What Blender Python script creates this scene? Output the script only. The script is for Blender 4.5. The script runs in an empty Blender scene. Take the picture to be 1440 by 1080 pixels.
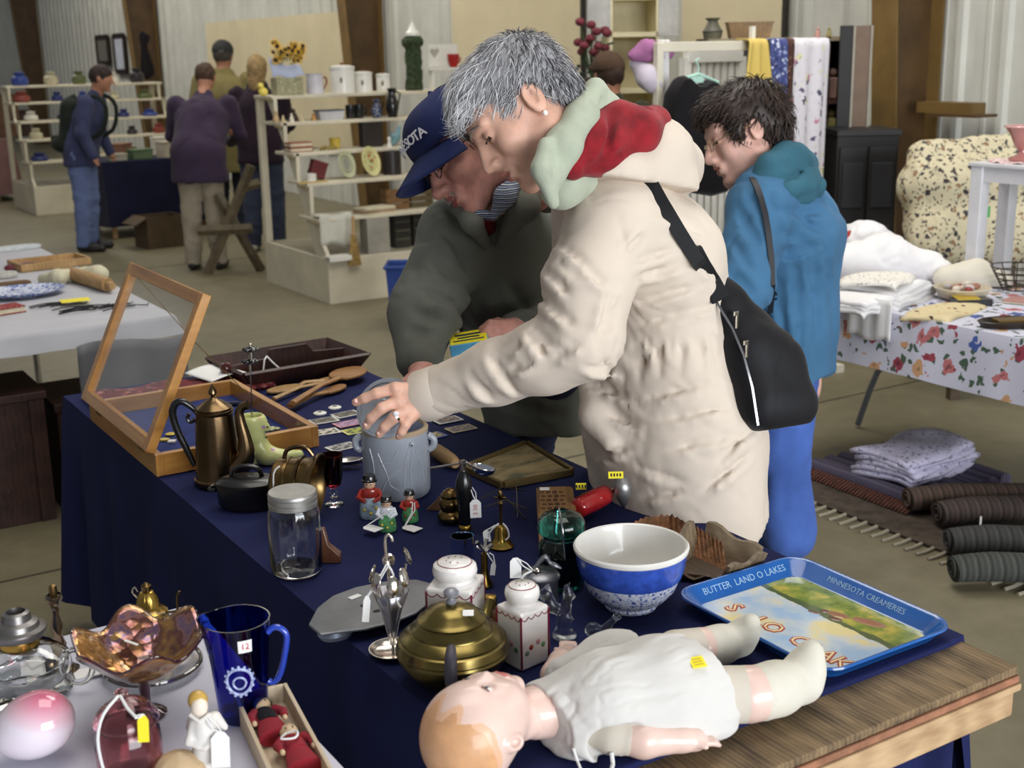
import bpy, math, random
import numpy as np
from mathutils import Vector, Matrix
random.seed(7); rng = np.random.default_rng(7)
sc = bpy.context.scene; COL = sc.collection
# camera
F_PX = 1787.7; H_CAM = 1.64
_a = np.array([-1170., -445., F_PX]); _b = np.array([2930., -522., F_PX])
_Y = _a/np.linalg.norm(_a); _X = _b-_Y*(_b@_Y); _X /= np.linalg.norm(_X); _Z = np.cross(_X, _Y)
if _Z[1] > 0: _Z = -_Z
RW = np.array([_X, _Y, _Z]); CW = np.array([0, 0, H_CAM])
cam_d = bpy.data.cameras.new('camera'); cam = bpy.data.objects.new('camera', cam_d); COL.objects.link(cam)
_r, _u, _k = RW@[1, 0, 0], RW@[0, -1, 0], RW@[0, 0, -1]
cam.matrix_world = Matrix(((_r[0], _u[0], _k[0], 0),(_r[1], _u[1], _k[1], 0),(_r[2], _u[2], _k[2], H_CAM),(0, 0, 0, 1)))
cam_d.sensor_width = 36; cam_d.lens = F_PX*36/1440; cam_d.clip_end = 200; cam_d.clip_start = .05
cam_d.dof.use_dof = True; cam_d.dof.focus_distance = 2.45; cam_d.dof.aperture_fstop = 6.3
sc.camera = cam
# light
sc.view_settings.view_transform = 'Standard'; sc.view_settings.look = 'None'
sc.view_settings.gamma = 1; sc.view_settings.use_curve_mapping = False; sc.view_settings.exposure = 0.0
wd = bpy.data.worlds.new('world'); sc.world = wd; wd.use_nodes = True
wd.node_tree.nodes['Background'].inputs[0].default_value = (.93, .96, 1, 1)
wd.node_tree.nodes['Background'].inputs[1].default_value = .22
def area(name, loc, target, size, power, col):
    l = bpy.data.lights.new(name, 'AREA'); l.shape = 'RECTANGLE'; l.size, l.size_y = size; l.energy = power; l.color = col
    o = bpy.data.objects.new(name, l); COL.objects.link(o); o.location = loc
    o.rotation_euler = (Vector(target)-Vector(loc)).to_track_quat('-Z', 'Y').to_euler(); return o
area('door_daylight', (1.5, -5.6, 1.75),(1.5, 2.4, 1.0),(5.4, 3.2), 680, (.93, .96, 1))
area('ceiling_lamp_near', (1.4, 2.0, 4.6),(1.5, 2.4, 0),(2.4, 2.4), 70, (1, .94, .86))
area('ceiling_lamp_far', (2.6, 10.5, 5.2),(3.4, 10.5, 0),(2, 9), 80, (1, .93, .8))
area('wall_fill_light', (3.4, 15.5, 4.4),(6.2, 15.5, 1.6),(14, 1.2), 255, (1, .95, .84))  # unseen fill aimed sideways, added to brighten the far wall
area('ceiling_lamp_side', (4.0, 4.6, 4.8),(5.2, 5.2, 0),(2, 4), 170, (1, .96, .88))
# helpers: pixels of the 1440x1080 frame to places
def ray(px, py): return RW@np.array([px-720, py-540, F_PX])
def P(px, py, z):
    d = ray(px, py); return Vector(CW+d*(z-H_CAM)/d[2])
def PX(px, py, X):
    d = ray(px, py); return Vector(CW+d*X/d[0])
def PY(px, py, Y):
    d = ray(px, py); return Vector(CW+d*Y/d[1])
def J(px, py, d): return Vector(CW+ray(px, py)*d/F_PX)
def mpp(p): return float((RW.T@(np.array(p)-CW))[2])/F_PX
CY = math.radians(-32.4)
ZT = .72
def place(px, pyb, r=0, z=ZT):
    el = math.radians(14.6)+math.atan((pyb-540)/F_PX)
    p = P(px, pyb-r*math.sin(el), z); u = mpp(p)
    return p, u, u/math.cos(el)
V = Vector
def rotz(a): return Matrix.Rotation(a, 4, 'Z')
def frame(x, y=None, z=None, loc=(0, 0, 0)):
    """4x4 from axes given as vectors"""
    x, y, z = V(x), V(y), V(z); m = Matrix((x, y, z)).transposed().to_4x4(); m.translation = loc; return m
def axes(zdir, xhint=(1, 0, 0)):
    z = V(zdir).normalized(); x = V(xhint); x = x-z*x.dot(z)
    if x.length < 1e-4: x = V((0, 1, 0))-z*z.y
    x.normalize(); return x, z.cross(x), z
# things, parts, labels
def tag(o, label=None, cat=None, group=None, kind=None):
    if label: o['label'] = label
    if cat: o['category'] = cat
    if group: o['group'] = group
    if kind: o['kind'] = kind
    return o
def thing(name, label, cat, loc=(0, 0, 0), rz=0., group=None):
    o = bpy.data.objects.new(name, None); COL.objects.link(o); o.location = loc; o.rotation_euler = (0, 0, rz)
    o.empty_display_size = .05
    return tag(o, label, cat, group)
def link(name, me, parent=None, loc=None, rz=None):
    o = bpy.data.objects.new(name, me); COL.objects.link(o)
    if parent is not None: o.parent = parent
    if loc is not None: o.location = loc
    if rz is not None: o.rotation_euler = (0, 0, rz)
    return o
def copy_tree(o, parent=None):
    c = o.copy(); COL.objects.link(c); c.parent = parent
    for ch in list(o.children): copy_tree(ch, c)
    return c
# mesh builder
class MB:
    def __init__(s): s.v = []; s.f = []; s.mi = []; s.M = Matrix(); s.cur = 0
    def add(s, vs, fs):
        b = len(s.v); M = s.M
        s.v += [tuple(M@V(p)) for p in vs]; s.f += [[b+i for i in f] for f in fs]; s.mi += [s.cur]*len(fs); return s
    def mat(s, i): s.cur = i; return s
    def at(s, M): s.M = M; return s
    def box(s, c, d, R=None):
        x, y, z = d[0]/2, d[1]/2, d[2]/2
        vs = [V((i*x, j*y, k*z)) for i in (-1, 1) for j in (-1, 1) for k in (-1, 1)]
        if R is not None: vs = [R@p for p in vs]
        c = V(c); vs = [p+c for p in vs]
        return s.add(vs, [(0, 1, 3, 2),(4, 6, 7, 5),(0, 4, 5, 1),(2, 3, 7, 6),(0, 2, 6, 4),(1, 5, 7, 3)])
    def box2(s, a, b): return s.box([(a[i]+b[i])/2 for i in range(3)], [abs(b[i]-a[i]) for i in range(3)])
    def lathe(s, prof, n=28, wob=None, a0=0, sx=1, sy=1, cap=False):
        vs = []; fs = []
        for (r, z) in prof:
            for i in range(n):
                t = a0+2*math.pi*i/n; rr = r; zz = z
                if wob: rr, zz = wob(r, z, t)
                vs.append((rr*math.cos(t)*sx, rr*math.sin(t)*sy, zz))
        m = len(prof)
        for k in range(m-1):
            for i in range(n):
                j = (i+1) % n; fs.append((k*n+i, k*n+j, (k+1)*n+j, (k+1)*n+i))
        if cap and prof[0][0] > 1e-6: fs.append(tuple(range(n-1, -1, -1)))
        if cap and prof[-1][0] > 1e-6: fs.append(tuple((m-1)*n+i for i in range(n)))
        return s.add(vs, fs)
    def tube(s, pts, r, n=8, caps=True, flat=None, closed=False):
        pts = [V(p) for p in pts]; m = len(pts); R = list(r) if isinstance(r, (list, tuple)) else [r]*m
        if m >= 4 and not closed and m < 12:
            np_, nr = [], []
            for i in range(m-1):
                p0, p1, p2, p3 = pts[max(i-1, 0)], pts[i], pts[i+1], pts[min(i+2, m-1)]
                for t in (0, .33, .67):
                    np_.append(.5*(2*p1+(p2-p0)*t+(2*p0-5*p1+4*p2-p3)*t*t+(3*p1-p0-3*p2+p3)*t**3)); nr.append(R[i]+(R[i+1]-R[i])*t)
            pts, R = np_+[pts[-1]], nr+[R[-1]]; m = len(pts)
        vs = []; fs = []; px = None
        for i, p in enumerate(pts):
            if closed: t = pts[(i+1) % m]-pts[i-1]
            else: t = pts[min(i+1, m-1)]-pts[max(i-1, 0)]
            if t.length < 1e-9: t = V((0, 0, 1))
            t.normalize()
            if px is None:
                px = V((0, 0, 1)) if abs(t.z) < .9 else V((1, 0, 0))
                if flat is not None: px = V(flat[0])
            px = px-t*px.dot(t); px.normalize(); py = t.cross(px)
            sy = flat[1] if flat is not None else 1
            for k in range(n):
                a = 2*math.pi*k/n; vs.append(p+px*(math.cos(a)*R[i]*sy)+py*(math.sin(a)*R[i]))
        for i in range(m-1 if not closed else m):
            for k in range(n):
                l = (k+1) % n; i2 = (i+1) % m; fs.append((i*n+k, i*n+l, i2*n+l, i2*n+k))
        if caps and not closed: fs.append(tuple(range(n-1, -1, -1))); fs.append(tuple((m-1)*n+k for k in range(n)))
        return s.add(vs, fs)
    def prism(s, poly, z0, z1, top=None):
        n = len(poly); top = top or poly
        vs = [(x, y, z0) for x, y in poly]+[(x, y, z1) for x, y in top]
        fs = [tuple(range(n-1, -1, -1)), tuple(range(n, 2*n))]+[(i, (i+1) % n, n+(i+1) % n, n+i) for i in range(n)]
        return s.add(vs, fs)
    def loft(s, rings, caps=True):
        n = len(rings[0]); vs = [p for r in rings for p in r]; fs = []
        for k in range(len(rings)-1):
            for i in range(n):
                j = (i+1) % n; fs.append((k*n+i, k*n+j, (k+1)*n+j, (k+1)*n+i))
        if caps: fs.append(tuple(range(n-1, -1, -1))); b = (len(rings)-1)*n; fs.append(tuple(b+i for i in range(n)))
        return s.add(vs, fs)
    def grid(s, fn, nu, nv):
        vs = [fn(i/nu, j/nv) for j in range(nv+1) for i in range(nu+1)]; w = nu+1
        return s.add(vs, [(j*w+i, j*w+i+1, (j+1)*w+i+1, (j+1)*w+i) for j in range(nv) for i in range(nu)])
    def ball(s, c, r, n=14, m=9):
        rx, ry, rz = (r, r, r) if not isinstance(r, (tuple, list)) else r
        c = V(c); vs = []; fs = []
        for k in range(m+1):
            ph = math.pi*k/m-math.pi/2
            for i in range(n):
                t = 2*math.pi*i/n; vs.append(c+V((rx*math.cos(ph)*math.cos(t), ry*math.cos(ph)*math.sin(t), rz*math.sin(ph))))
        for k in range(m):
            for i in range(n):
                j = (i+1) % n; fs.append((k*n+i, k*n+j, (k+1)*n+j, (k+1)*n+i))
        return s.add(vs, fs)
    def mesh(s, name, mats, smooth=40):
        me = bpy.data.meshes.new(name); me.from_pydata(s.v, [], s.f)
        for m in (mats if isinstance(mats, (list, tuple)) else [mats]): me.materials.append(m)
        if any(s.mi): me.polygons.foreach_set('material_index', s.mi)
        if smooth is not None:
            me.polygons.foreach_set('use_smooth', [True]*len(me.polygons))
            if smooth < 180: me.set_sharp_from_angle(angle=math.radians(smooth))
        me.update(); return me
    def build(s, name, mats, parent=None, smooth=40, bevel=0, solid=0, sub=0, loc=None, rz=None, label=None, cat=None, group=None, kind=None):
        o = link(name, s.mesh(name, mats, smooth), parent, loc, rz)
        if solid:
            m = o.modifiers.new('s', 'SOLIDIFY'); m.thickness = solid; m.offset = 0
        if bevel:
            m = o.modifiers.new('b', 'BEVEL'); m.width = bevel; m.segments = 2; m.limit_method = 'ANGLE'
        if sub:
            m = o.modifiers.new('u', 'SUBSURF'); m.levels = m.render_levels = sub
        return tag(o, label, cat, group, kind)
def text_part(name, body, size, mat, parent, M, ext=.0004, align='CENTER', bold=0):
    cu = bpy.data.curves.new('t', 'FONT'); cu.body = body; cu.size = size; cu.extrude = ext; cu.align_x = align; cu.align_y = 'CENTER'
    cu.offset = bold; cu.resolution_u = 2
    o = bpy.data.objects.new('t', cu); COL.objects.link(o); bpy.context.view_layer.update()
    me = bpy.data.meshes.new_from_object(o.evaluated_get(bpy.context.evaluated_depsgraph_get()))
    bpy.data.objects.remove(o); bpy.data.curves.remove(cu)
    me.materials.clear(); me.materials.append(mat); me.transform(M); me.name = name
    return link(name, me, parent)
# numpy noise + distance-field bodies
_H = rng.random((64, 64, 64)).astype(np.float32)
def vnoise(p):
    i = np.floor(p).astype(np.int64); f = (p-i).astype(np.float32); f = f*f*(3-2*f); i &= 63; j = (i+1) & 63
    x, y, z = f[:, 0], f[:, 1], f[:, 2]
    def g(a, b, c): return _H[a[:, 0], b[:, 1], c[:, 2]]
    return ((g(i, i, i)*(1-x)+g(j, i, i)*x)*(1-y)+(g(i, j, i)*(1-x)+g(j, j, i)*x)*y)*(1-z) + \
           ((g(i, i, j)*(1-x)+g(j, i, j)*x)*(1-y)+(g(i, j, j)*(1-x)+g(j, j, j)*x)*y)*z
class SDF:
    def surf(s, px, py, d0, d1, off=.0):
        """first surface point met along the line of sight between two distances"""
        for d in np.arange(d0, d1, s.h*.4):
            q = np.round((np.array(J(px, py, d))-s.lo)/s.h).astype(int)
            if (q >= 0).all() and (q < s.D.shape).all() and s.D[tuple(q)] < 0: return J(px, py, d-off)
        return J(px, py, (d0+d1)/2)
    def crease(s, lines, d0, d1, r=.0035, k=.013, ridge=True):
        """cloth creases: grooves along lines of sight hits, each with a soft raised lip below"""
        C = []
        for ln in lines:
            m = 5; pts = []
            for i in range(m):
                t = i/(m-1)*(len(ln)-1); j = min(len(ln)-2, int(t)); f = t-j; pts.append((ln[j][0]*(1-f)+ln[j+1][0]*f+(random.random()-.5)*2, ln[j][1]*(1-f)+ln[j+1][1]*f+(random.random()-.5)*2))
            dx, dy = ln[-1][0]-ln[0][0], ln[-1][1]-ln[0][1]; L = math.hypot(dx, dy)+1e-6; o = 6.5
            C.append(([s.surf(x, y, d0, d1) for x, y in pts], [s.surf(x-dy/L*o, y+dx/L*o, d0, d1, -.004) for x, y in pts]))
        for a, b in C:
            rr = [r*q for q in (.4, .9, 1, .8, .3)]
            if ridge: s.chain(b, [.0055*q for q in (.2, .7, 1, .7, .2)], k=.018)
            s.chain(a, rr, k=k, op='s')
    def __init__(s, lo, hi, h):
        s.lo = np.array(lo, float); s.h = h; n = np.ceil((np.array(hi)-s.lo)/h).astype(int)+1
        s.D = np.full(n, 9., np.float32); s.ax = [(s.lo[i]+h*np.arange(n[i])).astype(np.float32) for i in range(3)]
    def _do(s, lo, hi, fn, k, op):
        sl = []
        for i in range(3):
            a = int(max(0, math.floor((lo[i]-s.lo[i])/s.h))); b = int(min(s.D.shape[i], math.ceil((hi[i]-s.lo[i])/s.h)+1))
            if a >= b: return s
            sl.append(slice(a, b))
        sl = tuple(sl)
        X = s.ax[0][sl[0]][:, None, None]; Y = s.ax[1][sl[1]][None, :, None]; Z = s.ax[2][sl[2]][None, None, :]
        d = fn(X, Y, Z); o = s.D[sl]
        if op == 's': d = -d; h = np.clip(.5-.5*(o-d)/k, 0, 1); s.D[sl] = o+(d-o)*h+k*h*(1-h)
        elif op == 'i': s.D[sl] = np.maximum(o, d)
        else: h = np.clip(.5+.5*(o-d)/k, 0, 1); s.D[sl] = o+(d-o)*h-k*h*(1-h)
        return s
    def cone(s, a, b, ra, rb=None, k=.02, op='u', sq=None):
        """round cone; sq=(axis, factor) widens the section along axis"""
        rb = ra if rb is None else rb; a = np.array(a, np.float32); b = np.array(b, np.float32); e = 0
        if sq is not None: L = np.array(sq[0], np.float32); L /= np.linalg.norm(L); q = 1-1/sq[1]; e = max(ra, rb)*max(0, sq[1]-1)
        m = max(ra, rb)+k+e+2*s.h
        def fn(X, Y, Z):
            x, y, z = X-a[0], Y-a[1], Z-a[2]; bb = b-a
            if sq is not None:
                t = (x*L[0]+y*L[1]+z*L[2])*q; x, y, z = x-t*L[0], y-t*L[1], z-t*L[2]; bb = bb-L*(bb@L)*q
            n2 = float(bb@bb)+1e-12
            t = np.clip((x*bb[0]+y*bb[1]+z*bb[2])/n2, 0, 1)
            return np.sqrt((x-t*bb[0])**2+(y-t*bb[1])**2+(z-t*bb[2])**2)-(ra+(rb-ra)*t)
        return s._do(np.minimum(a, b)-m, np.maximum(a, b)+m, fn, k, op)
    def chain(s, pts, rs, k=.02, op='u', sq=None):
        for i in range(len(pts)-1): s.cone(pts[i], pts[i+1], rs[i], rs[i+1], k, op, sq)
        return s
    def ell(s, c, r, R=None, k=.02, op='u'):
        c = np.array(c, np.float32); r = np.array(r, np.float32) if isinstance(r, (tuple, list)) else np.array([r]*3, np.float32)
        m = r.max()+k+2*s.h; A = None if R is None else np.array(R.to_3x3().transposed(), np.float32)
        def fn(X, Y, Z):
            x, y, z = X-c[0], Y-c[1], Z-c[2]
            if A is not None: x, y, z = [A[i, 0]*x+A[i, 1]*y+A[i, 2]*z for i in range(3)]
            k0 = np.sqrt((x/r[0])**2+(y/r[1])**2+(z/r[2])**2); k1 = np.sqrt((x/r[0]**2)**2+(y/r[1]**2)**2+(z/r[2]**2)**2)+1e-6
            return k0*(k0-1)/k1
        return s._do(c-m, c+m, fn, k, op)
    def box(s, c, hs, R=None, rd=.005, k=.01, op='u'):
        c = np.array(c, np.float32); m = float(np.linalg.norm(hs))+k+2*s.h; A = None if R is None else np.array(R.to_3x3().transposed(), np.float32)
        def fn(X, Y, Z):
            x, y, z = X-c[0], Y-c[1], Z-c[2]
            if A is not None: x, y, z = [A[i, 0]*x+A[i, 1]*y+A[i, 2]*z for i in range(3)]
            q = [np.abs(w)-h+rd for w, h in zip((x, y, z), hs)]
            return np.sqrt(sum(np.maximum(w, 0)**2 for w in q))+np.minimum(np.maximum(np.maximum(q[0], q[1]), q[2]), 0)-rd
        return s._do(c-m, c+m, fn, k, op)
    def plane(s, p, n, op='i'):
        """keep the side the normal points away from"""
        p = np.array(p, np.float32); n = np.array(V(n).normalized(), np.float32)
        return s._do(s.lo-1, s.lo+100, lambda X, Y, Z: (X-p[0])*n[0]+(Y-p[1])*n[1]+(Z-p[2])*n[2], .001, 'i')
    def net(s, it=1):
        D = s.D; I = D < 0; nx, ny, nz = D.shape
        cnt = np.zeros((nx-1, ny-1, nz-1), np.int8)
        O = [(a, b, c) for a in (0, 1) for b in (0, 1) for c in (0, 1)]
        for a, b, c in O: cnt += I[a:nx-1+a, b:ny-1+b, c:nz-1+c]
        act = (cnt > 0) & (cnt < 8); idx = np.argwhere(act); vid = np.full(act.shape, -1, np.int64); vid[act] = np.arange(len(idx))
        acc = np.zeros((len(idx), 3)); num = np.zeros(len(idx))
        for a in O:
            for ax in range(3):
                if a[ax]: continue
                b = list(a); b[ax] = 1
                da = D[idx[:, 0]+a[0], idx[:, 1]+a[1], idx[:, 2]+a[2]]; db = D[idx[:, 0]+b[0], idx[:, 1]+b[1], idx[:, 2]+b[2]]
                m = (da < 0) != (db < 0); t = np.where(m, da/np.where(m, da-db, 1), 0)
                p = np.array(a, float)[None].repeat(len(idx), 0); p[:, ax] += t; acc[m] += p[m]; num[m] += 1
        v = (idx+acc/np.maximum(num, 1)[:, None])*s.h+s.lo
        fs = []
        for ax in range(3):
            sh = [slice(None)]*3; s2 = [slice(None)]*3; sh[ax] = slice(0, -1); s2[ax] = slice(1, None)
            A = I[tuple(sh)]; B = I[tuple(s2)]; e = np.argwhere(A != B); b, c = [(1, 2),(2, 0),(0, 1)][ax]
            lim = np.array(D.shape)-1
            e = e[(e[:, b] > 0) & (e[:, c] > 0) & (e[:, b] < lim[b]) & (e[:, c] < lim[c])]
            if not len(e): continue
            def g(db, dc):
                q = e.copy(); q[:, b] += db; q[:, c] += dc; return vid[q[:, 0], q[:, 1], q[:, 2]]
            q = np.stack([g(-1, -1), g(0, -1), g(0, 0), g(-1, 0)], 1)
            fl = ~A[e[:, 0], e[:, 1], e[:, 2]]; q[fl] = q[fl][:, ::-1]; fs.append(q)
        f = np.concatenate(fs)
        for _ in range(it):
            sm = np.zeros_like(v); n = np.zeros(len(v))
            for i in range(4):
                np.add.at(sm, f[:, i], v[f[:, (i+1) % 4]]); np.add.at(n, f[:, i], 1)
                np.add.at(sm, f[:, i], v[f[:, i-1]]); np.add.at(n, f[:, i], 1)
            v = .5*v+.5*sm/np.maximum(n, 1)[:, None]
        return v, f
def vnormals(v, f):
    n = np.cross(v[f[:, 2]]-v[f[:, 0]], v[f[:, 3]]-v[f[:, 1]]); o = np.zeros_like(v)
    for i in range(4): np.add.at(o, f[:, i], n)
    return o/(np.linalg.norm(o, axis=1)[:, None]+1e-9)
def np_mesh(name, v, f, mats, pick=None):
    me = bpy.data.meshes.new(name); me.from_pydata(v.tolist(), [], f.tolist())
    for m in (mats if isinstance(mats, (list, tuple)) else [mats]): me.materials.append(m)
    if pick is not None: me.polygons.foreach_set('material_index', pick(v[f].mean(1)).astype(np.int32))
    me.polygons.foreach_set('use_smooth', [True]*len(me.polygons)); me.update(); return me
def sdf_part(s, name, mats, parent=None, it=1, fold=None, pick=None, loc=None, org=None, rz=None, **kw):
    """fold=(amplitude, frequency, axis, stretch): ridged cloth creases pushed along the normal"""
    v, f = s.net(it)
    if fold is not None:
        n = vnormals(v, f)
        for amp, fr, ax, st in (fold if isinstance(fold, list) else [fold]):
            ax = np.array(V(ax).normalized()); q = v*fr; q = q-np.outer(q@ax, ax)*(1-1/st)
            w = vnoise(q+3.3)*.65+vnoise(q*2.1+9)*.35
            r = np.abs(2*w-1); k = np.clip((vnoise(v*fr*.45+2)-.42)*6, 0, 1); v = v+n*(amp*((w-.5)*1.8+.7*k*(np.minimum(r*5., 1)-1)))[:, None]
    if org is not None: v = v-np.array(org)
    o = link(name, np_mesh(name, v, f, mats, pick), parent, loc, rz); return tag(o, **kw)
# materials
def lin(c):
    return tuple(((x/255)/12.92 if x/255 <= .04045 else ((x/255+.055)/1.055)**2.4) for x in c)+(1,)
_MC = {}
class NT:
    def __init__(s, name):
        s.m = bpy.data.materials.new(name); s.m.use_nodes = True; s.t = s.m.node_tree; s.b = s.t.nodes['Principled BSDF']
        s.co = s.t.nodes.new('ShaderNodeTexCoord').outputs['Object']
    def n(s, typ, **kw):
        x = s.t.nodes.new('ShaderNode'+typ)
        for k, v in kw.items():
            if k.startswith('_'): setattr(x, k[1:], v)
            else: s.set(x.inputs[int(k[1:])] if k[0] == 'i' and k[1:].isdigit() else x.inputs[k.replace('__', ' ')], v)
        return x
    def set(s, inp, v):
        if isinstance(v, bpy.types.NodeSocket): s.t.links.new(v, inp)
        else: inp.default_value = v
    def map(s, sc=(1, 1, 1), rot=(0, 0, 0), loc=(0, 0, 0)):
        return s.n('Mapping', Vector=s.co, Scale=sc, Rotation=rot, Location=loc).outputs[0]
    def noise(s, scale, vec=None, detail=3, rough=.55):
        return s.n('TexNoise', Vector=vec or s.co, Scale=scale, Detail=detail, Roughness=rough).outputs[0]
    def ramp(s, fac, stops, interp='LINEAR'):
        r = s.n('ValToRGB', Fac=fac); e = r.color_ramp; e.interpolation = interp
        while len(e.elements) < len(stops): e.elements.new(.5)
        for el, (p, c) in zip(e.elements, stops): el.position = p; el.color = c if len(c) == 4 else lin(c)
        return r.outputs[0]
    def mix(s, fac, a, b, mode='MIX'):
        x = s.n('Mix', _data_type='RGBA', _blend_type=mode)
        s.set(x.inputs[0], fac); s.set(x.inputs[6], a if not isinstance(a, tuple) or len(a) == 4 else lin(a)); s.set(x.inputs[7], b if not isinstance(b, tuple) or len(b) == 4 else lin(b)); return x.outputs[2]
    def math(s, op, a, b=0., c=0.):
        x = s.n('Math', _operation=op); s.set(x.inputs[0], a); s.set(x.inputs[1], b); s.set(x.inputs[2], c); return x.outputs[0]
    def bump(s, h, strength=.3, dist=.002):
        s.set(s.b.inputs['Normal'], s.n('Bump', Height=h, Strength=strength, Distance=dist).outputs[0])
    def col(s, c): s.set(s.b.inputs['Base Color'], c if not isinstance(c, tuple) else lin(c)); return s
    def p(s, **kw):
        for k, v in kw.items(): s.set(s.b.inputs[k.replace('_', ' ')], v)
        return s.m
def M(name, col, rough=.6, metal=0., var=.12, vs=9, bump=.0, bs=90, trans=0., ior=1.45, coat=0., sheen=0., bd=.002, spec=.5):
    if name in _MC: return _MC[name]
    t = NT(name); _MC[name] = t.m
    if var and not trans:
        n = t.noise(vs); c = lin(col); d = tuple(max(0, x*(1-var*1.6)) for x in c[:3])+(1,); e = tuple(min(1, x*(1+var)) for x in c[:3])+(1,)
        t.col(t.ramp(n, [(.3, d),(.7, e)]))
    else: t.col(col)
    if bump: t.bump(t.noise(bs, detail=4), bump, bd)
    t.p(Roughness=rough, Metallic=metal, IOR=ior, Transmission_Weight=trans, Coat_Weight=coat, Sheen_Weight=sheen, Specular_IOR_Level=spec)
    return t.m
def cloth(name, col, var=.14, bs=700, bump=.25, fold=0, fs=14, rough=.9, sheen=.06):
    if name in _MC: return _MC[name]
    t = NT(name); _MC[name] = t.m; c = lin(col)
    t.col(t.ramp(t.noise(6, detail=5), [(.25, tuple(x*(1-var*1.5) for x in c[:3])+(1,)),(.75, tuple(min(1, x*(1+var)) for x in c[:3])+(1,))]))
    h = t.noise(bs, detail=1)
    if fold:
        w = t.noise(fs, vec=t.map((1, 1, 2.4),(.5, .3, .4)), detail=3); w = t.math('ABSOLUTE', t.math('SUBTRACT', w, .5))
        h = t.math('ADD', t.math('MULTIPLY', h, .12), t.math('MULTIPLY', w, fold))
    t.bump(h, bump, .004); t.p(Roughness=rough, Sheen_Weight=sheen, Specular_IOR_Level=.2); return t.m
def wood(name, c1, c2, scale=14, stretch=(1, .12, 1), rough=.5, coat=0., bump=.15):
    if name in _MC: return _MC[name]
    t = NT(name); _MC[name] = t.m; v = t.map(stretch)
    n = t.noise(scale, v, 5, .6); w = t.n('TexWave', Vector=v, Scale=scale*.9, Distortion=6., Detail=3.).outputs[0]
    f = t.math('ADD', t.math('MULTIPLY', n, .88), t.math('MULTIPLY', w, .12))
    t.col(t.ramp(f, [(.3, c1),(.7, c2)])); t.bump(n, bump, .002); t.p(Roughness=rough, Coat_Weight=coat); return t.m
def spots(name, bg, cols, scale=20, thr=.28, rough=.85, leaf=None, stretch=(1, 1, 1), jitter=.6, metal=0.):
    """printed sprigs: voronoi cells with petals of random colour, leaves between"""
    if name in _MC: return _MC[name]
    t = NT(name); _MC[name] = t.m
    wob = t.n('VectorMath', _operation='ADD', i0=t.map(stretch), i1=t.n('VectorMath', _operation='SCALE', i0=t.n('TexNoise', Vector=t.co, Scale=scale*2.2, Detail=2.).outputs[1], Scale=jitter/scale).outputs[0]).outputs[0]
    v = t.n('TexVoronoi', Vector=wob, Scale=scale); sep = t.n('SeparateColor', Color=v.outputs[1])
    st = [(i/len(cols), c) for i, c in enumerate(cols)]
    pc = t.ramp(sep.outputs[0], st, 'CONSTANT'); base = lin(bg)
    if leaf is not None:
        v2 = t.n('TexVoronoi', Vector=wob, Scale=scale*2.1); g = t.n('SeparateColor', Color=v2.outputs[1]).outputs[1]
        m = t.math('MULTIPLY', t.math('LESS_THAN', v2.outputs[0], .38), t.math('LESS_THAN', g, .52)); base = t.mix(m, bg, leaf)
    m = t.math('MULTIPLY', t.math('LESS_THAN', v.outputs[0], thr), t.math('LESS_THAN', sep.outputs[1], .8))
    m2 = t.math('MULTIPLY', m, t.math('LESS_THAN', v.outputs[0], thr*.42)); t.col(t.mix(t.math('MULTIPLY', m2, .55 if leaf is not None else 0.), t.mix(m, base, pc),(60, 36, 46))); t.bump(t.noise(scale*30, detail=1), .1, .001); t.p(Roughness=rough, Metallic=metal); return t.m
def stripes(name, cols, scale, axis=0, rough=.9):
    if name in _MC: return _MC[name]
    t = NT(name); _MC[name] = t.m; sx = t.n('SeparateXYZ', Vector=t.co).outputs[axis]
    f = t.math('FRACT', t.math('MULTIPLY', t.math('ADD', sx, t.math('MULTIPLY', t.noise(30), .006)), scale))
    t.col(t.ramp(f, [(i/len(cols), c) for i, c in enumerate(cols)], 'CONSTANT')); t.bump(t.noise(400, detail=1), .4, .003); t.p(Roughness=rough); return t.m
def glass(name, col, rough=.03, ior=1.45):
    if name in _MC: return _MC[name]
    t = NT(name); _MC[name] = t.m; t.col(col); return t.p(Roughness=rough, Transmission_Weight=1., IOR=ior)
def pane(name, alpha=.12):
    if name in _MC: return _MC[name]
    t = NT(name); _MC[name] = t.m; t.col((235, 240, 245)); t.m.surface_render_method = 'BLENDED'
    return t.p(Roughness=.02, Alpha=alpha, Specular_IOR_Level=.8)
white_por = M('white_porcelain', (238, 234, 230), .22, var=.03, coat=.4)
white_paint = M('white_paint', (212, 206, 188), .55, var=.08, vs=3)
steel = M('steel', (190, 190, 192), .22, 1., var=.1, vs=20)
silver = M('silver', (215, 208, 198), .16, 1., var=.15, vs=30)
brass = M('brass', (186, 152, 76), .24, 1., var=.2, vs=25)
old_brass = M('aged_brass', (128, 104, 66), .3, 1., var=.3, vs=14)
bronze = M('bronze', (112, 92, 66), .26, 1., var=.25, vs=10)
black_iron = M('black_iron', (22, 22, 24), .35, var=.2, coat=.2)
black_pl = M('black_plastic', (16, 16, 18), .28, var=.1, coat=.3)
paper = M('white_paper', (238, 238, 236), .7, var=.03)
yellow_lab = M('yellow_label', (240, 224, 40), .6, var=.04)
ink = M('ink_black', (25, 25, 28), .7, var=0)
red_ink = M('ink_red', (190, 40, 50), .7, var=0)
string_m = M('white_string', (228, 228, 226), .8, var=.05)
navy = cloth('navy_cloth', (28, 34, 76), bs=900, bump=.2, sheen=0)
dark_wood = wood('dark_wood', (36, 22, 20),(72, 44, 36), 18)
oak = wood('honey_oak', (150, 98, 40),(196, 142, 70), 22, rough=.3, coat=.4)
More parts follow.
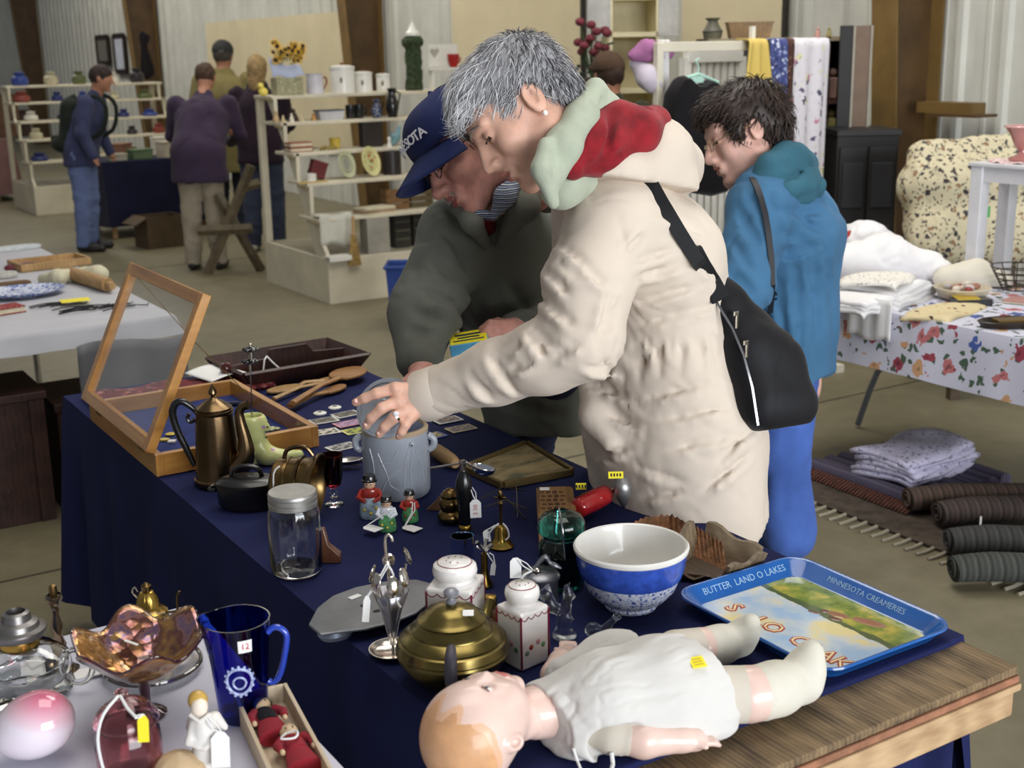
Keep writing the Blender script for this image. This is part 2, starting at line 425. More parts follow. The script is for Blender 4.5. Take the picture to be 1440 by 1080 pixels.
oak_x = wood('honey_oak_cross', (150, 98, 40),(196, 142, 70), 22, stretch=(.12, 1, 1), rough=.3, coat=.4)
pale_wood = wood('pale_wood', (150, 116, 74),(186, 152, 104), 20, rough=.65)
skin = M('skin', (214, 168, 146), .5, var=.1, vs=26, bump=.08, bs=260)
skin_man = M('skin_ruddy', (196, 140, 126), .5, var=.16, vs=30, bump=.1, bs=260)
skin_bg = M('skin_shopper', (170, 120, 95), .6, var=.1)
lip = M('lip', (186, 122, 112), .45, var=.05)
eye_w = M('eye_white', (225, 222, 216), .2, var=0)
eye_d = M('eye_dark', (32, 24, 22), .15, var=0)
def price_tag(parent, knot, card, w=.02, h=.032, tilt=(0, 0, 0), col=None, txt=None, name='price_tag'):
    """string from knot to a little card, in the parent's own frame"""
    k, c = V(knot), V(card); mid = (k+c)/2+V((0, 0, .006))
    R = Matrix.Rotation(tilt[2], 3, 'Z')@Matrix.Rotation(tilt[1], 3, 'Y')@Matrix.Rotation(tilt[0], 3, 'X')
    MB().tube([k, mid, c+R@V((0, h*.5, 0))], .0012, 5).tube([k+V((.004, 0, 0)), mid+V((.006, .002, .004)), c+R@V((.002, h*.5, 0))], .0011, 5).build('tag_string', string_m, parent)
    b = MB(); b.add([c+R@V(q) for q in ((-w/2, -h/2, 0),(w/2, -h/2, 0),(w/2, h*.32, 0),(w*.22, h/2, 0),(-w*.22, h/2, 0),(-w/2, h*.32, 0))]+[c+R@V(q) for q in ((-w/2, -h/2, .0012),(w/2, -h/2, .0012),(w/2, h*.32, .0012),(w*.22, h/2, .0012),(-w*.22, h/2, .0012),(-w/2, h*.32, .0012))],
                    [(5, 4, 3, 2, 1, 0),(6, 7, 8, 9, 10, 11)]+[(i, (i+1) % 6, 6+(i+1) % 6, 6+i) for i in range(6)])
    o = b.build(name, col or paper, parent, smooth=None)
    if txt:
        Mx = R.to_4x4(); Mx.translation = c+R@V((0, -.002, .0014)); text_part('writing', txt, w*.55, red_ink, o, Mx@Matrix.Rotation(math.pi/2, 4, 'Z') if h > w else Mx, .0001)
    return o
# the setting
XW = 6.2
t = NT('concrete'); n1 = t.noise(.7, detail=6, rough=.6); n2 = t.noise(9, detail=6, rough=.65); n3 = t.noise(120, detail=3)
f = t.math('ADD', t.math('MULTIPLY', n1, .6), t.math('MULTIPLY', n2, .4))
t.col(t.ramp(f, [(.32, (90, 84, 64)),(.5, (112, 105, 82)),(.68, (128, 120, 96))])); t.bump(t.math('ADD', n2, n3), .12, .003); t.p(Roughness=.5); concrete = t.m
MB().box2((-9, -6, -.1),(XW, 46, 0)).build('floor', concrete, smooth=None, kind='structure')
# saw-cut control joints in the slab
joint = M('joint_dark', (58, 53, 42), .8)
fl = bpy.data.objects['floor']
for y in (4.15, 10.2, 16.3): MB().box2((-8.9, y-.006, -.002),(XW-.01, y+.006, .0012)).build('control_joint', joint, fl, smooth=None)
metal_wall = M('wall_sheet_metal', (196, 196, 188), .45, var=.08, vs=2.2)
def sheet_mesh():
    pr = []; w = .91
    for k in range(3):
        x = k*w/3
        pr += [(x, 0),(x+.05, 0),(x+.066, .03),(x+.104, .03),(x+.12, 0),(x+.19, 0),(x+.197, .006),(x+.225, .006),(x+.232, 0)]
    pr.append((w, 0)); b = MB(); vs = []
    for z in (0, 5.2):
        vs += [(-d, y, z) for y, d in pr]
    n = len(pr); b.add(vs, [(i+1, i, n+i, n+i+1) for i in range(n-1)]); return b.mesh('wall_sheet', metal_wall, 20)
wr = MB().box2((XW+.002, -3, 0),(XW+.1, 46, 5.2)).build('wall_right', metal_wall, smooth=None, kind='structure')
sm = sheet_mesh()
for i in range(53): link('wall_sheet', sm, wr, (XW, -2.4+i*.91, 0))
we = MB().box2((-9, 45.9, 0),(XW, 46, 5.2)).build('wall_back', M('end_wall_paint', (150, 152, 156), .6), smooth=None, kind='structure')
beam_m = M('brown_beam_paint', (84, 62, 36), .5, var=.22, vs=5, bump=.1, bs=40)
flange_m = M('brown_flange_paint', (112, 88, 48), .5, var=.15, vs=6)
# rigid frames: tapered brown columns at equal bays
ycols = [5.16, 12.25, 19.75, 27.4, 35.0]
for i, y in enumerate(ycols):
    lab = ['wide tapered brown steel column beside the dark chest', 'tapered brown steel column behind the canisters', 'brown steel column above the purple jacket shopper',
           'brown steel column at the far left of the hall', 'most distant brown steel column at the left edge'][i]
    c = thing('steel_column', lab, 'column', (XW, y, 0), 0, 'brown steel frame columns')
    d0, d1, zt = .30, .62, 4.6
    b = MB(); b.add([(-.05, -.006, 0),(-d0, -.006, 0),(-d1, -.006, zt),(-.05, -.006, zt),(-.05, .006, 0),(-d0, .006, 0),(-d1, .006, zt),(-.05, .006, zt)],
                    [(0, 1, 2, 3),(7, 6, 5, 4),(0, 4, 5, 1),(2, 6, 7, 3),(1, 5, 6, 2),(0, 3, 7, 4)]); b.build('web', beam_m, c, smooth=None)
    b = MB(); q = [(-d0, 0),(-d0-.014, 0),(-d1-.014, zt),(-d1, zt)]
    b.add([(x, -.09, z) for x, z in q]+[(x, .09, z) for x, z in q], [(0, 1, 2, 3),(7, 6, 5, 4),(0, 4, 5, 1),(1, 5, 6, 2),(2, 6, 7, 3),(3, 7, 4, 0)]); b.build('flange', flange_m, c, smooth=None)
    MB().box2((-.052, -.09, 0),(-.038, .09, zt)).build('flange', flange_m, c, smooth=None)
    MB().box2((-d0-.06, -.13, 0),(-.03, .13, .02)).build('base_plate', beam_m, c, smooth=None)
    # rafter haunch running up into the roof
    b = MB(); q = [(-.1, zt-.9),(-.1, zt),(-4.5, zt+1.1),(-4.5, zt+.55),(-d1-.1, zt-.55)]
    b.add([(x, -.07, z) for x, z in q]+[(x, .07, z) for x, z in q], [(0, 1, 2, 3, 4),(9, 8, 7, 6, 5)]+[(k, 5+k, 5+(k+1) % 5, (k+1) % 5) for k in range(5)]); b.build('rafter', beam_m, c, smooth=None)
# a small bracket shelf on the near column
br = thing('bracket_shelf', 'short brown timber bracket fixed to the near steel column', 'shelf', (XW-.14, 5.04, 0))
pa, pb = PX(1262, 141, XW-.14), PX(1370, 141, XW-.14)
z1 = pa.z
MB().box2((-.10, -.36, z1-.06),(.02, .02, z1)).build('timber', flange_m, br, smooth=None)
MB().box2((-.16, -.44, z1-.075),(.02, -.1, z1-.06)).build('plate', beam_m, br, smooth=None)
# beige panels fixed to the wall
beige = M('beige_board', (204, 192, 160), .7, var=.06, vs=2)
def wall_panel(label, x0, x1, ytop, zb=0.6):
    a, b2 = PX(x0, ytop[0], XW-.06), PX(x1, ytop[1], XW-.06)
    o = thing('wall_board', label, 'board', (XW-.06, (a.y+b2.y)/2, 0), 0, 'beige boards on the hall wall')
    L = abs(a.y-b2.y); zt = (a.z+b2.z)/2
    MB().box2((-.012, -L/2, zb),(.012, L/2, zt)).build('board', beige, o, smooth=None)
    MB().box2((-.018, -L/2-.03, zb),(.016, -L/2, zt)).build('edge_trim', M('trim_dark', (40, 36, 30), .6), o, smooth=None)
    return o
wall_panel('beige board on the wall behind the sunflowers and canisters', 290, 493, (34, 13))
wall_panel('large beige board on the wall above the grey-haired woman', 634, 818, (-60, -60))
wall_panel('beige board on the wall behind the pottery vase', 962, 1105, (-60, -60))
pf = M('picture_frame_dark', (40, 26, 18), .4);
for px, lab, c in ((147, 'dark framed picture with a grey print hanging on the far wall', (120, 116, 108)),(171, 'dark framed picture with a pale print on the far wall', (205, 210, 222))):
    a, b2 = PX(px-10, 52 if px < 160 else 50, XW-.05), PX(px+9, 88 if px < 160 else 100, XW-.05)
    cy, w = (a.y+b2.y)/2, abs(a.y-b2.y)/2; zc, h = (a.z+b2.z)/2, abs(a.z-b2.z)/2
    o = thing('framed_picture', lab, 'picture', (XW-.07, cy, zc), 0, 'pictures on the far wall')
    for s in (-1, 1):
        MB().box2((-.02, s*w-.05, -h),(.02, s*w+.05, h)).build('frame_side', pf, o, smooth=None)
        MB().box2((-.02, -w, s*h-.05),(.02, w, s*h+.03)).build('frame_rail', pf, o, smooth=None)
    MB().box2((-.006, -w, -h),(.01, w, h)).build('print', M('print_%d' % px, c, .4), o, smooth=None)
# navy table in front
TX0, TX1, TY0, TY1 = .782, 1.604, 1.09, 3.63
ply = wood('weathered_plywood', (66, 52, 38),(146, 122, 88), 44, stretch=(.9, .16, 1), rough=.8, bump=.5)
edge_ply = wood('raw_timber_edge', (150, 118, 84),(206, 176, 136), 26, stretch=(.2, 1, 1), rough=.8, bump=.4)
tb = thing('display_table', 'long plywood-topped display table under the navy cloth', 'table', ((TX0+TX1)/2, (TY0+TY1)/2, 0))
hx, hy = (TX1-TX0)/2, (TY1-TY0)/2
# three plies and a timber rail show at the bare near end
for k, (z0, z1) in enumerate(((.672, .684),(.684, .696),(.696, .71))):
    MB().box2((-hx, -hy+.004*k, z0),(hx, hy, z1-.0008)).build('ply_layer', ply if k == 2 else [edge_ply, M('ply_red', (150, 104, 78), .8, var=.25, vs=30)][k == 1], tb, smooth=None, bevel=.002)
MB().box2((-hx, -hy+.006, .628),(hx-.008, -hy+.05, .671)).build('end_rail', edge_ply, tb, smooth=None, bevel=.004)
MB().box2((-hx, hy-.05, .6),(hx, hy-.01, .671)).build('end_rail', edge_ply, tb, smooth=None, bevel=.004)
for sx in (-1, 1):
    MB().box2((sx*(hx-.03)-.018, -hy+.05, .6),(sx*(hx-.03)+.018, hy-.05, .671)).build('side_rail', edge_ply, tb, smooth=None)
    for sy in (-1, 1): MB().box((sx*(hx-.09), sy*(hy-.3), .3),(.06, .06, .6)).build('leg', edge_ply, tb, smooth=None, bevel=.004)
# the cloth: one draped sheet, top and hanging sides
def drape(x0, x1, y0, y1, z, zb, side, mat, name, label, nx=26, ny=60, wav=.018, sides='LRBF', seed=1, cat='tablecloth', drop_fn=None, flare=.03):
    """tablecloth as one sheet with wavy hanging sides"""
    r = random.Random(seed); ph = [r.random()*6.28 for _ in range(8)]
    b = MB(); per = []
    n = 2*(nx+ny)
    for i in range(nx): per.append((x0+(x1-x0)*i/nx, y0, 0, -1, 'F'))
    for i in range(ny): per.append((x1, y0+(y1-y0)*i/ny, 1, 0, 'R'))
    for i in range(nx): per.append((x1-(x1-x0)*i/nx, y1, 0, 1, 'B'))
    for i in range(ny): per.append((x0, y1-(y1-y0)*i/ny, -1, 0, 'L'))
    vs = []; rows = 9; s = 0
    for k in range(rows+1):
        t_ = k/rows; s = 0
        for i, (x, y, ex, ey, sd) in enumerate(per):
            if i: s += math.hypot(per[i][0]-per[i-1][0], per[i][1]-per[i-1][1])
            w = math.sin(s*23+ph[0])*.5+math.sin(s*41+ph[1])*.35+math.sin(s*11+ph[2])*.4
            dep = zb if sd in sides else z-.012
            if drop_fn: dep = drop_fn(sd, x, y, dep)
            amp = (wav*w*min(1, t_*1.6)+flare*t_ if sd in sides else .001*t_)
            corner = min(abs(x-x0)+abs(y-y0), abs(x-x1)+abs(y-y0), abs(x-x1)+abs(y-y1), abs(x-x0)+abs(y-y1))
            q = 1.0+(1.2*max(0, 1-corner/.12) if sd in sides else 0)
            zz = z-(z-dep)*t_
            vs.append((x+ex*(amp*q+.004*min(1, k)), y+ey*(amp*q+.004*min(1, k)), zz+(.004*w*t_ if k == rows else 0)))
    fs = []
    for k in range(rows):
        for i in range(n): j = (i+1) % n; fs.append((k*n+j, k*n+i, (k+1)*n+i, (k+1)*n+j))
    b.add(vs, fs)
    b.grid(lambda u, v: (x0+(x1-x0)*u, y0+(y1-y0)*v, z+(.0016*math.sin(u*9+v*23+ph[3])*math.sin(v*31+ph[4]) if 0 < u < 1 and 0 < v < 1 else 0)), nx, ny)
    return b.build(name, mat, smooth=60, label=label, cat=cat)
drape(TX0-.004, TX1+.004, TY0+.115, TY1+.004, ZT-.002, .06, 1, navy, 'tablecloth', 'navy blue cloth draped over the long foreground table', sides='LBR', seed=4,
      drop_fn=lambda sd, x, y, d: .22+.05*math.sin(x*9) if sd == 'R' else (.10+.03*math.sin(y*6) if sd != 'F' else d))
# end skirt of the same cloth tacked below the bare edge
b = MB(); b.grid(lambda u, v: (TX0+.01+(TX1-TX0-.06)*u, TY0+.075+.014*math.sin(u*38)+.008*math.sin(u*71), .05+(.60-.05)*v), 60, 6)
b.build('end_skirt', navy, smooth=180, label='navy skirt hanging under the bare plywood end of the table', cat='tablecloth', solid=.002)
# white table at the left
WT = .712
wx1, wy1 = .612, 2.05
white_cloth = cloth('white_cloth', (206, 206, 220), var=.05, bs=800, bump=.15, fold=.6, fs=5)
tw = thing('folding_table', 'folding table under the white cloth at the lower left', 'table', (.12, 1.3, 0))
MB().box2((-.5, -.75, .67),(.47, .73, .70)).build('tabletop', M('table_laminate', (150, 140, 120), .5), tw, smooth=None, bevel=.004)
for sx in (-1, 1):
    for sy in (-1, 1): MB().tube([(sx*.4, sy*.62, 0),(sx*.4, sy*.6, .67)], .014, 8).build('leg', steel, tw)
drape(-.4, wx1, .52, wy1, WT, .47, 1, white_cloth, 'white_tablecloth', 'white cloth on the table at the lower left under the glassware', nx=24, ny=34, sides='LRBF', seed=8, wav=.006, flare=.012)
ZW = WT+.002
# people
IR, ID, IF = V(RW@[1, 0, 0]), V(RW@[0, 1, 0]), V(RW@[0, 0, 1])
def head_frame(center, fwd, up):
    f = V(fwd).normalized(); u = V(up); u = (u-f*u.dot(f)).normalized(); x = f.cross(u)
    return frame(x, f, u, center)      # local x = person's right, y forward, z up
def head_sdf(s, h=1., age=0., man=False, lid=.5, smile=0):
    """adult head in its own frame: y forward, z up, origin between the ears"""
    k = .012*h
    def q(x, y, z): return (x*h, y*h, z*h)
    s.ell(q(0, -.014, .034),(.074*h, .093*h, .084*h), k=k)
    s.ell(q(0, .024, -.028),(.062*h, .062*h, .074*h), k=.03*h)
    s.ell(q(0, .05, .045),(.056*h, .044*h, .05*h), k=.03*h)
    s.cone(q(-.05, .0, -.058), q(-.014, .072, -.098), .021*h, .017*h, .025*h); s.cone(q(.05, .0, -.058), q(.014, .072, -.098), .021*h, .017*h, .025*h)
    s.ell(q(0, .078, -.096),(.021*h, .017*h, .017*h), k=.02*h)
    for e in (-1, 1):
        s.ell(q(e*.04, .062, -.022),(.022*h, .022*h, .022*h), k=.022*h)
        s.ell(q(e*.033, .1, .01),(.017*h, .017*h, .0125*h), k=.012*h, op='s')
        s.cone(q(e*.012, .0935, .03), q(e*.048, .079, .03), .0085*h, .007*h, .012*h)
        s.ell(q(e*.032, .0765, .0085), .0148*h, k=.004*h)                                # eyelids over the ball
        s.ell(q(e*.078, -.012, -.002),(.009*h, .019*h, .031*h), Matrix.Rotation(e*-.25, 3, 'Z')@Matrix.Rotation(.15, 3, 'X'), k=.006*h)
        s.ell(q(e*.0865, -.008, .003),(.007*h, .010*h, .018*h), k=.004*h, op='s')
        s.ell(q(e*.0115, .103, -.032),(.0095*h, .011*h, .008*h), k=.006*h)
        s.ell(q(e*.0075, .108, -.0395),(.0035*h, .0055*h, .003*h), k=.002*h, op='s')
        s.cone(q(e*.02, .1, -.034), q(e*.036, .088, -.06), .0028*h, .0028*h, .005*h, 's') # nasolabial fold
    s.cone(q(0, .078, .022), q(0, .092, -.03), .013*h, .014*h, .008*h); s.cone(q(0, .094, .016), q(0, .1155, -.028), .0078*h, .0105*h, .012*h)
    s.ell(q(0, .09, -.058),(.03*h, .016*h, .022*h), k=.015*h)
    s.cone(q(-.018, .0965, -.0535), q(0, .103, -.0525), .0045*h, .0055*h, .005*h); s.cone(q(.018, .0965, -.0535), q(0, .103, -.0525), .0045*h, .0055*h, .005*h)
    s.cone(q(-.016, .0955, -.067), q(.016, .0955, -.067), .0055*h, .0055*h, .006*h)
    s.cone(q(-.022, .1, -.0600+smile), q(0, .107, -.0605), .0028*h, .0034*h, .003*h, 's'); s.cone(q(.022, .1, -.0600+smile), q(0, .107, -.0605), .0028*h, .0034*h, .003*h, 's')
    s.cone(q(-.012, .098, -.08), q(.012, .098, -.08), .005*h, .005*h, .008*h, 's')
    for e in (-1, 1): # lid slit
        s.cone(q(e*.023, .0905, .0065-.004*lid), q(e*.041, .087, .006-.004*lid), .0034*h, .0030*h, .0015*h, 's')
    return s
def head_pick(h):
    def f(c):
        x, y, z = c[:, 0]/h, c[:, 1]/h, c[:, 2]/h
        return ((np.abs(x) < .022) & (y > .088) & (z < -.048) & (z > -.0745) & ((z+.0605)**2/.013**2+x**2/.023**2 < 1))*1+((np.abs(np.abs(x)-.032) < .0115) & (y > .076) & (y < .0925) & (np.abs(z-.0045) < .0034))*2
    return f
def strands(v, n, count, comb, length, width, lift, seed, jitter=.5, sel=None, curl=0.):
    """short hair: thin tapered three-sided locks rooted on the points v"""
    r = np.random.default_rng(seed); ids = np.arange(len(v)) if sel is None else np.nonzero(sel)[0]
    ids = r.choice(ids, count); b = MB(); vs = []; fs = []; mi = []
    for a, i in enumerate(ids):
        p = V(v[i]+r.normal(0, .003, 3)); no = V(n[i]); d = V(comb(p)); d = d-no*d.dot(no)
        if d.length < 1e-4: d = no.orthogonal()
        d = d.normalized()+V(r.normal(0, jitter*.4, 3)); d = (d-no*d.dot(no)).normalized(); L = length*(.6+.8*r.random()); side = no.cross(d)
        m = int(r.integers(0, 3)); base = len(vs); lf = lift*(.4+r.random())
        for t_ in (0, .4, .75, 1):
            c = p+d*(L*t_)+no*(lf*math.sin(t_*2.2)-.003*(1-t_))+side*(curl*math.sin(t_*5+a))
            w = width*(1-.85*t_*t_); vs += [c+side*w, c-side*w, c+no*w*.8]
        for k in range(3):
            for e in range(3):
                g = (e+1) % 3; fs.append((base+k*3+e, base+k*3+g, base+k*3+3+g, base+k*3+3+e)); mi.append(m)
    b.v = [tuple(p) for p in vs]; b.f = [list(f) for f in fs]; b.mi = mi; return b
def finger(s, pts, rs): s.chain(pts, rs, k=.004)
shirt_navy = cloth('navy_corduroy', (30, 32, 48))
# the grey-haired woman in the cream parka
W = thing('person', 'grey-haired woman in a cream parka leaning over the navy table', 'person', (1.74, 2.10, 0))
WO = V((1.74, 2.10, 0))
Fw, Lw = V((-1, .12, 0)).normalized(), V((.12, 1, 0)).normalized()
cream = cloth('cream_parka', (214, 201, 186), var=.04, bs=600, bump=.3, fold=.4, fs=18, rough=.8)
hemc, hip, wai, che, nec = J(958, 706, 2.76), J(945, 600, 2.75), J(930, 500, 2.73), J(900, 360, 2.66), J(850, 262, 2.58)
s = SDF(np.array(hemc)-(.62, .5, .32), np.array(hemc)+(.46, .5, .86), .0068)
s.chain([hemc+V((.0, 0, -.10)), hip, wai], [.178, .168, .152], k=.05, sq=(Lw, 1.34)); s.chain([wai, che], [.150, .146], k=.05, sq=(Lw, 1.36)); s.cone(che, nec, .135, .085, .06, sq=(Lw, 1.35))
# shoulders and near arm
sh, el, wr_ = J(866, 322, 2.47), J(822, 478, 2.40), J(622, 548, 2.56)
s.cone(nec-Lw*.03, sh, .085, .088, .05); s.cone(che-Lw*.10, sh, .10, .085, .05)
s.chain([sh, J(826, 400, 2.42), el], [.090, .084, .072], k=.03); s.chain([el, J(770, 500, 2.44), J(700, 522, 2.50), wr_], [.072, .068, .060, .052], k=.03)
# far arm, mostly hidden
sh2 = J(835, 300, 2.80); el2 = J(812, 430, 2.86); s.chain([nec+Lw*.05, sh2, el2], [.08, .085, .07], k=.04); s.chain([el2, J(846, 520, 2.80)], [.068, .05], k=.03)
# cut the hem level, open the cuffs
s.plane(hemc+V((0, 0, -.060)), V((.42, -.10, -1)))
s.cone(wr_+(wr_-el).normalized()*.052, wr_+(wr_-el).normalized()*.06, .041, .041, .006, 's')
# belt gathers and front flap pocket
s.cone(J(845, 520, 2.55), J(1010, 492, 2.58), .006, .006, .02, 's')
s.chain([J(826, 545, 2.70), J(838, 585, 2.66), J(858, 622, 2.62)], [.022, .030, .020], k=.035); s.chain([J(838, 560, 2.60), J(856, 600, 2.575), J(872, 618, 2.56)], [.004, .006, .004], k=.014, op='s')
for _x, _y in ((850, 522),(872, 517),(897, 512),(925, 507),(955, 502),(985, 497),(1008, 493)): s.cone(s.surf(_x, _y-16, 2.3, 2.8), s.surf(_x+3, _y+20, 2.3, 2.8), .004, .002, .012, 's')
s.crease([[(784, 344),(829, 372)], [(786, 372),(834, 398)], [(757, 420),(790, 442)], [(826, 381),(860, 408)], [(903, 330),(880, 354)], [(888, 370),(942, 352)], [(890, 392),(960, 372)], [(872, 420),(850, 470)], [(866, 398),(838, 482)], [(900, 425),(985, 400)], [(905, 455),(1000, 432)],
 [(715, 494),(744, 482)], [(750, 463),(777, 486)], [(718, 521),(748, 511)], [(666, 538),(690, 560)], [(700, 524),(726, 551)], [(780, 504),(814, 482)], [(775, 432),(808, 458)], [(742, 470),(766, 500)], [(690, 505),(712, 530)], [(765, 380),(800, 412)],
 [(822, 516),(876, 526)], [(832, 541),(890, 562)], [(838, 642),(888, 630)], [(900, 657),(962, 677)], [(942, 634),(1040, 610)], [(912, 560),(990, 540)], [(930, 590),(1020, 575)], [(990, 690),(1050, 640)], [(1010, 650),(1062, 600)], [(905, 700),(960, 690)], [(860, 585),(900, 600)], [(925, 300),(985, 330)], [(960, 345),(1010, 395)]], 2.2, 2.9)
s.crease([[(x, 482-.10*(x-850)),(x+random.randint(-4, 6), 516-.10*(x-850))] for x in range(846, 1012, 11)], 2.2, 2.9, r=.0025, k=.008, ridge=False)
s.crease([[(874, 512),(885, 570),(893, 640),(901, 696)], [(868, 300),(876, 330),(880, 360)]], 2.2, 2.9, r=.0022, k=.005, ridge=False)
fold = [(.0045, 9, (1, -.5, -.75), 4.),(.0028, 26, (.8, -.4, -.45), 4.)]; s_coat = s
coat = sdf_part(s, 'parka', cream, W, it=2, fold=fold, org=WO)
# sleeve cuff tab, seams, snap
cfd = (wr_-el).normalized(); cax, cay, caz = axes(cfd, (0, 0, 1))
MB().at(frame(cax, cay, caz, wr_+cfd*.030-WO)).lathe([(.0500, -.036),(.0535, -.030),(.0540, .018),(.0530, .021),(.046, .021)], 36).build('cuff', cream, W)
d = (wr_-el).normalized()
def onpt(px, py, dep): return J(px, py, dep)-WO
seam = M('seam_thread', (184, 166, 146), .9)
# hood lying on the back
s = SDF(J(880, 220, 2.55)-V((.36, .36, .2)), J(880, 220, 2.55)+V((.36, .36, .26)), .008)
s.chain([J(800, 262, 2.36), J(860, 244, 2.44), J(922, 222, 2.52), J(952, 232, 2.60)], [.022, .058, .070, .055], k=.04)
s.chain([J(860, 250, 2.42), J(955, 262, 2.52)], [.05, .045], k=.03); s.cone(J(900, 215, 2.60), J(950, 235, 2.68), .07, .06, .04)
s.plane(J(890, 266, 2.5), ID-IR*.04)
sdf_part(s, 'hood', cream, W, it=2, fold=[(.008, 8, (1, -.3, .4), 4),(.005, 18, (1, -.3, .2), 5)], org=WO)
# red fleece lining rolled up in the hood
red_fl = M('red_fleece', (140, 22, 34), .95, var=.3, vs=22, bump=.6, bs=420, sheen=.1)
s = SDF(J(860, 190, 2.5)-V((.28, .28, .16)), J(860, 190, 2.5)+V((.28, .28, .2)), .006)
s.chain([J(806, 236, 2.34), J(835, 205, 2.385), J(868, 170, 2.42)], [.024, .048, .040], k=.03); s.chain([J(845, 212, 2.39), J(893, 188, 2.44), J(920, 170, 2.50)], [.042, .044, .034], k=.03)
s.cone(J(868, 160, 2.44), J(900, 170, 2.47), .026, .026, .02); s.cone(J(850, 225, 2.335), J(864, 155, 2.37), .010, .008, .014, 's')
s.cone(J(905, 158, 2.44), J(884, 192, 2.39), .010, .007, .014, 's'); s.cone(J(826, 240, 2.33), J(905, 200, 2.38), .006, .006, .012, 's')
sdf_part(s, 'hood_lining', red_fl, W, it=1, fold=(.008, 13, (1, .2, .8), 3.5), org=WO)
# grey-green hooded collar standing up behind the ear
gg = M('sage_fleece', (172, 180, 160), .95, var=.08, vs=20, bump=.5, bs=420, sheen=.2)
s = SDF(J(800, 200, 2.45)-V((.24, .24, .17)), J(800, 200, 2.45)+V((.24, .24, .17)), .005)
s.chain([J(836, 128, 2.40), J(818, 165, 2.36), J(792, 205, 2.32), J(776, 258, 2.31)], [.020, .030, .032, .020], k=.02); s.cone(J(838, 122, 2.40), J(862, 148, 2.42), .016, .014, .015); s.cone(J(860, 148, 2.42), J(832, 190, 2.37), .014, .016, .02)
s.chain([J(768, 204, 2.29), J(763, 238, 2.28), J(778, 285, 2.30)], [.015, .020, .012], k=.012); s.chain([J(784, 178, 2.285), J(779, 225, 2.27), J(785, 268, 2.28)], [.005, .006, .005], k=.008, op='s')
s.chain([J(800, 225, 2.38), J(790, 262, 2.40), J(815, 255, 2.42)], [.04, .04, .035], k=.02)
s.chain([J(848, 142, 2.385), J(822, 205, 2.335)], [.006, .008], k=.01, op='s')
sdf_part(s, 'fleece_collar', gg, W, it=1, org=WO)
# body: head, neck, arms and both hands as one surface
Hc = J(737, 160, 2.40); fw = (J(737-72, 160+66, 2.40)-Hc).normalized()*1+V((-.2, -.35, 0))*.28; up_ = J(737-66, 160-72, 2.40)-Hc
Mh = head_frame(Hc, fw, up_); hs = 1.05
def person_head(owner, org, Mh, hs, mats, hair_mats, hair_cfg, lid=.6, vox=.0028, neck=None, smile=0, name='body', extra=None):
    s = SDF((-.12*hs, -.135*hs, -.2*hs),(.12*hs, .14*hs, .14*hs), vox); head_sdf(s, hs, lid=lid, smile=smile)
    nb = V(neck) if neck is not None else V((0, -.05, -.2)); s.cone((0, -.022*hs, -.05*hs), nb, .048*hs, .048*hs, .03)
    if extra: extra(s)
    v, f = s.net(1); pk = head_pick(hs)(v[f].mean(1))
    vw = v@np.array(Mh.to_3x3()).T+np.array(Mh.translation)-np.array(org)
    return vw, f, pk
def join(parts):
    vs = []; fs = []; mi = []; b = 0
    for v, f, m in parts: vs.append(v); fs.append(f+b); mi.append(np.zeros(len(f), int)+m); b += len(v)
    return np.concatenate(vs), np.concatenate(fs), np.concatenate(mi)
hv = person_head(W, WO, Mh, hs, None, None, None, lid=.9, neck=(0, -.055, -.13))
# near hand, five fingers over the crock lid
def hp(px, py, d): return J(px, py, d)
s = SDF(J(560, 572, 2.6)-V((.17, .17, .12)), J(560, 572, 2.6)+V((.17, .17, .12)), .0024)
wr = J(616, 551, 2.575)
s.cone(J(660, 540, 2.55), wr, .034, .029, .02); s.cone(wr, J(596, 556, 2.565), .029, .028, .015, sq=(V((.2, .3, 1)), 1.15))
for a, b2 in (((592, 548),(556, 546)),((590, 556),(560, 564)),((592, 562),(569, 577)),((594, 568),(577, 587))):
    s.cone(J(*a, 2.562), J(*b2, 2.548), .0165, .0125, .018)
s.chain([J(556, 546, 2.548), J(530, 553, 2.545), J(513, 560, 2.553), J(500, 566, 2.565)], [.0125, .0108, .0098, .0082], k=.005)
s.chain([J(560, 564, 2.546), J(537, 574, 2.532), J(522, 588, 2.540), J(515, 599, 2.553)], [.0125, .0112, .0100, .0082], k=.005)
s.chain([J(569, 577, 2.546), J(555, 587, 2.528), J(541, 600, 2.535), J(533, 611, 2.548)], [.0122, .0110, .0098, .0080], k=.005)
s.chain([J(577, 587, 2.550), J(570, 597, 2.537), J(565, 607, 2.540), J(561, 614, 2.550)], [.0112, .0100, .0090, .0075], k=.005)
s.chain([J(598, 560, 2.585), J(580, 566, 2.635), J(560, 570, 2.665), J(546, 568, 2.675)], [.0155, .0135, .0118, .009], k=.006)
for x, y in ((556, 546),(560, 564),(569, 577),(577, 587)): s.ell(J(x, y, 2.538), .0085, k=.008)
v1, f1 = s.net(1)
v, f, mi = join([hv, (v1-np.array(WO), f1, 0)])
# inner torso ties head and hands to one figure under the clothes
s = SDF(J(840, 420, 2.6)-V((.5, .4, .42)), J(840, 420, 2.6)+V((.42, .4, .36)), .014)
s.chain([J(945, 600, 2.75), wai, che, nec, Hc+(up_.normalized()*-.10)], [.11, .10, .105, .05, .04], k=.05); s.chain([nec, sh, el, J(660, 540, 2.55)], [.06, .055, .045, .03], k=.04)
v2, f2 = s.net(1); v, f, mi = join([(v, f, mi),(v2-np.array(WO), f2, 0)])
me = np_mesh('body', v, f, [skin, lip, eye_d]); me.polygons.foreach_set('material_index', mi.astype(np.int32)); link('body', me, W)
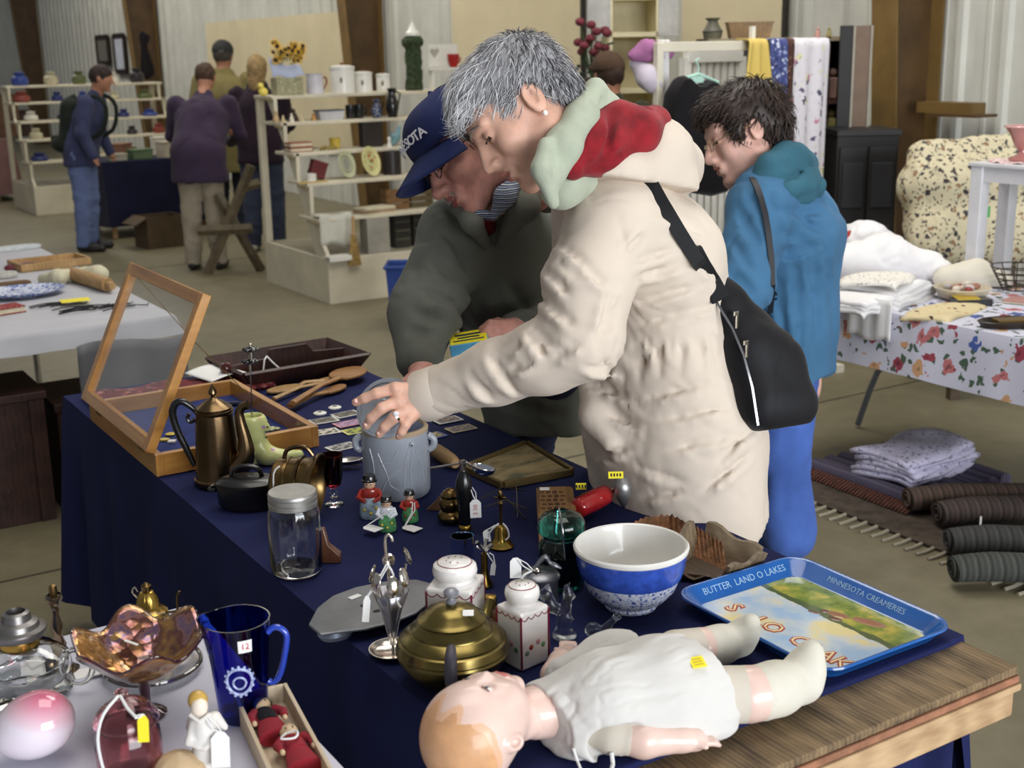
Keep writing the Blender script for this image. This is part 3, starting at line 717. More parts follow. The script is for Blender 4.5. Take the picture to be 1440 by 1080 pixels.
# hair
def hair_cap(Mh, hs, org, fn, vox=.004):
    s = SDF((-.13*hs, -.15*hs, -.14*hs),(.13*hs, .15*hs, .17*hs), vox); fn(s, hs); v, f = s.net(1); n = vnormals(v, f)
    A = np.array(Mh.to_3x3()); return v, f, n, v@A.T+np.array(Mh.translation)-np.array(org), n@A.T
def grey_hair(s, h):
    s.ell((0, -.022*h, .048*h),(.085*h, .103*h, .088*h), k=.01); s.ell((0, .040*h, .085*h),(.064*h, .054*h, .046*h), k=.03); s.ell((0, -.07*h, .0),(.07*h, .045*h, .06*h), k=.02)
    s.ell((0, .086*h, .072*h),(.050*h, .018*h, .022*h), k=.02)
    s.ell((0, .095*h, -.04*h),(.12*h, .068*h, .088*h), k=.012, op='s'); s.ell((0, .10*h, .0),(.062*h, .05*h, .056*h), k=.012, op='s')
    for e in (-1, 1): s.ell((e*.085*h, -.006*h, -.012*h),(.035*h, .030*h, .042*h), k=.008, op='s')
    s.ell((0, -.03*h, -.10*h),(.12*h, .12*h, .045*h), k=.02, op='s')
hl, hf, hn, hw, hnw = hair_cap(Mh, hs, WO, grey_hair)
hg = [M('hair_white', (214, 214, 216), .55, var=.08), M('hair_grey', (160, 160, 164), .55, var=.1), M('hair_slate', (92, 92, 98), .55, var=.1)]
hm = np_mesh('hair', hw, hf, hg[1]); ho = link('hair', hm, W)
fwn = V(fw).normalized(); crown = V(Hc)-WO+V(up_).normalized()*.13-fwn*.05
st = strands(hw, hnw, 5200, lambda p: (p-crown)+fwn*.06, .028, .0011, .0045, 3, jitter=.7)
# darker on the crown and nape, white over the brow
lc = np.array([(V(q)) for q in st.v[::12]]); loc_y = (lc-np.array(V(Hc)-WO))@np.array(fwn)
for i in range(len(st.mi)//9):
    yv = loc_y[i]+random.gauss(0, .03); m = 0 if yv > .02 else (1 if yv > -.05 else 2)
    if random.random() < .35: m = random.randint(0, 1)
    for k in range(9): st.mi[i*9+k] = m
st.build('hair_strands', hg, ho, smooth=180)
def lashes(owner, Mx, h, mat):
    for e in (-1, 1): MB().at(Mx).tube([(e*x*h, (y+.0042)*h, z*h) for x, y, z in ((.0205, .0856, .0035),(.026, .0898, .0025),(.032, .0912, .0022),(.038, .0896, .003),(.0435, .0850, .005))], [.0006, .0012, .0014, .0013, .0006], 6).build('eyelash', mat, owner)
lash = M('lash_dark', (52, 40, 36), .7)
# eyebrow, earring, watch strap, ring, cuff button, coat seams
Mhl = Matrix.Translation(-WO)@Mh
lashes(W, Mhl, hs, lash)
for e in (-1, 1):
    MB().at(Mhl).tube([(e*.016*hs, .105*hs, .031*hs),(e*.034*hs, .0975*hs, .036*hs),(e*.05*hs, .084*hs, .031*hs)], [.0022, .003, .0012], 6).build('eyebrow', M('brow_grey', (120, 108, 100), .8), W)
    MB().at(Mhl).ball((e*.083*hs, -.006*hs, -.036*hs), .0052).build('earring', M('pearl', (240, 236, 228), .15, coat=.6), W)
ax, ay, az = axes(J(596, 556, 2.565)-J(640, 545, 2.56));
MB().at(frame(ax, ay, az, J(608, 552, 2.568)-WO)).lathe([(.031, -.006),(.0345, -.006),(.0345, .006),(.031, .006),(.031, -.006)], 28, sx=1.0, sy=1.08).build('watch_strap', black_pl, W)
ax, ay, az = axes(J(541, 600, 2.535)-J(569, 577, 2.546)); rp = J(556.5, 586, 2.529)-WO
rg = MB().at(frame(ax, ay, az, rp)).lathe([(.0112, -.0022),(.0128, -.0022),(.0128, .0022),(.0112, .0022),(.0112, -.0022)], 20).build('ring', silver, W)
MB().ball(J(557, 582, 2.513)-WO, (.007, .0055, .0055), 8, 5).build('ring_stone', M('stone_white', (240, 240, 245), .08, coat=1), rg, smooth=None)
nails = M('nail', (236, 190, 178), .25)
for x, y, d_ in ((501, 564, 2.5545),(515, 597, 2.5435),(533, 609, 2.5395),(561, 612, 2.5415)): MB().ball(J(x, y, d_)-WO, (.0052, .0042, .0048), 8, 5).build('fingernail', nails, W)
MB().ball(J(637, 516, 2.505)-WO, (.006, .005, .006)).build('cuff_snap', M('snap_dark', (60, 54, 48), .3, .6), W)
# trousers and shoes
tr = cloth('pale_trousers', (208, 210, 220), var=.04, fold=.3)
s = SDF(V((1.44, 1.70, .03)), V((2.16, 2.6, .95)), .012)
ft = []
for sg in (-1, 1):
    a = V((hip.x+.0, hip.y, .9))+Lw*.09*sg; kn = V((hip.x+.02, hip.y, .50))+Lw*.10*sg; an = V((hip.x+.04, hip.y, .09))+Lw*.11*sg; ft.append(an)
    s.chain([a, kn, an], [.105, .083, .07], k=.03)
s.plane((0, 0, .06),(0, 0, -1)); sdf_part(s, 'trousers', tr, W, fold=(.006, 14, (0, 0, 1), .5), org=WO)
shoe_b = M('brown_leather', (74, 46, 34), .4)
def shoe(an, fdir, owner, org, mat, L=.26, nm='shoe'):
    f_ = V(fdir).normalized(); g = V((an.x, an.y, 0)); l = V((-f_.y, f_.x, 0))
    s = SDF(g-V((.3, .3, 0))*1.0-V((0, 0, .02)), g+V((.3, .3, .14)), .009)
    s.chain([g-f_*.06+V((0, 0, .045)), g+f_*.06+V((0, 0, .04)), g+f_*(L-.1)+V((0, 0, .032))], [.042, .042, .034], k=.03, sq=(l, 1.15)); s.cone(g+V((0, 0, .05)), g+V((0, 0, .1)), .05, .046, .03)
    s.plane((0, 0, .006),(0, 0, -1)); return sdf_part(s, nm, mat, owner, org=org)
for a in ft: shoe(a, Fw, W, WO, shoe_b)
# shoulder bag: strap over the coat, black zipped bag on the hip
bag = thing('shoulder_bag', 'black zipped shoulder bag hanging at the cream parka', 'bag', (J(1060, 500, 2.55).x, J(1060, 500, 2.55).y, J(1060, 600, 2.55).z))
BO = V(bag.location); blk = cloth('black_nylon', (24, 24, 28), var=.2, bs=900, bump=.3, fold=.25, fs=18, rough=.6)
s = SDF(J(1060, 480, 2.57)-V((.3, .3, .3)), J(1060, 480, 2.57)+V((.3, .3, .3)), .0065)
vd = V((.515, .819, -.2))
s.chain([J(990, 375, 2.585), J(1020, 428, 2.575), J(1055, 490, 2.565), J(1076, 560, 2.56)], [.020, .042, .058, .062], k=.03, sq=(vd, .75)); s.chain([J(1060, 455, 2.59), J(1092, 510, 2.585), J(1108, 562, 2.585)], [.03, .05, .055], k=.04, sq=(vd, .75))
s.cone(J(1075, 575, 2.56), J(1118, 572, 2.585), .048, .042, .03, sq=(vd, .8)); s.plane(J(1100, 602, 2.56), ID+IR*.14)
sdf_part(s, 'bag_body', blk, bag, it=2, fold=(.003, 12, (1, 0, 1), 1.5), org=BO)
def ribbon(path, w, th, nrm):
    b = MB(); R = []
    for i, p in enumerate(path):
        t_ = (path[min(i+1, len(path)-1)]-path[max(i-1, 0)]).normalized(); n_ = (V(nrm)-t_*V(nrm).dot(t_)).normalized(); sd = t_.cross(n_)
        R.append([p+sd*w+n_*th, p-sd*w+n_*th, p-sd*w-n_*th, p+sd*w-n_*th])
    return b.loft(R)
ribbon([s_coat.surf(x, y, 2.2, 2.8, .017)-BO for x, y in ((912, 252),(920, 266),(930, 284),(942, 304),(955, 326),(968, 347),(982, 368))]+[J(995, 392, 2.53)-BO], .0135, .0030, -vd).build('strap', blk, bag, smooth=50)
ribbon([s_coat.surf(x, y, 2.2, 2.8, .014)-BO for x, y in ((974, 352),(986, 374))]+[J(1000, 396, 2.512)-BO, J(1014, 422, 2.512)-BO], .019, .006, -vd).build('strap_pad', blk, bag, smooth=50, bevel=.003)
zp = [J(1002, 415, 2.527), J(1030, 462, 2.515), J(1046, 500, 2.505), J(1058, 545, 2.499), J(1066, 598, 2.508)]
ribbon([p-BO for p in zp], .0022, .0015, -vd).build('zipper', steel, bag)
for (x, y, dd) in ((1035, 441, 2.519),(1049, 482, 2.500)): MB().box(J(x, y, dd)-BO, (.012, .004, .009)).box(J(x+1, y+12, dd-.001)-BO, (.006, .003, .026)).build('zipper_pull', silver, bag, smooth=None, bevel=.001)
# the man in the cap
Mo = V((1.86, 2.98, 0)); MN = thing('person', 'man in a navy cap and dark grey jacket examining wares at the table', 'person', Mo)
jk = cloth('dark_grey_jacket', (98, 100, 92), var=.12, bs=700, bump=.3, fold=.5, fs=14, rough=.85)
hip_m, wai_m, che_m, nec_m = J(762, 590, 3.36), J(748, 510, 3.34), J(708, 395, 3.20), J(690, 312, 3.03)
Lm = V((.55, .83, 0)).normalized()
s = SDF(V(che_m)-V((.55, .55, .52)), V(che_m)+V((.5, .5, .32)), .009)
s.chain([hip_m, wai_m, che_m], [.155, .15, .145], k=.05, sq=(Lm, 1.25)); s.cone(che_m, nec_m, .14, .085, .06, sq=(Lm, 1.3))
a1, a2, a3 = J(642, 336, 3.02), J(596, 442, 2.90), J(590, 506, 2.83)
s.chain([nec_m, a1], [.085, .088], k=.05); s.chain([a1, a2, a3], [.088, .080, .056], k=.03)
b1, b2, b3 = J(775, 350, 3.20), J(790, 465, 3.05), J(728, 470, 2.95)
s.chain([nec_m, b1], [.085, .085], k=.05); s.chain([b1, b2], [.086, .072], k=.03); s.chain([b2, b3], [.07, .052], k=.03)
s.plane(J(760, 606, 3.36), ID*1+V((0, 0, -.4)))
# open front showing the shirt
s.chain([J(688, 292, 2.88), J(684, 330, 2.97), J(686, 372, 3.02)], [.030, .022, .004], k=.012, op='s')
s.chain([J(688, 365, 3.035), J(694, 470, 3.17)], [.004, .004], k=.01, op='s')
s.crease([[(628, 330),(655, 360)], [(610, 370),(650, 395)], [(600, 410),(640, 428)], [(585, 440),(622, 452)], [(575, 465),(610, 470)], [(640, 345),(668, 395)], [(655, 400),(690, 470)], [(645, 440),(672, 490)], [(715, 400),(745, 440)], [(700, 490),(760, 510)], [(720, 540),(800, 560)], [(705, 570),(790, 585)]], 2.6, 3.5, r=.006, k=.02)
sdf_part(s, 'jacket', jk, MN, it=2, fold=[(.008, 7, (1, .2, -.6), 4),(.005, 15, (.6, .2, -.5), 5)], org=Mo)
# jacket collar
s = SDF(J(690, 300, 3.0)-V((.25, .25, .14)), J(690, 300, 3.0)+V((.25, .25, .14)), .006)
s.chain([J(645, 292, 2.86), J(664, 312, 2.83), J(684, 345, 2.93)], [.018, .024, .012], k=.015); s.chain([J(752, 255, 2.90), J(736, 290, 2.83), J(704, 345, 2.92)], [.030, .034, .012], k=.02); s.chain([J(640, 300, 3.02), J(648, 292, 2.92)], [.035, .025], k=.02); s.chain([J(770, 270, 3.0), J(752, 260, 2.9)], [.05, .03], k=.02)
sdf_part(s, 'jacket_collar', jk, MN, org=Mo)
# plaid shirt collar and red jumper in the opening
plaid = stripes('plaid_shirt', [(60, 70, 96),(130, 140, 160),(40, 44, 62),(176, 182, 190)], 110, 2)
s = SDF(J(690, 300, 2.98)-V((.2, .2, .14)), J(690, 300, 2.98)+V((.2, .2, .14)), .006)
s.cone(J(690, 318, 2.99), J(688, 372, 3.07), .05, .03, .03); sdf_part(s, 'red_jumper', M('red_wool', (120, 26, 30), .9, var=.3, vs=30, bump=.4, bs=300), MN, org=Mo)
s = SDF(J(700, 285, 2.85)-V((.16, .16, .11)), J(700, 285, 2.85)+V((.16, .16, .11)), .005)
s.chain([J(728, 252, 2.83), J(710, 276, 2.79), J(694, 304, 2.82)], [.016, .024, .010], k=.01); s.chain([J(672, 298, 2.82), J(690, 304, 2.84)], [.014, .010], k=.01); sdf_part(s, 'shirt_collar', plaid, MN, org=Mo)
# zip line
MB().tube([J(694, 352, 2.965)-Mo, J(718, 330, 2.93)-Mo, J(738, 308, 2.925)-Mo], .003, 6).build('zipper', M('zip_grey', (130, 130, 126), .4, .5), MN)
# head, hands
Hm = J(664, 212, 2.86); fm = (-IR*.80+ID*.64-IF*.30); um = (-IR*.60-ID*.80); Mm = head_frame(Hm, fm, um); hm_s = 1.10
hv = person_head(MN, Mo, Mm, hm_s, None, None, None, lid=1.0, neck=(0, -.055, -.15), extra=lambda s: (s.ell((0, .116*hm_s, -.03*hm_s),(.014, .012, .012), k=.01), s.ell((0, .06, -.09),(.04, .03, .02), k=.02)))
s = SDF(J(716, 470, 2.9)-V((.12, .12, .1)), J(716, 470, 2.9)+V((.12, .12, .1)), .003)
s.cone(J(745, 470, 2.96), J(722, 468, 2.93), .03, .028, .02); s.cone(J(722, 466, 2.925), J(700, 466, 2.90), .030, .022, .02)
for (x0, y0, x1, y1, x2, y2, d_) in ((704, 457, 690, 456, 678, 463, 2.885),(702, 464, 686, 465, 676, 472, 2.878),(703, 473, 690, 477, 680, 482, 2.876),(706, 481, 696, 487, 688, 490, 2.878)):
    s.chain([J(x0, y0, d_+.015), J(x1, y1, d_), J(x2, y2, d_+.004)], [.0125, .011, .009], k=.005)
s.chain([J(716, 458, 2.915), J(700, 454, 2.93), J(686, 456, 2.94)], [.014, .012, .009], k=.006)
v1, f1 = s.net(1)
s = SDF(J(592, 528, 2.8)-V((.12, .12, .1)), J(592, 528, 2.8)+V((.12, .12, .1)), .003)
s.cone(J(592, 505, 2.83), J(594, 520, 2.80), .028, .027, .02); s.cone(J(594, 520, 2.80), J(588, 532, 2.765), .027, .022, .02)
for (x, y, x2, y2) in ((578, 532, 566, 540),(584, 537, 574, 547),(592, 539, 585, 550),(600, 538, 596, 549)): s.chain([J(590, 528, 2.78), J(x, y, 2.75), J(x2, y2, 2.735)], [.014, .0115, .009], k=.006)
s.chain([J(602, 524, 2.79), J(612, 534, 2.76), J(612, 544, 2.745)], [.014, .012, .009], k=.006)
v2, f2 = s.net(1)
s = SDF(V(che_m)-V((.45, .45, .4)), V(che_m)+V((.4, .4, .36)), .014)
s.chain([hip_m, wai_m, che_m, nec_m, Hm-um.normalized()*.1], [.1, .1, .105, .045, .036], k=.05); s.chain([nec_m, a1, a2, a3], [.05, .055, .05, .03], k=.03); s.chain([nec_m, b1, b2, b3], [.05, .055, .045, .03], k=.03)
v3, f3 = s.net(1); mo_ = np.array(Mo)
v, f, mi = join([hv, (v1-mo_, f1, 0),(v2-mo_, f2, 0),(v3-mo_, f3, 0)])
me = np_mesh('body', v, f, [skin_man, M('lip_ruddy', (150, 84, 80), .5), eye_d]); me.polygons.foreach_set('material_index', mi.astype(np.int32)); link('body', me, MN)
Mml = Matrix.Translation(-Mo)@Mm; h = hm_s
lashes(MN, Mml, h, lash)
# hair fringe below the cap, moustache
hd = [M('hair_dark_brown', (58, 46, 38), .6), M('hair_brown_grey', (96, 84, 74), .6), M('hair_dark2', (42, 34, 30), .6)]
def fringe(s, h):
    s.ell((0, -.022*h, .03*h),(.080*h, .098*h, .080*h), k=.01); s.ell((0, .09*h, -.03*h),(.13*h, .075*h, .12*h), k=.01, op='s'); s.ell((0, -.02*h, -.09*h),(.12*h, .12*h, .045*h), k=.02, op='s')
    for e in (-1, 1): s.ell((e*.085*h, -.008*h, -.01*h),(.03*h, .024*h, .036*h), k=.008, op='s')
hl, hf, hn, hw, hnw = hair_cap(Mm, h, Mo, fringe); hob = link('hair', np_mesh('hair', hw, hf, hd[0]), MN)
strands(hw, hnw, 900, lambda p: -um, .022, .0011, .003, 5, jitter=.6, sel=(hl[:, 2] < .04)).build('hair_strands', hd, hob, smooth=180)
mv = np.array([[x*h, (.104-abs(x)*.35)*h, (-.045-abs(x)*.16)*h] for x in np.linspace(-.024, .024, 40)]*3)+rng.normal(0, .0016, (120, 3))
mvw = mv@np.array(Mm.to_3x3()).T+np.array(Mm.translation)-mo_; mn = np.repeat([np.array(V(fm).normalized())], 120, 0)
strands(mvw, mn, 420, lambda p: -um, .010, .0009, .001, 6, jitter=.7).build('moustache', [M('moustache_white', (206, 196, 188), .7), M('moustache_grey', (160, 148, 140), .7), M('moustache_dark', (120, 104, 96), .7)], MN, smooth=180)
# spectacles
gl = thing('eyeglasses', 'thin dark-framed eyeglasses on the man in the cap', 'glasses', Mo); wire = M('glasses_wire', (36, 34, 36), .3, .7)
for e in (-1, 1):
    MB().at(Mml).tube([(e*(.033+.021*math.cos(a))*h, (.103-.006*abs(math.cos(a)))*h, (.004+.016*math.sin(a))*h) for a in [i*math.pi/9 for i in range(18)]], .0012, 6, closed=True).build('rim', wire, gl)
    b = MB().at(Mml); b.add([(e*(.033+.020*math.cos(a))*h, .102*h, (.004+.015*math.sin(a))*h) for a in [i*math.pi/9 for i in range(18)]], [tuple(range(18))]); b.build('lens', pane('lens_glass', .10), gl)
    MB().at(Mml).tube([(e*.054*h, .098*h, .008*h),(e*.072*h, .06*h, .010*h),(e*.084*h, -.005*h, .012*h),(e*.082*h, -.02*h, 0)], .0014, 6).build('temple', wire, gl)
MB().at(Mml).tube([(-.012*h, .106*h, .006*h),(0, .112*h, .01*h),(.012*h, .106*h, .006*h)], .0012, 6).build('bridge', wire, gl)
# cap
cap = thing('baseball_cap', 'navy baseball cap with white capital letters worn by the man', 'cap', Mo); capc = cloth('cap_navy', (36, 46, 92), var=.2, bs=900, bump=.5)
s = SDF((-.15, -.16, -.05),(.15, .23, .2), .0045)
s.ell((0, -.008*h, .045*h),(.090*h, .110*h, .098*h), k=.01); s.ell((0, .05*h, .07*h),(.072*h, .058*h, .060*h), k=.03); s.ell((0, -.010*h, .03*h),(.084*h, .104*h, .095*h), k=.004, op='s'); s.plane((0, 0, .034*h),(0, .12, -1))
s.cone((0, -.006*h, .142*h),(0, -.006*h, .147*h), .008, .006, .004)
def place_local(s, Mx, org, it=1):
    v, f = s.net(it); return v@np.array(Mx.to_3x3()).T+np.array(Mx.translation)-np.array(org), f
v, f = place_local(s, Mm, Mo); link('crown', np_mesh('crown', v, f, capc), cap)
b = MB().at(Mml)
def brim(u, v_):
    a = (u-.5)*2; r0 = .098; r1 = .098+.085*(1-abs(a)**2.6)**.5; r = (r0+(r1-r0)*v_)
    x = math.sin(a*1.25)*(.078 if v_ < .01 else .078+.004*v_); y = math.cos(a*1.25)*.098+(r1-r0)*v_*.98
    return (x*h, (y+.004)*h, (.052-.022*(x/.08)**2-.035*v_)*h)
b.grid(brim, 20, 8); b.build('brim', capc, cap, smooth=180, solid=.005)
stm = M('cap_seam', (24, 30, 62), .9)
for a in (0, 60, 120, 180, 240, 300):
    pts = []
    for k in range(7):
        el_ = .28+k*.2; pts.append((.0915*h*math.cos(el_)*math.sin(math.radians(a)),(-.008+.112*math.cos(el_)*math.cos(math.radians(a)))*h, (.045+.099*math.sin(el_))*h))
    if a != 0: MB().at(Mml).tube(pts, .0012, 5).build('seam', stm, cap)
wl = M('cap_letter', (226, 226, 232), .7, var=0)
for i, ch in enumerate('MINNESOTA'):
    a = .42-i*.155; x = math.sin(a)*.088; y = .003+math.cos(a)*.108
    X = V((-math.cos(a), math.sin(a)*1.1, 0)).normalized(); Z = V((math.sin(a), math.cos(a), .22)).normalized(); Yv = Z.cross(X)
    text_part('letter', ch, .031, wl, cap, Mml@Matrix.Translation(V((x*h, (y+.008)*h, .078*h+.006*math.cos(a*2))))@frame(X, Yv, Z), .0006, bold=.0006)
# jeans and shoes
jean_d = cloth('dark_jeans', (30, 34, 62), var=.2, fold=.4)
s = SDF(Mo+V((-.5, -.5, .03)), Mo+V((.5, .5, 1.05)), .012); fts = []
for sg in (-1, 1):
    a = V((hip_m.x, hip_m.y, .86))+Lm*.09*sg; kn = V((Mo.x, Mo.y, .48))+Lm*.1*sg; an = V((Mo.x+.03, Mo.y+.02, .09))+Lm*.11*sg; fts.append(an); s.chain([a, kn, an], [.11, .085, .07], k=.03)
s.plane((0, 0, .05),(0, 0, -1)); sdf_part(s, 'jeans', jean_d, MN, fold=(.008, 12, (0, 0, 1), .6), org=Mo)
for a in fts: shoe(a, (-1, -.2, 0), MN, Mo, black_iron)
# small blue box in his hand
bx = thing('blue_box', 'small light blue box with a yellow label held by the man', 'box', J(660, 482, 2.87));
ax_ = (J(694, 473, 2.86)-J(637, 482, 2.86)).normalized(); nz = (-ID*.85-IF*.45); nz = (nz-ax_*nz.dot(ax_)).normalized(); ny = nz.cross(ax_)
Mb = frame(ax_, ny, nz)
MB().at(Mb).box((0, 0, 0),(.088, .062, .028)).build('box_body', M('box_blue', (84, 158, 196), .5), bx, smooth=None, bevel=.002)
lb = MB().at(Mb).box((0, 0, .0148),(.084, .058, .0012)).build('lid_label', yellow_lab, bx, smooth=None)
MB().at(Mb).box((0, .012, .0158),(.06, .008, .0006)).box((0, -.002, .0158),(.05, .006, .0006)).box((0, -.016, .0158),(.07, .005, .0006)).build('label_print', M('label_dark', (44, 60, 70), .6), lb, smooth=None)
# the woman in teal
To = P(1112, 772, 0); TW = thing('person', 'dark-haired woman with glasses in a teal jacket behind the cream parka', 'person', To)
teal = cloth('teal_jacket', (66, 110, 146), var=.1, bs=600, bump=.3, fold=.4, fs=12, rough=.8)
Ft = (-IR*.93+IF*.37); Ft.z = 0; Ft.normalize(); Lt = V((-Ft.y, Ft.x, 0))
hip_t, wai_t, che_t, nec_t = J(1108, 540, 3.84), J(1104, 450, 3.80), J(1106, 330, 3.74), J(1092, 250, 3.70)
s = SDF(V(che_t)-V((.5, .5, .62)), V(che_t)+V((.5, .5, .34)), .0085)
s.chain([hip_t+V((0, 0, -.06)), wai_t, che_t], [.142, .14, .155], k=.05, sq=(Lt, 1.2)); s.cone(che_t, nec_t, .15, .085, .06, sq=(Lt, 1.3))
c1, c2, c3 = J(1068, 296, 3.57), J(1040, 410, 3.50), J(1010, 505, 3.52); s.chain([nec_t, c1], [.09, .09], k=.05); s.chain([c1, c2, c3], [.098, .085, .06], k=.03)
d1 = che_t+Lt*-.20*(-1 if (Lt.dot(IF) < 0) else 1)*-1+V((0, 0, .02)); s.chain([nec_t, d1, d1+V((0, 0, -.3))+Ft*.05], [.09, .09, .07], k=.05)
s.plane(J(1110, 556, 3.8), ID+IR*.5)
s.crease([[(1040, 300),(1065, 340)], [(1032, 340),(1058, 380)], [(1026, 390),(1060, 410)], [(1090, 320),(1140, 345)], [(1100, 360),(1150, 345)], [(1120, 300),(1160, 330)], [(1095, 400),(1100, 500)], [(1120, 380),(1125, 490)], [(1145, 360),(1152, 470)], [(1075, 430),(1082, 520)], [(1160, 330),(1170, 420)], [(1085, 295),(1160, 300)]], 3.2, 4.0, r=.007, k=.022)
s_teal = s; sdf_part(s, 'jacket', teal, TW, it=2, fold=[(.012, 7, (.4, -.3, -.9), 5),(.008, 13, (.3, .2, -.9), 5)], org=To)
s = SDF(J(1110, 245, 3.65)-V((.3, .3, .2)), J(1110, 245, 3.65)+V((.3, .3, .2)), .009)
s.chain([J(1060, 262, 3.55), J(1082, 236, 3.55), J(1108, 220, 3.60), J(1128, 232, 3.68)], [.03, .035, .04, .045], k=.03); s.chain([J(1068, 275, 3.55), J(1100, 272, 3.56), J(1142, 262, 3.64)], [.03, .05, .045], k=.04); s.chain([J(1110, 235, 3.62), J(1120, 265, 3.6)], [.06, .055], k=.03)
s.chain([J(1080, 258, 3.49), J(1115, 250, 3.53), J(1138, 232, 3.60)], [.007, .008, .007], k=.012, op='s'); s.chain([J(1072, 282, 3.49), J(1108, 284, 3.50), J(1150, 270, 3.58)], [.006, .006, .006], k=.02, op='s')
sdf_part(s, 'hood', M('teal_hood', (50, 98, 116), .9, var=.15, bump=.2, bs=300), TW, it=2, fold=(.010, 10, (1, 0, .4), 2), org=To)
Ht = J(1050, 190, 3.66); ftw = (-IR*.92+ID*.34+IF*.02); ut = (-IR*.32-ID*.95); Mt = head_frame(Ht, ftw, ut); ht = 1.12
hv = person_head(TW, To, Mt, ht, None, None, None, lid=.2, vox=.0036, neck=(0, -.05, -.14), smile=.004, extra=lambda s: (s.ell((0, .03, -.085),(.055, .05, .04), k=.03), s.ell((.0, .05, -.05),(.066, .04, .04), k=.02)))
s = SDF(V(che_t)-V((.4, .4, .5)), V(che_t)+V((.4, .4, .36)), .016)
s.chain([hip_t, wai_t, che_t, nec_t, Ht-ut.normalized()*.1], [.1, .1, .11, .055, .045], k=.05); s.chain([nec_t, c1, c2, c3], [.05, .06, .05, .035], k=.03)
w_ = c3; s.cone(c3, J(1000, 530, 3.5), .03, .028, .02)
for k_ in range(4): s.chain([J(1000, 530, 3.5), J(990+k_*5, 545, 3.48), J(984+k_*6, 556, 3.48)], [.016, .0125, .01], k=.006)
s.chain([J(1000, 528, 3.48), J(1010, 545, 3.46)], [.014, .01], k=.006)
v3, f3 = s.net(1); v, f, mi = join([hv, (v3-np.array(To), f3, 0)])
me = np_mesh('body', v, f, [M('skin_fair', (222, 176, 160), .5, var=.1, vs=26), lip, eye_d]); me.polygons.foreach_set('material_index', mi.astype(np.int32)); link('body', me, TW)
def dark_hair(s, h):
    s.ell((0, -.02*h, .046*h),(.088*h, .108*h, .092*h), k=.01); s.ell((0, -.06*h, -.005*h),(.078*h, .055*h, .065*h), k=.03); s.ell((0, .05*h, .085*h),(.066*h, .056*h, .045*h), k=.03)
    for e in (-1, 1): s.ell((e*.07*h, .03*h, .03*h),(.02*h, .022*h, .05*h), k=.02)
    s.ell((0, .105*h, -.03*h),(.12*h, .066*h, .088*h), k=.012, op='s')
    for e in (-1, 1): s.ell((e*.09*h, .0, -.012*h),(.035*h, .026*h, .038*h), k=.008, op='s')
    s.ell((0, -.03*h, -.10*h),(.12*h, .12*h, .045*h), k=.02, op='s')
hl, hf, hn, hw, hnw = hair_cap(Mt, ht, To, dark_hair, .005); hh = [M('hair_black', (50, 38, 33), .5), M('hair_brown2', (70, 54, 46), .5), M('hair_black2', (38, 29, 27), .45)]
hob = link('hair', np_mesh('hair', hw, hf, hh[0]), TW); crn = V(Ht)-To+V(ut).normalized()*.13
strands(hw, hnw, 1500, lambda p: (p-crn)+V(ftw)*.08, .036, .0022, .009, 9, jitter=.9).build('hair_strands', hh, hob, smooth=180)
Mtl = Matrix.Translation(-To)@Mt; h = ht
lashes(TW, Mtl, h, lash)
gl = thing('eyeglasses', 'small pale wire eyeglasses worn by the woman in teal', 'glasses', To); gw = M('glasses_gold', (196, 180, 140), .25, .9)
for e in (-1, 1):
    MB().at(Mtl).tube([(e*(.032+.019*math.cos(a))*h, (.106-.006*abs(math.cos(a)))*h, (.0+.014*math.sin(a))*h) for a in [i*math.pi/9 for i in range(18)]], .0016, 6, closed=True).build('rim', gw, gl)
    b = MB().at(Mtl); b.add([(e*(.032+.018*math.cos(a))*h, .105*h, (.0+.013*math.sin(a))*h) for a in [i*math.pi/9 for i in range(18)]], [tuple(range(18))]); b.build('lens', pane('lens_glass', .10), gl)
    MB().at(Mtl).tube([(e*.051*h, .10*h, .004*h),(e*.072*h, .06*h, .008*h),(e*.082*h, -.005*h, .012*h)], .0016, 6).build('temple', gw, gl)
MB().at(Mtl).tube([(-.013*h, .108*h, .0),(0, .113*h, .005*h),(.013*h, .108*h, 0)], .0016, 6).build('bridge', gw, gl)
jean = cloth('blue_jeans', (70, 100, 172), var=.2, fold=.5, fs=20)
s = SDF(To+V((-.5, -.5, .0)), To+V((.5, .6, 1.1)), .012)
s.chain([V((hip_t.x, hip_t.y, .92)), J(1096, 640, 3.83), J(1110, 752, 3.86)], [.125, .088, .082], k=.03); an2 = J(1085, 744, 4.0)
s.chain([V((hip_t.x, hip_t.y+.10, .92)), J(1080, 640, 3.98), an2], [.12, .085, .072], k=.02)
s.plane((0, 0, .02),(0, 0, -1)); sdf_part(s, 'jeans', jean, TW, it=2, fold=[(.014, 9, (.3, .2, 1), 3.5),(.006, 20, (1, 0, .3), 2.5)], org=To)
shoe(J(1112, 756, 3.86), Ft, TW, To, shoe_b, .25); shoe(an2, Ft, TW, To, shoe_b, .27)
ribbon([s_teal.surf(x, y, 3.3, 3.9, .006)-To for x, y in ((1058, 250),(1064, 262),(1070, 278),(1076, 300),(1081, 330),(1085, 365),(1086, 400),(1083, 440))], .008, .003, -IF).build('bag_strap', M('dark_strap', (30, 30, 36), .5), TW)
# wares on the navy table
def T(name, label, cat, px, pyb, r=0, z=ZT, rz=CY, group=None):
    p, u, v = place(px, pyb, r, z); return thing(name, label, cat, p, rz, group), u, v
def L(prof, u, v): return [(r*u, z*v) for r, z in prof]
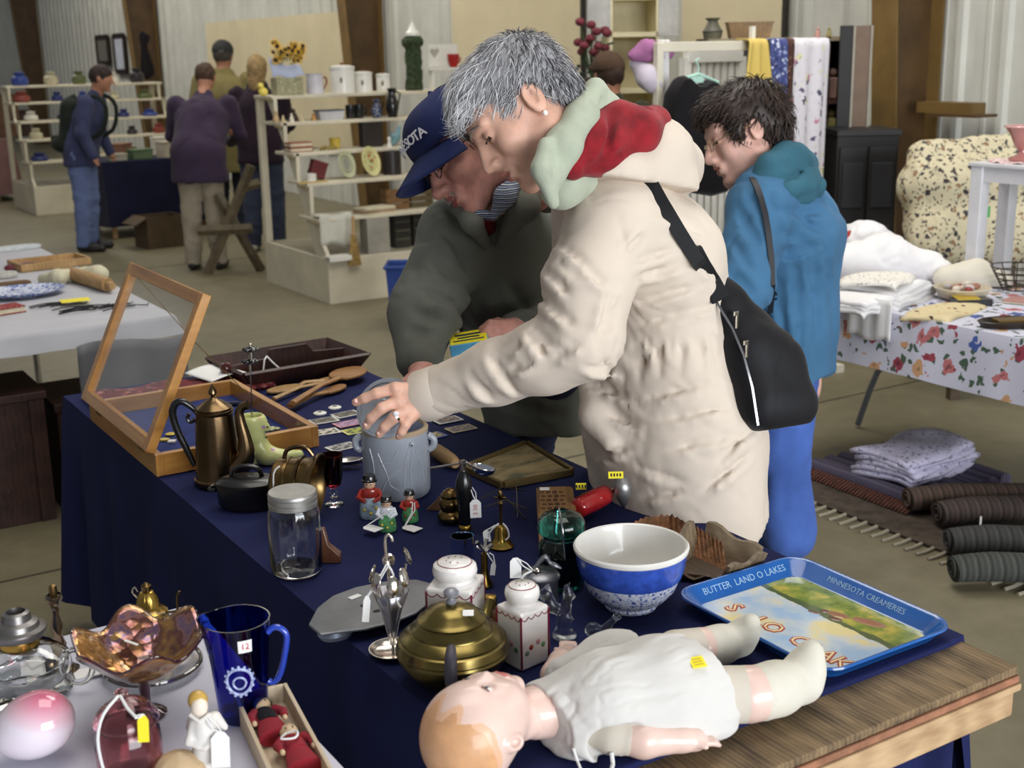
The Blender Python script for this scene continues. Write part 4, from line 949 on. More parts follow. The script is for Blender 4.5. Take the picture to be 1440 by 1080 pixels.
# ---- hinged oak display case with a glass lid
cx0, cx1, cy0, cy1 = .775, 1.175, 2.755, 3.325; zc = ZT
case = thing('display_case', 'honey oak display case with its glass lid propped open', 'case', ((cx0+cx1)/2, (cy0+cy1)/2, zc)); cw, cd = (cx1-cx0)/2, (cy1-cy0)/2; ch = .052
for s_ in (-1, 1):
    MB().box((s_*(cw-.009), 0, ch/2),(.018, cd*2, ch)).build('side_board', oak, case, smooth=None, bevel=.0015)
    MB().box((0, s_*(cd-.009), ch/2),(cw*2-.036, .018, ch)).build('end_board', oak_x, case, smooth=None, bevel=.0015)
MB().box((0, 0, .006),(cw*2-.036, cd*2-.036, .012)).build('lining', M('blue_felt', (38, 52, 112), .95, var=.2, vs=30, bump=.3, bs=500), case, smooth=None)
q = PY(298, 418, cy0); dx, dz = q.x-cx0, q.z-(zc+ch); th = math.atan2(dz, dx); LW = math.hypot(dx, dz)
Ml = Matrix.Translation((-cw, 0, ch+.002))@Matrix.Rotation(-th, 4, 'Y')     # local x runs up the lid
fr = .030; ft_ = .022
for s_ in (-1, 1): MB().at(Ml).box((LW/2, s_*(cd-fr/2), ft_/2),(LW, fr, ft_)).build('lid_rail', oak_x, case, smooth=None, bevel=.002)
MB().at(Ml).box((fr/2, 0, ft_/2),(fr, cd*2-fr*2, ft_)).build('lid_stile', oak, case, smooth=None, bevel=.002)
MB().at(Ml).box((LW-fr/2, 0, ft_/2),(fr, cd*2-fr*2, ft_)).build('lid_stile', oak, case, smooth=None, bevel=.002)
MB().at(Ml).box((LW/2, 0, ft_*.45),(LW-fr*1.9, cd*2-fr*1.9, .003)).build('lid_glass', pane('case_glass', .10), case, smooth=None)
a = Ml@V((LW-.03, cd-.03, .0)); b_ = V((cw-.03, cd-.20, ch-.004)); MB().tube([a, (a+b_)/2+V((0, 0, -.012)), b_], .0012, 5).build('stay_chain', brass, case)
for y in (-.18, .18): MB().box((-cw-.001, y, ch),(.004, .05, .03)).build('hinge', brass, case, smooth=None)
# trinkets in the case
def trinket(px, py, label, fn, mat, cat='trinket', name='brooch'):
    p = P(px, py, zc+.0125); b = MB(); fn(b); return b.build(name, mat, loc=p, rz=CY, smooth=50, label=label, cat=cat, group='trinkets in the display case')
enamel_y, enamel_w = M('enamel_yellow', (214, 190, 84), .3, .3), M('enamel_white', (226, 226, 222), .3)
trinket(282, 594, 'gold bar brooch lying in the display case near the pot handle', lambda b: b.tube([(-.025, 0, .004),(0, .004, .006),(.025, 0, .004)], [.002, .004, .002], 8).ball((0, .003, .008), .006), brass)
trinket(240, 612, 'yellow enamel pin at the left inside the display case', lambda b: b.lathe([(0, .002),(.012, .002),(.013, .004),(.008, .006),(0, .007)], 16), enamel_y)
trinket(231, 620, 'square yellow badge in the front left corner of the case', lambda b: b.prism([(-.011, -.008),(.011, -.008),(.013, .006),(0, .012),(-.013, .006)], .001, .005), enamel_y, 'badge', 'badge')
trinket(242, 622, 'small white enamel square pin in the display case', lambda b: b.prism([(-.009, -.009),(.009, -.009),(.009, .009),(-.009, .009)], .001, .005), enamel_w, 'pin', 'pin')
trinket(257, 624, 'tiny white bead pin at the front of the case', lambda b: b.ball((0, 0, .005), .005), enamel_w, 'pin', 'pin')
trinket(292, 580, 'silver chain heaped at the back of the case', lambda b: [b.tube([(.022*math.cos(t_)*(.6+.4*k), .014*math.sin(t_), .003+.002*k) for t_ in [i*.52 for i in range(12)]], .0016, 5, closed=True) for k in (0, 1)], silver, 'chain', 'chain')
trinket(385, 605, 'green shamrock brooch on pale card beside the ceramic boot', lambda b: [b.ball((.009*math.cos(a_), .009*math.sin(a_), .004),(.008, .008, .004), 10, 5) for a_ in (0, 2.1, 4.2)], M('enamel_pale_green', (192, 196, 150), .4))
trinket(402, 596, 'dark oval stone brooch in the right corner of the case', lambda b: b.ball((0, 0, .006),(.014, .010, .006), 14, 6), M('garnet', (50, 20, 30), .15, coat=.6))
trinket(333, 571, 'steel pocket knife with dark grip inside the case', lambda b: b.tube([(-.03, 0, .006),(0, .002, .006),(.03, 0, .006)], [.006, .007, .005], 8), M('knife_dark', (44, 48, 70), .3, .5), 'knife', 'pocket_knife')
# ---- red patterned runner with a white sheet and a turned knob
red_pat = spots('red_paisley', (104, 26, 34), [(150, 70, 72),(70, 16, 24),(168, 112, 104)], 46, .42, leaf=(64, 20, 26))
b = MB(); b.grid(lambda u, v: (-.245+.49*u, -.105+.21*v, .014+.004*math.sin(u*17)*math.sin(v*9)-.008*(abs(2*v-1)**8)), 30, 12)
rr = b.build('folded_runner', red_pat, loc=(1.06, 3.455, ZT), smooth=180, solid=.012, label='folded dark red paisley runner behind the display case', cat='textile')
b = MB(); b.grid(lambda u, v: (-.06+.12*u, -.07+.14*v, .030+.010*math.sin(u*2.6)+.004*v), 10, 10)
b.build('paper_sheet', paper, loc=P(300, 545, ZT)+V((.02, .03, 0)), rz=.25, smooth=180, solid=.0012, label='curled white paper sheet lying on the red runner', cat='paper')
kn, u, v = T('turned_knob', 'round dark red turned wooden knob behind the oak case', 'knob', 320, 545, 7); mw = M('maroon_lacquer', (74, 22, 24), .2, coat=.7)
MB().lathe(L([(0, 0),(7, 0),(7, 2),(3.2, 5),(3, 14),(4, 17)], u, v), 18).build('stem', mw, kn); MB().lathe(L([(3, 17),(7, 19),(9, 24),(9, 27),(6.5, 32),(0, 34)], u, v), 20).build('ball', mw, kn)
# ---- bronze coffee pot
cp, u, v = T('coffee_pot', 'tall bronze coffee pot with black handle beside the oak case', 'coffee pot', 309, 690, 34)
MB().lathe(L([(0, 0),(33, 0),(35, 3),(34.5, 8),(32, 10),(31.5, 14),(30, 40),(27.5, 75),(25, 96),(26.5, 98),(26.5, 101),(24, 102),(0, 102)], u, v), 40).build('pot_body', bronze, cp)
lidp = MB().lathe(L([(0, 101),(24.5, 101),(25, 104),(21, 107),(12, 113),(7, 115),(4, 118),(0, 118)], u, v), 36).build('pot_lid', bronze, cp)
MB().lathe(L([(2.5, 117),(2.5, 119),(6, 123),(5.5, 127),(2.5, 132),(0, 136)], u, v), 18).build('finial', bronze, lidp)
MB().tube([V((x*u, y*u, z*v)) for x, y, z in ((-24, 0, 98),(-30, 0, 104),(-42, -2, 113),(-52, -3, 110),(-57, -3, 96),(-52, -2, 72),(-44, -1, 52),(-38, 0, 36),(-33, 0, 24))], [4*u, 4*u, 5*u, 5.4*u, 5.4*u, 5*u, 4.8*u, 4.4*u, 3.6*u], 12).build('pot_handle', black_pl, cp)
MB().tube([V((x*u, y*u, z*v)) for x, y, z in ((-27, 0, 88),(-34, 0, 84),(-38, 0, 90),(-34, 0, 96))], 2.6*u, 8).build('handle_scroll', black_pl, cp)
MB().tube([V((x*u, y*u, z*v)) for x, y, z in ((24, -8, 22),(34, -10, 28),(42, -10, 42),(42, -10, 62),(38, -10, 84),(37, -10, 98),(42, -10, 106),(50, -11, 109))], [16*u, 16*u, 13*u, 9.5*u, 7.5*u, 6.4*u, 6*u, 6.5*u], 16).build('spout', bronze, cp)
# ---- ceramic boot holding hat pins
bt, u, v = T('ceramic_boot', 'pale green ceramic lady\'s boot with flowers standing in the case', 'figurine', 385, 652, 0, z=ZT)
boot_m = spots('boot_glaze', (206, 210, 140), [(206, 210, 140),(190, 150, 180),(206, 210, 140),(206, 210, 140),(214, 190, 150)], 55, .30, rough=.15, jitter=.3)
s = SDF((-60*u, -30*u, -4*u),(48*u, 30*u, 80*v), .0022)
s.chain([(-26*u, 0, 62*v),(-24*u, 0, 40*v),(-18*u, 0, 22*v),(-8*u, 0, 12*v),(14*u, 0, 8*v),(36*u, 0, 12*v)], [17*u, 14*u, 14*u, 14*u, 11.5*u, 7*u], k=.006)
s.chain([(-14*u, 0, 60*v),(-6*u, 0, 50*v)], [9*u, 5*u], k=.005); s.cone((-24*u, 0, 20*v),(-27*u, 0, 2*v), 7*u, 5*u, .006)
s.cone((-26*u, 0, 62*v),(-26*u, 0, 76*v), 13*u, 15*u, .003, 's'); s.plane((0, 0, .0005),(0, 0, -1)); s.plane((0, 0, 68*v),(0, 0, 1))
sdf_part(s, 'boot', boot_m, bt, it=1)
for k in range(4): MB().ball((-2*u+k*-1.5*u, -7*u, (60-k*7)*v), 1.4*u, 8, 5).build('button', black_pl, bt)
MB().tube([(-28*u, -4*u, 0),(-29*u, -5*u, 14*v)], 2*u, 8).build('heel_post', white_por, bt)
for i, (x0, x1, zt_, lab) in enumerate(((-29, -20, 158, 'taller hat pin with black jet flower head in the ceramic boot'),(-27, -24, 140, 'shorter hat pin with black jet disc head in the ceramic boot'))):
    hpn = thing('hat_pin', lab, 'hat pin', V(bt.location)+rotz(CY)@V((x0*u, (i*8-4)*u, 40*v)), CY, 'hat pins in the ceramic boot'); top = V(((x1-x0)*u, 0, (zt_-40)*v))
    MB().tube([(0, 0, -20*v), top], .0011, 6).build('pin_shaft', steel, hpn)
    hd_ = MB().at(Matrix.Translation(top)).lathe(L([(0, -3),(6, -3),(9, 0),(6, 3),(0, 4)], u, v), 14)
    for k in range(6): hd_.ball((8*u*math.cos(k*1.047), 8*u*math.sin(k*1.047), 0),(4.4*u, 4.4*u, 2.6*u), 8, 5)
    hd_.build('pin_head', black_pl, hpn); MB().at(Matrix.Translation(top)).lathe(L([(2.4, -14),(2.4, -3),(0, -3)], u, v), 8).lathe(L([(2, 4),(2.4, 7),(0, 9)], u, v), 8).build('pin_collar', silver, hpn)
# ---- dark wooden cutlery tray
kt = thing('cutlery_tray', 'dark wooden cutlery tray with raised middle handle at the far end', 'tray', (1.405, 3.49, ZT), .05); X, Yw, Hh, fl_ = .165, .10, .058, .035
def wall4(b, p0, p1, q0, q1, t_=.010):
    n = (V(p1)-V(p0)).cross(V(q0)-V(p0)).normalized()*t_; vs = [V(p) for p in (p0, p1, q1, q0)]; b.add(vs+[p+n for p in vs], [(3, 2, 1, 0),(4, 5, 6, 7),(0, 1, 5, 4),(1, 2, 6, 5),(2, 3, 7, 6),(3, 0, 4, 7)])
for (p0, p1, q0, q1, nm) in (((-X, -Yw, 0),(X, -Yw, 0),(-X-fl_, -Yw-fl_, Hh),(X+fl_, -Yw-fl_, Hh), 'long_side'),((X, Yw, 0),(-X, Yw, 0),(X+fl_, Yw+fl_, Hh),(-X-fl_, Yw+fl_, Hh), 'long_side'),((-X, Yw, 0),(-X, -Yw, 0),(-X-fl_, Yw+fl_, Hh),(-X-fl_, -Yw-fl_, Hh), 'short_side'),((X, -Yw, 0),(X, Yw, 0),(X+fl_, -Yw-fl_, Hh),(X+fl_, Yw+fl_, Hh), 'short_side')):
    b = MB(); wall4(b, p0, p1, q0, q1); b.build(nm, dark_wood, kt, smooth=None)
MB().box((0, 0, .004),(X*2, Yw*2, .008)).build('bottom', dark_wood, kt, smooth=None)
b = MB(); b.add([(x, y, z) for y in (-.006, .006) for x, z in ((-X-.02, .01),(X+.02, .01),(X+.02, .05),(.08, .056),(.06, .082),(-.06, .082),(-.08, .056),(-X-.02, .05))], [tuple(range(8)), tuple(range(15, 7, -1))]+[(i, 8+i, 8+(i+1) % 8, (i+1) % 8) for i in range(8)]); b.build('handle_divider', dark_wood, kt, smooth=None)
MB().tube([(-.075, -.015, .066),(-.09, -.03, .06),(-.10, -.04, .03)], .0025, 6).tube([(-.075, -.015, .066),(-.07, -.05, .05),(-.055, -.08, .028)], .0025, 6).build('tag_string', string_m, kt)
# ---- wooden butter paddles
def paddle(label, hx, hy, w, l, ex, ey, mat, z=ZT, thick=.008, lift=.01, wide=.011):
    h_, e_ = P(hx, hy, z), P(ex, ey, z); o = thing('wooden_paddle', label, 'paddle', h_, math.atan2(e_.y-h_.y, e_.x-h_.x), 'wooden butter paddles'); Ld = (e_-h_).length
    pts = [(-l*math.cos(t_), w*math.sin(t_)) for t_ in [i*math.pi/12 for i in range(-10, 11)]]
    b = MB(); b.prism(pts, lift, lift+thick); b.build('blade', mat, o, smooth=50, bevel=.003)
    MB().tube([(l*.75, 0, lift+thick*.5),(Ld*.5, 0, lift+.012),(Ld, 0, lift+.006)], [wide*.9, wide*.8, wide], 10, flat=((0, 0, 1), .6)).build('handle', mat, o)
pw = wood('paddle_wood', (124, 84, 44),(166, 122, 72), 24); pw2 = wood('paddle_wood_pale', (150, 116, 72),(182, 148, 100), 24)
paddle('large round wooden butter paddle in front of the dark tray', 490, 536, .050, .075, 412, 580, pw, lift=.02)
paddle('oval pale wooden paddle lying flat beside the dark tray', 402, 550, .032, .058, 455, 540, pw2, lift=.003)
paddle('narrow wooden spoon under the large paddle', 456, 540, .022, .05, 385, 566, pw2, lift=.004, wide=.009)
paddle('curved wooden butter spade nearest the oak case', 470, 552, .024, .05, 408, 577, pw, lift=.006, wide=.012)
# ---- cards and buttons laid out on the cloth
def card(px, py, label, w, h_, border, c, rz=0., name='trade_card', cat='card'):
    o = thing(name, label, cat, P(px, py, ZT), rz, 'small cards spread on the navy cloth')
    MB().box((0, 0, .0012),(w, h_, .0016)).build('card_stock', border, o, smooth=None)
    im = spots('card_print_%d' % px, c[0], list(c[1]), 70, .5, leaf=c[2], rough=.4)
    MB().box((0, 0, .0022),(w*.84, h_*.84, .0006)).build('printed_picture', im, o, smooth=None)
cwm, ccm = M('card_white', (226, 226, 220), .5), M('card_cream', (206, 190, 160), .5)
D1 = ((60, 62, 58), [(120, 112, 96),(30, 32, 34)], (90, 88, 80)); D2 = ((150, 120, 150), [(190, 150, 190),(120, 90, 120)], (110, 80, 130)); D3 = ((170, 176, 60), [(60, 80, 40),(200, 190, 90)], (60, 70, 40)); D4 = ((120, 96, 84), [(60, 50, 60),(170, 140, 120)], (60, 44, 44))
for px, py, lab, b_, c_, rz in ((487, 583, 'white-edged card with a dark scene behind the crock lid', cwm, D1, .1),(455, 592, 'white-edged landscape card nearest the case corner', cwm, D1, -.05),(490, 596, 'pink-bordered card with a mauve picture', M('card_pink', (222, 158, 168), .5), D2, .05),(457, 608, 'white card with a pale coat picture beside the oak case', cwm, ((206, 200, 186), [(60, 60, 56),(220, 214, 200)], (150, 140, 120)), -.1),(502, 606, 'yellow-green card beside the woman\'s fingertips', M('card_yellow', (224, 222, 150), .5), D3, 0),(481, 629, 'white card with a grey animal print in front of the others', cwm, ((150, 150, 148), [(60, 60, 62),(190, 190, 188)], (100, 100, 100)), .12),(621, 579, 'white-edged dark card under the cream sleeve', cwm, D1, 0),(629, 591, 'white-edged card with a portrait right of the crock', cwm, D4, 0),(648, 603, 'cream-bordered card with a brown oval print', ccm, D4, 0),(606, 614, 'yellowed card with a blue edge against the crock', M('card_blue', (70, 96, 170), .5),((180, 160, 96), [(120, 90, 50),(200, 186, 130)], (140, 110, 60)), .1),(596, 586, 'pale card half hidden by the woman\'s hand', ccm, D3, 0)):
    card(px, py, lab, .072, .046, b_, c_, rz)
for px, py, lab in ((471, 574, 'round white button badge behind the other badge'),(450, 582, 'round cream button badge near the oak case')):
    o = thing('button_badge', lab, 'badge', P(px, py, ZT), 0, 'button badges on the navy cloth'); MB().lathe([(0, 0),(.017, 0),(.0175, .003),(.014, .005),(0, .006)], 24).build('badge_disc', cwm, o); MB().lathe([(0, .006),(.006, .0057),(.006, .0062),(0, .0064)], 12).build('badge_mark', M('badge_ink', (90, 84, 40), .5), o)
# ---- black oval roaster
br_, u, v = T('oval_roaster', 'black oval cast-iron roaster with lid handle beside the bronze pot', 'roaster', 350, 720, 24);
MB().lathe(L([(0, 0),(36, 0),(42, 6),(43, 26),(45, 30),(45, 33),(43, 33),(40, 30),(39, 26),(0, 24)], u, v), 40, sy=.68).build('pan', black_iron, br_)
ld_ = MB().lathe(L([(44, 33),(44, 35),(38, 39),(20, 42),(0, 43)], u, v), 40, sy=.68).build('roaster_lid', black_iron, br_)
MB().tube([V((x*u, 0, z*v)) for x, z in ((-22, 40),(-18, 50),(-8, 55),(8, 55),(18, 50),(22, 40))], 3.2*u, 10, flat=((0, 1, 0), 1.6)).build('lid_handle', black_pl, ld_)
for s_ in (-1, 1): MB().tube([V((s_*x*u, y*u, 26*v)) for x, y in ((43, -9),(51, -7),(53, 0),(51, 7),(43, 9))], 2.6*u, 8).build('side_handle', black_iron, br_)
# ---- brass kettle lying on its side
kb, u, v = T('brass_kettle', 'banded brass pail tipped on its side beside the glass jar', 'pail', 424, 732, 14)
Mk = Matrix.Translation((0, 0, 45*v))@Matrix.Rotation(math.radians(96), 4, 'Y')@Matrix.Rotation(math.radians(8), 4, 'X')
MB().at(Mk).lathe(L([(0, -36),(30, -36),(35, -32),(36, -20),(37.5, -19),(37.5, -15),(36.5, -14),(39, 6),(42, 18),(47, 22),(48, 26),(46, 27),(42, 24),(38, 14),(34, -28),(0, -31)], u, u), 40).build('pail_body', old_brass, kb)
MB().at(Mk).lathe(L([(37.6, -2),(40.6, -2),(41.2, 2),(39.2, 3)], u, u), 40).build('band', bronze, kb)
MB().tube([V((x*u, -4*u, z*v)) for x, z in ((-18, 82),(-14, 93),(0, 98),(14, 96),(22, 86))], 3*u, 8).build('bail_handle', bronze, kb)
MB().tube([V((x*u, -30*u, z*v)) for x, z in ((-20, 80),(-29, 70),(-30, 40),(-27, 18))], 1.2*u, 6).build('tag_string', string_m, kb)
wf, u, v = T('wooden_last', 'brown wooden wedge standing behind the glass jar', 'wood block', 466, 792, 8)
b = MB(); b.loft([[(-16*u, -9*u, 0),(14*u, -9*u, 0),(14*u, 9*u, 0),(-16*u, 9*u, 0)], [(-16*u, -9*u, 12*v),(14*u, -9*u, 10*v),(14*u, 9*u, 10*v),(-16*u, 9*u, 12*v)], [(-16*u, -7*u, 26*v),(-2*u, -7*u, 24*v),(-2*u, 7*u, 24*v),(-16*u, 7*u, 26*v)], [(-16*u, -6*u, 46*v),(-7*u, -6*u, 46*v),(-7*u, 6*u, 46*v),(-16*u, 6*u, 46*v)]]); b.build('wedge', wood('copper_wood', (86, 52, 34),(122, 78, 52), 20, rough=.3, coat=.4), wf, smooth=60, bevel=.002)
# ---- ruby goblet on clear stem, silver leaf dish
gb, u, v = T('ruby_goblet', 'dark ruby glass goblet on a clear foot behind the brass pail', 'goblet', 470, 714, 12); ruby = glass('ruby_glass', (96, 24, 34)); clear = glass('clear_glass', (246, 248, 248))
MB().lathe(L([(0, 0),(13, 0),(13, 2),(5, 4),(4, 8),(7, 14),(4, 20),(5, 24)], u, v), 24).build('foot', clear, gb)
MB().lathe(L([(5, 24),(11, 28),(14, 40),(15, 58),(16, 70),(14.5, 70),(13, 56),(11, 38),(6, 30),(0, 29)], u, v), 28).build('bowl', ruby, gb)
ls, u, v = T('leaf_dish', 'silver leaf-shaped dish lying behind the ruby goblet', 'dish', 488, 660, 6)
b = MB(); b.grid(lambda a_, c_: ((-22+44*a_)*u, (c_-.5)*24*u*math.sin(math.pi*min(.97, .06+a_*.92))**.7, (3+9*abs(c_-.5)**1.3*2+3*a_)*v), 18, 10); b.build('leaf', silver, ls, smooth=180, solid=.0015); MB().tube([V((x*u, 0, 4*v)) for x in (-22, 0, 20)], 1*u, 6).build('midrib', silver, ls)
# ---- canning jar with zinc lid
jr, u, v = T('glass_jar', 'clear glass canning jar with a zinc screw lid at the table edge', 'jar', 418, 818, 36)
MB().lathe(L([(0, 0),(30, 0),(35, 4),(36.5, 12),(37, 60),(36.5, 82),(34, 90),(31, 94),(31, 100),(29, 100),(29, 94),(32, 88),(34.5, 80),(34.5, 12),(30, 5),(0, 4)], u, v), 44).build('jar_body', clear, jr)
MB().lathe(L([(32.5, 90),(34, 91),(34, 96),(33, 97),(34, 98),(34, 103),(33, 104),(34, 105),(34, 108),(32.5, 110),(0, 110.5)], u, v), 44).build('screw_lid', M('zinc', (176, 174, 170), .42, .85, var=.15, vs=20), jr)
# ---- salt-glazed crock, its lid in the woman's hand
ck, u, v = T('stoneware_crock', 'grey stoneware crock with raised pattern and tan rim', 'crock', 559, 707, 47); stone = M('grey_stoneware', (158, 164, 174), .3, var=.08, vs=12, coat=.35); tan = M('tan_rim', (180, 158, 130), .5)
MB().lathe(L([(0, 0),(44, 0),(46.5, 4),(47, 10),(47, 78),(46, 84),(46, 85.5)], u, v), 56).build('crock_body', stone, ck)
MB().lathe(L([(46, 85),(46.5, 89),(44.5, 91),(41, 91),(40, 88)], u, v), 56).build('rim', tan, ck); MB().lathe(L([(40, 88),(40, 20),(36, 10),(0, 8)], u, v), 56).build('inner_glaze', M('inner_glaze', (176, 182, 204), .25, var=.04, coat=.4), ck)
rel = M('relief_lightened', (184, 190, 200), .3, coat=.35)  # stoneware grey lightened in colour to offset shading along the raised lines
def onc(a, z): return V((47.3*u*math.sin(a), -47.3*u*math.cos(a), z*v))
for pts in ([(-.75, 12),(-.62, 30),(-.62, 50),(-.75, 70)], [(-.45, 66),(-.2, 40),(-.1, 24),(.15, 16)], [(.15, 70),(.0, 56),(-.3, 52)], [(.5, 74),(.35, 50),(.3, 20)], [(.62, 74),(.50, 40),(.55, 12)], [(-.35, 14),(-.2, 30),(.2, 46),(.45, 60)], [(.7, 66),(.9, 50),(1.0, 20)]):
    MB().tube([onc(a_, z_) for a_, z_ in pts], .8*u, 8).build('raised_line', rel, ck)
for s_ in (-1, 1): MB().tube([V((s_*x*u, -8*u, z*v)) for x, z in ((46, 60),(53, 64),(54, 74),(46, 80))], 5*u, 10).build('ear_handle', stone, ck)
MB().ball(onc(.58, 76), 4*u, 10, 6).build('bail_boss', rel, ck); MB().ball(onc(.58, 76)+V((1*u, -4*u, 0)), 1.2*u, 8, 5).build('bail_hole', ink, ck)
ld = thing('crock_lid', 'round grey stoneware crock lid held up by the woman', 'lid', J(543, 574, 2.625)); zx, zy, zz = axes(-IF*.86-IR*.30-ID*.30, (0, 0, 1)); ul = 2.62/F_PX
MB().at(frame(zx, zy, zz)).lathe([(0, -.012),(.050, -.012),(.050, -.004),(.064, -.004),(.0665, 0),(.064, .006),(.045, .010),(.02, .012),(0, .012)], 48).build('lid_disc', stone, ld)
MB().at(frame(zx, zy, zz)).lathe([(.055, .0085),(.057, .010),(.053, .0105),(.055, .0085)], 48).lathe([(.012, .011),(.015, .022),(.011, .026),(0, .027)], 20).build('lid_ridge', stone, ld)
# ---- three little painted toby shakers
def toby(label, px, pyb, hgt, body_c, torso_c, hat_c, red_dots, tagp):
    o, u, v = T('character_shaker', label, 'figurine', px, pyb, 12, group='painted shakers before the crock'); k = hgt/48; v *= k; w = u*k
    MB().lathe(L([(0, 0),(13, 0),(14.5, 3),(14, 12),(12, 22),(10.5, 26)], w, v), 22, sy=.85).build('skirt', body_c, o)
    MB().lathe(L([(10.5, 25),(12, 30),(10, 35),(6, 37)], w, v), 20, sy=.85).build('torso', torso_c, o)
    for s_ in (-1, 1): MB().tube([V((s_*10*w, 0, 33*v)), V((s_*14*w, -5*w, 26*v)), V((s_*5*w, -11*w, 22*v))], [3.6*w, 3.6*w, 2.6*w], 8).build('arm', torso_c, o)
    MB().ball((0, -1*w, 41*v),(7.4*w, 7*w, 6.6*v), 16, 10).build('head', M('shaker_skin', (222, 178, 146), .25, coat=.4), o)
    MB().lathe(L([(10, 44.5),(10, 46),(8.5, 47),(8, 50),(7, 52),(0, 52)], w, v), 20).build('hat', hat_c, o)
    for a_, z_ in ((-.5, 12),(.1, 8),(.6, 14)): MB().ball((14*w*math.sin(a_), -12*w*math.cos(a_), z_*v), 2.2*w, 8, 5).build('painted_dot', red_dots, o)
    for s_ in (-1, 1): MB().ball((s_*2.6*w, -7.6*w, 42*v), .9*w, 6, 4).build('eye', ink, o)
    if tagp: price_tag(o, (6*w, -10*w, 34*v), tagp, .026, .038, (0, 0, .9))
    return o
gG = M('glaze_green', (92, 160, 100), .2, coat=.6, var=.25, vs=80); gR = M('glaze_red', (166, 50, 40), .2, coat=.6); gW = M('glaze_white', (226, 230, 236), .2, coat=.5, var=.1, vs=60); gY = M('glaze_yellow', (224, 200, 70), .2, coat=.5); gB = M('glaze_black', (22, 22, 24), .2, coat=.5)
toby('striped painted shaker with red-orange body nearest the crock', 522, 731, 54, M('glaze_stripe', (180, 200, 214), .2, coat=.5, var=.3, vs=120), gR, gB, gY, None)
toby('green painted shaker in black hat in front of its companions', 545, 750, 44, gG, gW, gB, gY, (-.028, -.02, .012))
toby('green painted shaker with red scarf and loose white tag', 577, 737, 40, gG, gR, gB, gR, (.006, -.05, .003))
# ---- turned wooden grip, scoop, brass pot, bell, cup
wg = thing('wooden_roller', 'short worn wooden roller lying right of the crock', 'roller', P(624, 650, ZT)); p0, p1 = P(609, 640, ZT)-wg.location, P(641, 662, ZT)-wg.location
MB().tube([V(p)+V((0, 0, .017)) for p in (p0, p0*.8+p1*.2, (p0+p1)/2, p0*.15+p1*.85, p1)], [.013, .017, .0175, .016, .011], 16).build('grip', pale_wood, wg)
sp_, u, v = T('ice_cream_scoop', 'black-handled scoop standing upright with chrome bowl and price tag', 'scoop', 654, 748, 8)
MB().lathe(L([(0, 0),(9, 0),(9.5, 6),(8, 8)], u, v), 18).build('ferrule', brass, sp_)
MB().lathe(L([(8, 8),(9, 14),(9.5, 34),(11.5, 48),(12, 58),(11, 68),(7, 78),(4.5, 82),(0, 82)], u, v), 24).build('handle', black_pl, sp_)
MB().lathe(L([(3.5, 80),(3.5, 90),(6, 92),(6, 95),(0, 96)], u, v), 14).tube([V((-3*u, 0, 92*v)), V((-46*u, 6*u, 84*v))], 1.6*u, 6).tube([V((0, 0, 95*v)), V((26*u, -4*u, 82*v))], 2*u, 6).build('mechanism', silver, sp_)
b = MB().at(Matrix.Translation((27*u, -4*u, 82*v))@Matrix.Rotation(.25, 4, 'Y')); b.lathe(L([(0, -6),(9, -5),(15, 0),(17.5, 6),(16.5, 6),(14, 1),(8, -3.4),(0, -4.5)], u, u), 30, sy=.8); b.build('chrome_bowl', M('chrome', (206, 212, 224), .06, 1., var=0), sp_)
price_tag(sp_, (9*u, -4*u, 60*v),(16*u, -14*u, 34*v), .022, .036, (math.radians(80), .0, .12), txt='3 00')
bp, u, v = T('brass_pot', 'squat stacked brass pot behind the black-handled scoop', 'pot', 634, 738, 14)
MB().lathe(L([(0, 0),(14, 0),(18, 4),(19, 9),(16, 14),(13, 16),(14, 20),(16, 24),(15, 30),(12, 33),(13, 37),(10, 42),(5, 45),(0, 46)], u, v), 28).build('pot_body', old_brass, bp)
cn, u, v = T('leather_cone', 'brown leather cone lying behind the brass pot', 'pouch', 612, 718, 6)
b = MB(); b.loft([[V((x*u, y*u, z*v)) for x, y, z in r] for r in ([(-12, -4, 0),(18, -6, 0),(18, 6, 0),(-12, 4, 0)], [(0, -3, 10),(20, -5, 14),(20, 5, 14),(0, 3, 10)], [(12, -1, 25),(20, -2, 30),(20, 2, 30),(12, 1, 25)])]); b.build('cone', M('brown_leather2', (110, 78, 50), .6, bump=.3), cn, smooth=50)
bl, u, v = T('brass_bell', 'small brass hand bell with figure handle and white string', 'bell', 705, 775, 17)
MB().lathe(L([(17, 0),(18, 2),(14, 6),(11, 14),(9.5, 24),(8, 29),(3, 31)], u, v), 28).build('bell_skirt', brass, bl); MB().lathe(L([(2.2, 30),(2.6, 36),(2, 40),(2.4, 56),(4, 60),(2, 64),(4.5, 70),(3, 76),(0, 78)], u, v), 14).build('bell_handle', old_brass, bl)
MB().box((0, 0, 67*v),(16*u, 3*u, 3*v)).build('handle_arms', old_brass, bl, bevel=.001); MB().tube([V((x*u, y*u, z*v)) for x, y, z in ((-3, -3, 33),(-9, -8, 30),(-16, -8, 22),(-19, -8, 12))], 1.3*u, 6).tube([V((x*u, y*u, z*v)) for x, y, z in ((3, -3, 33),(9, -10, 28),(11, -12, 18),(6, -14, 14))], 1.3*u, 6).build('tag_string', string_m, bl); price_tag(bl, (-6*u, -8*u, 32*v),(-20*u, -8*u, 18*v), .014, .022, (1.2, 0, .3))
cu_, u, v = T('chrome_cup', 'small chrome cup under the black-handled scoop', 'cup', 651, 802, 15)
MB().lathe(L([(0, 0),(15, 0),(16, 2),(16, 40),(16.6, 42),(15.4, 42),(15, 39),(15, 5),(0, 4)], u, v), 30).build('cup_body', M('chrome', (206, 212, 224), .06, 1., var=0), cu_)
wh, u, v = T('whistle_cluster', 'cluster of metal whistles and a brass horn mouth beside the cup', 'whistle', 682, 826, 8)
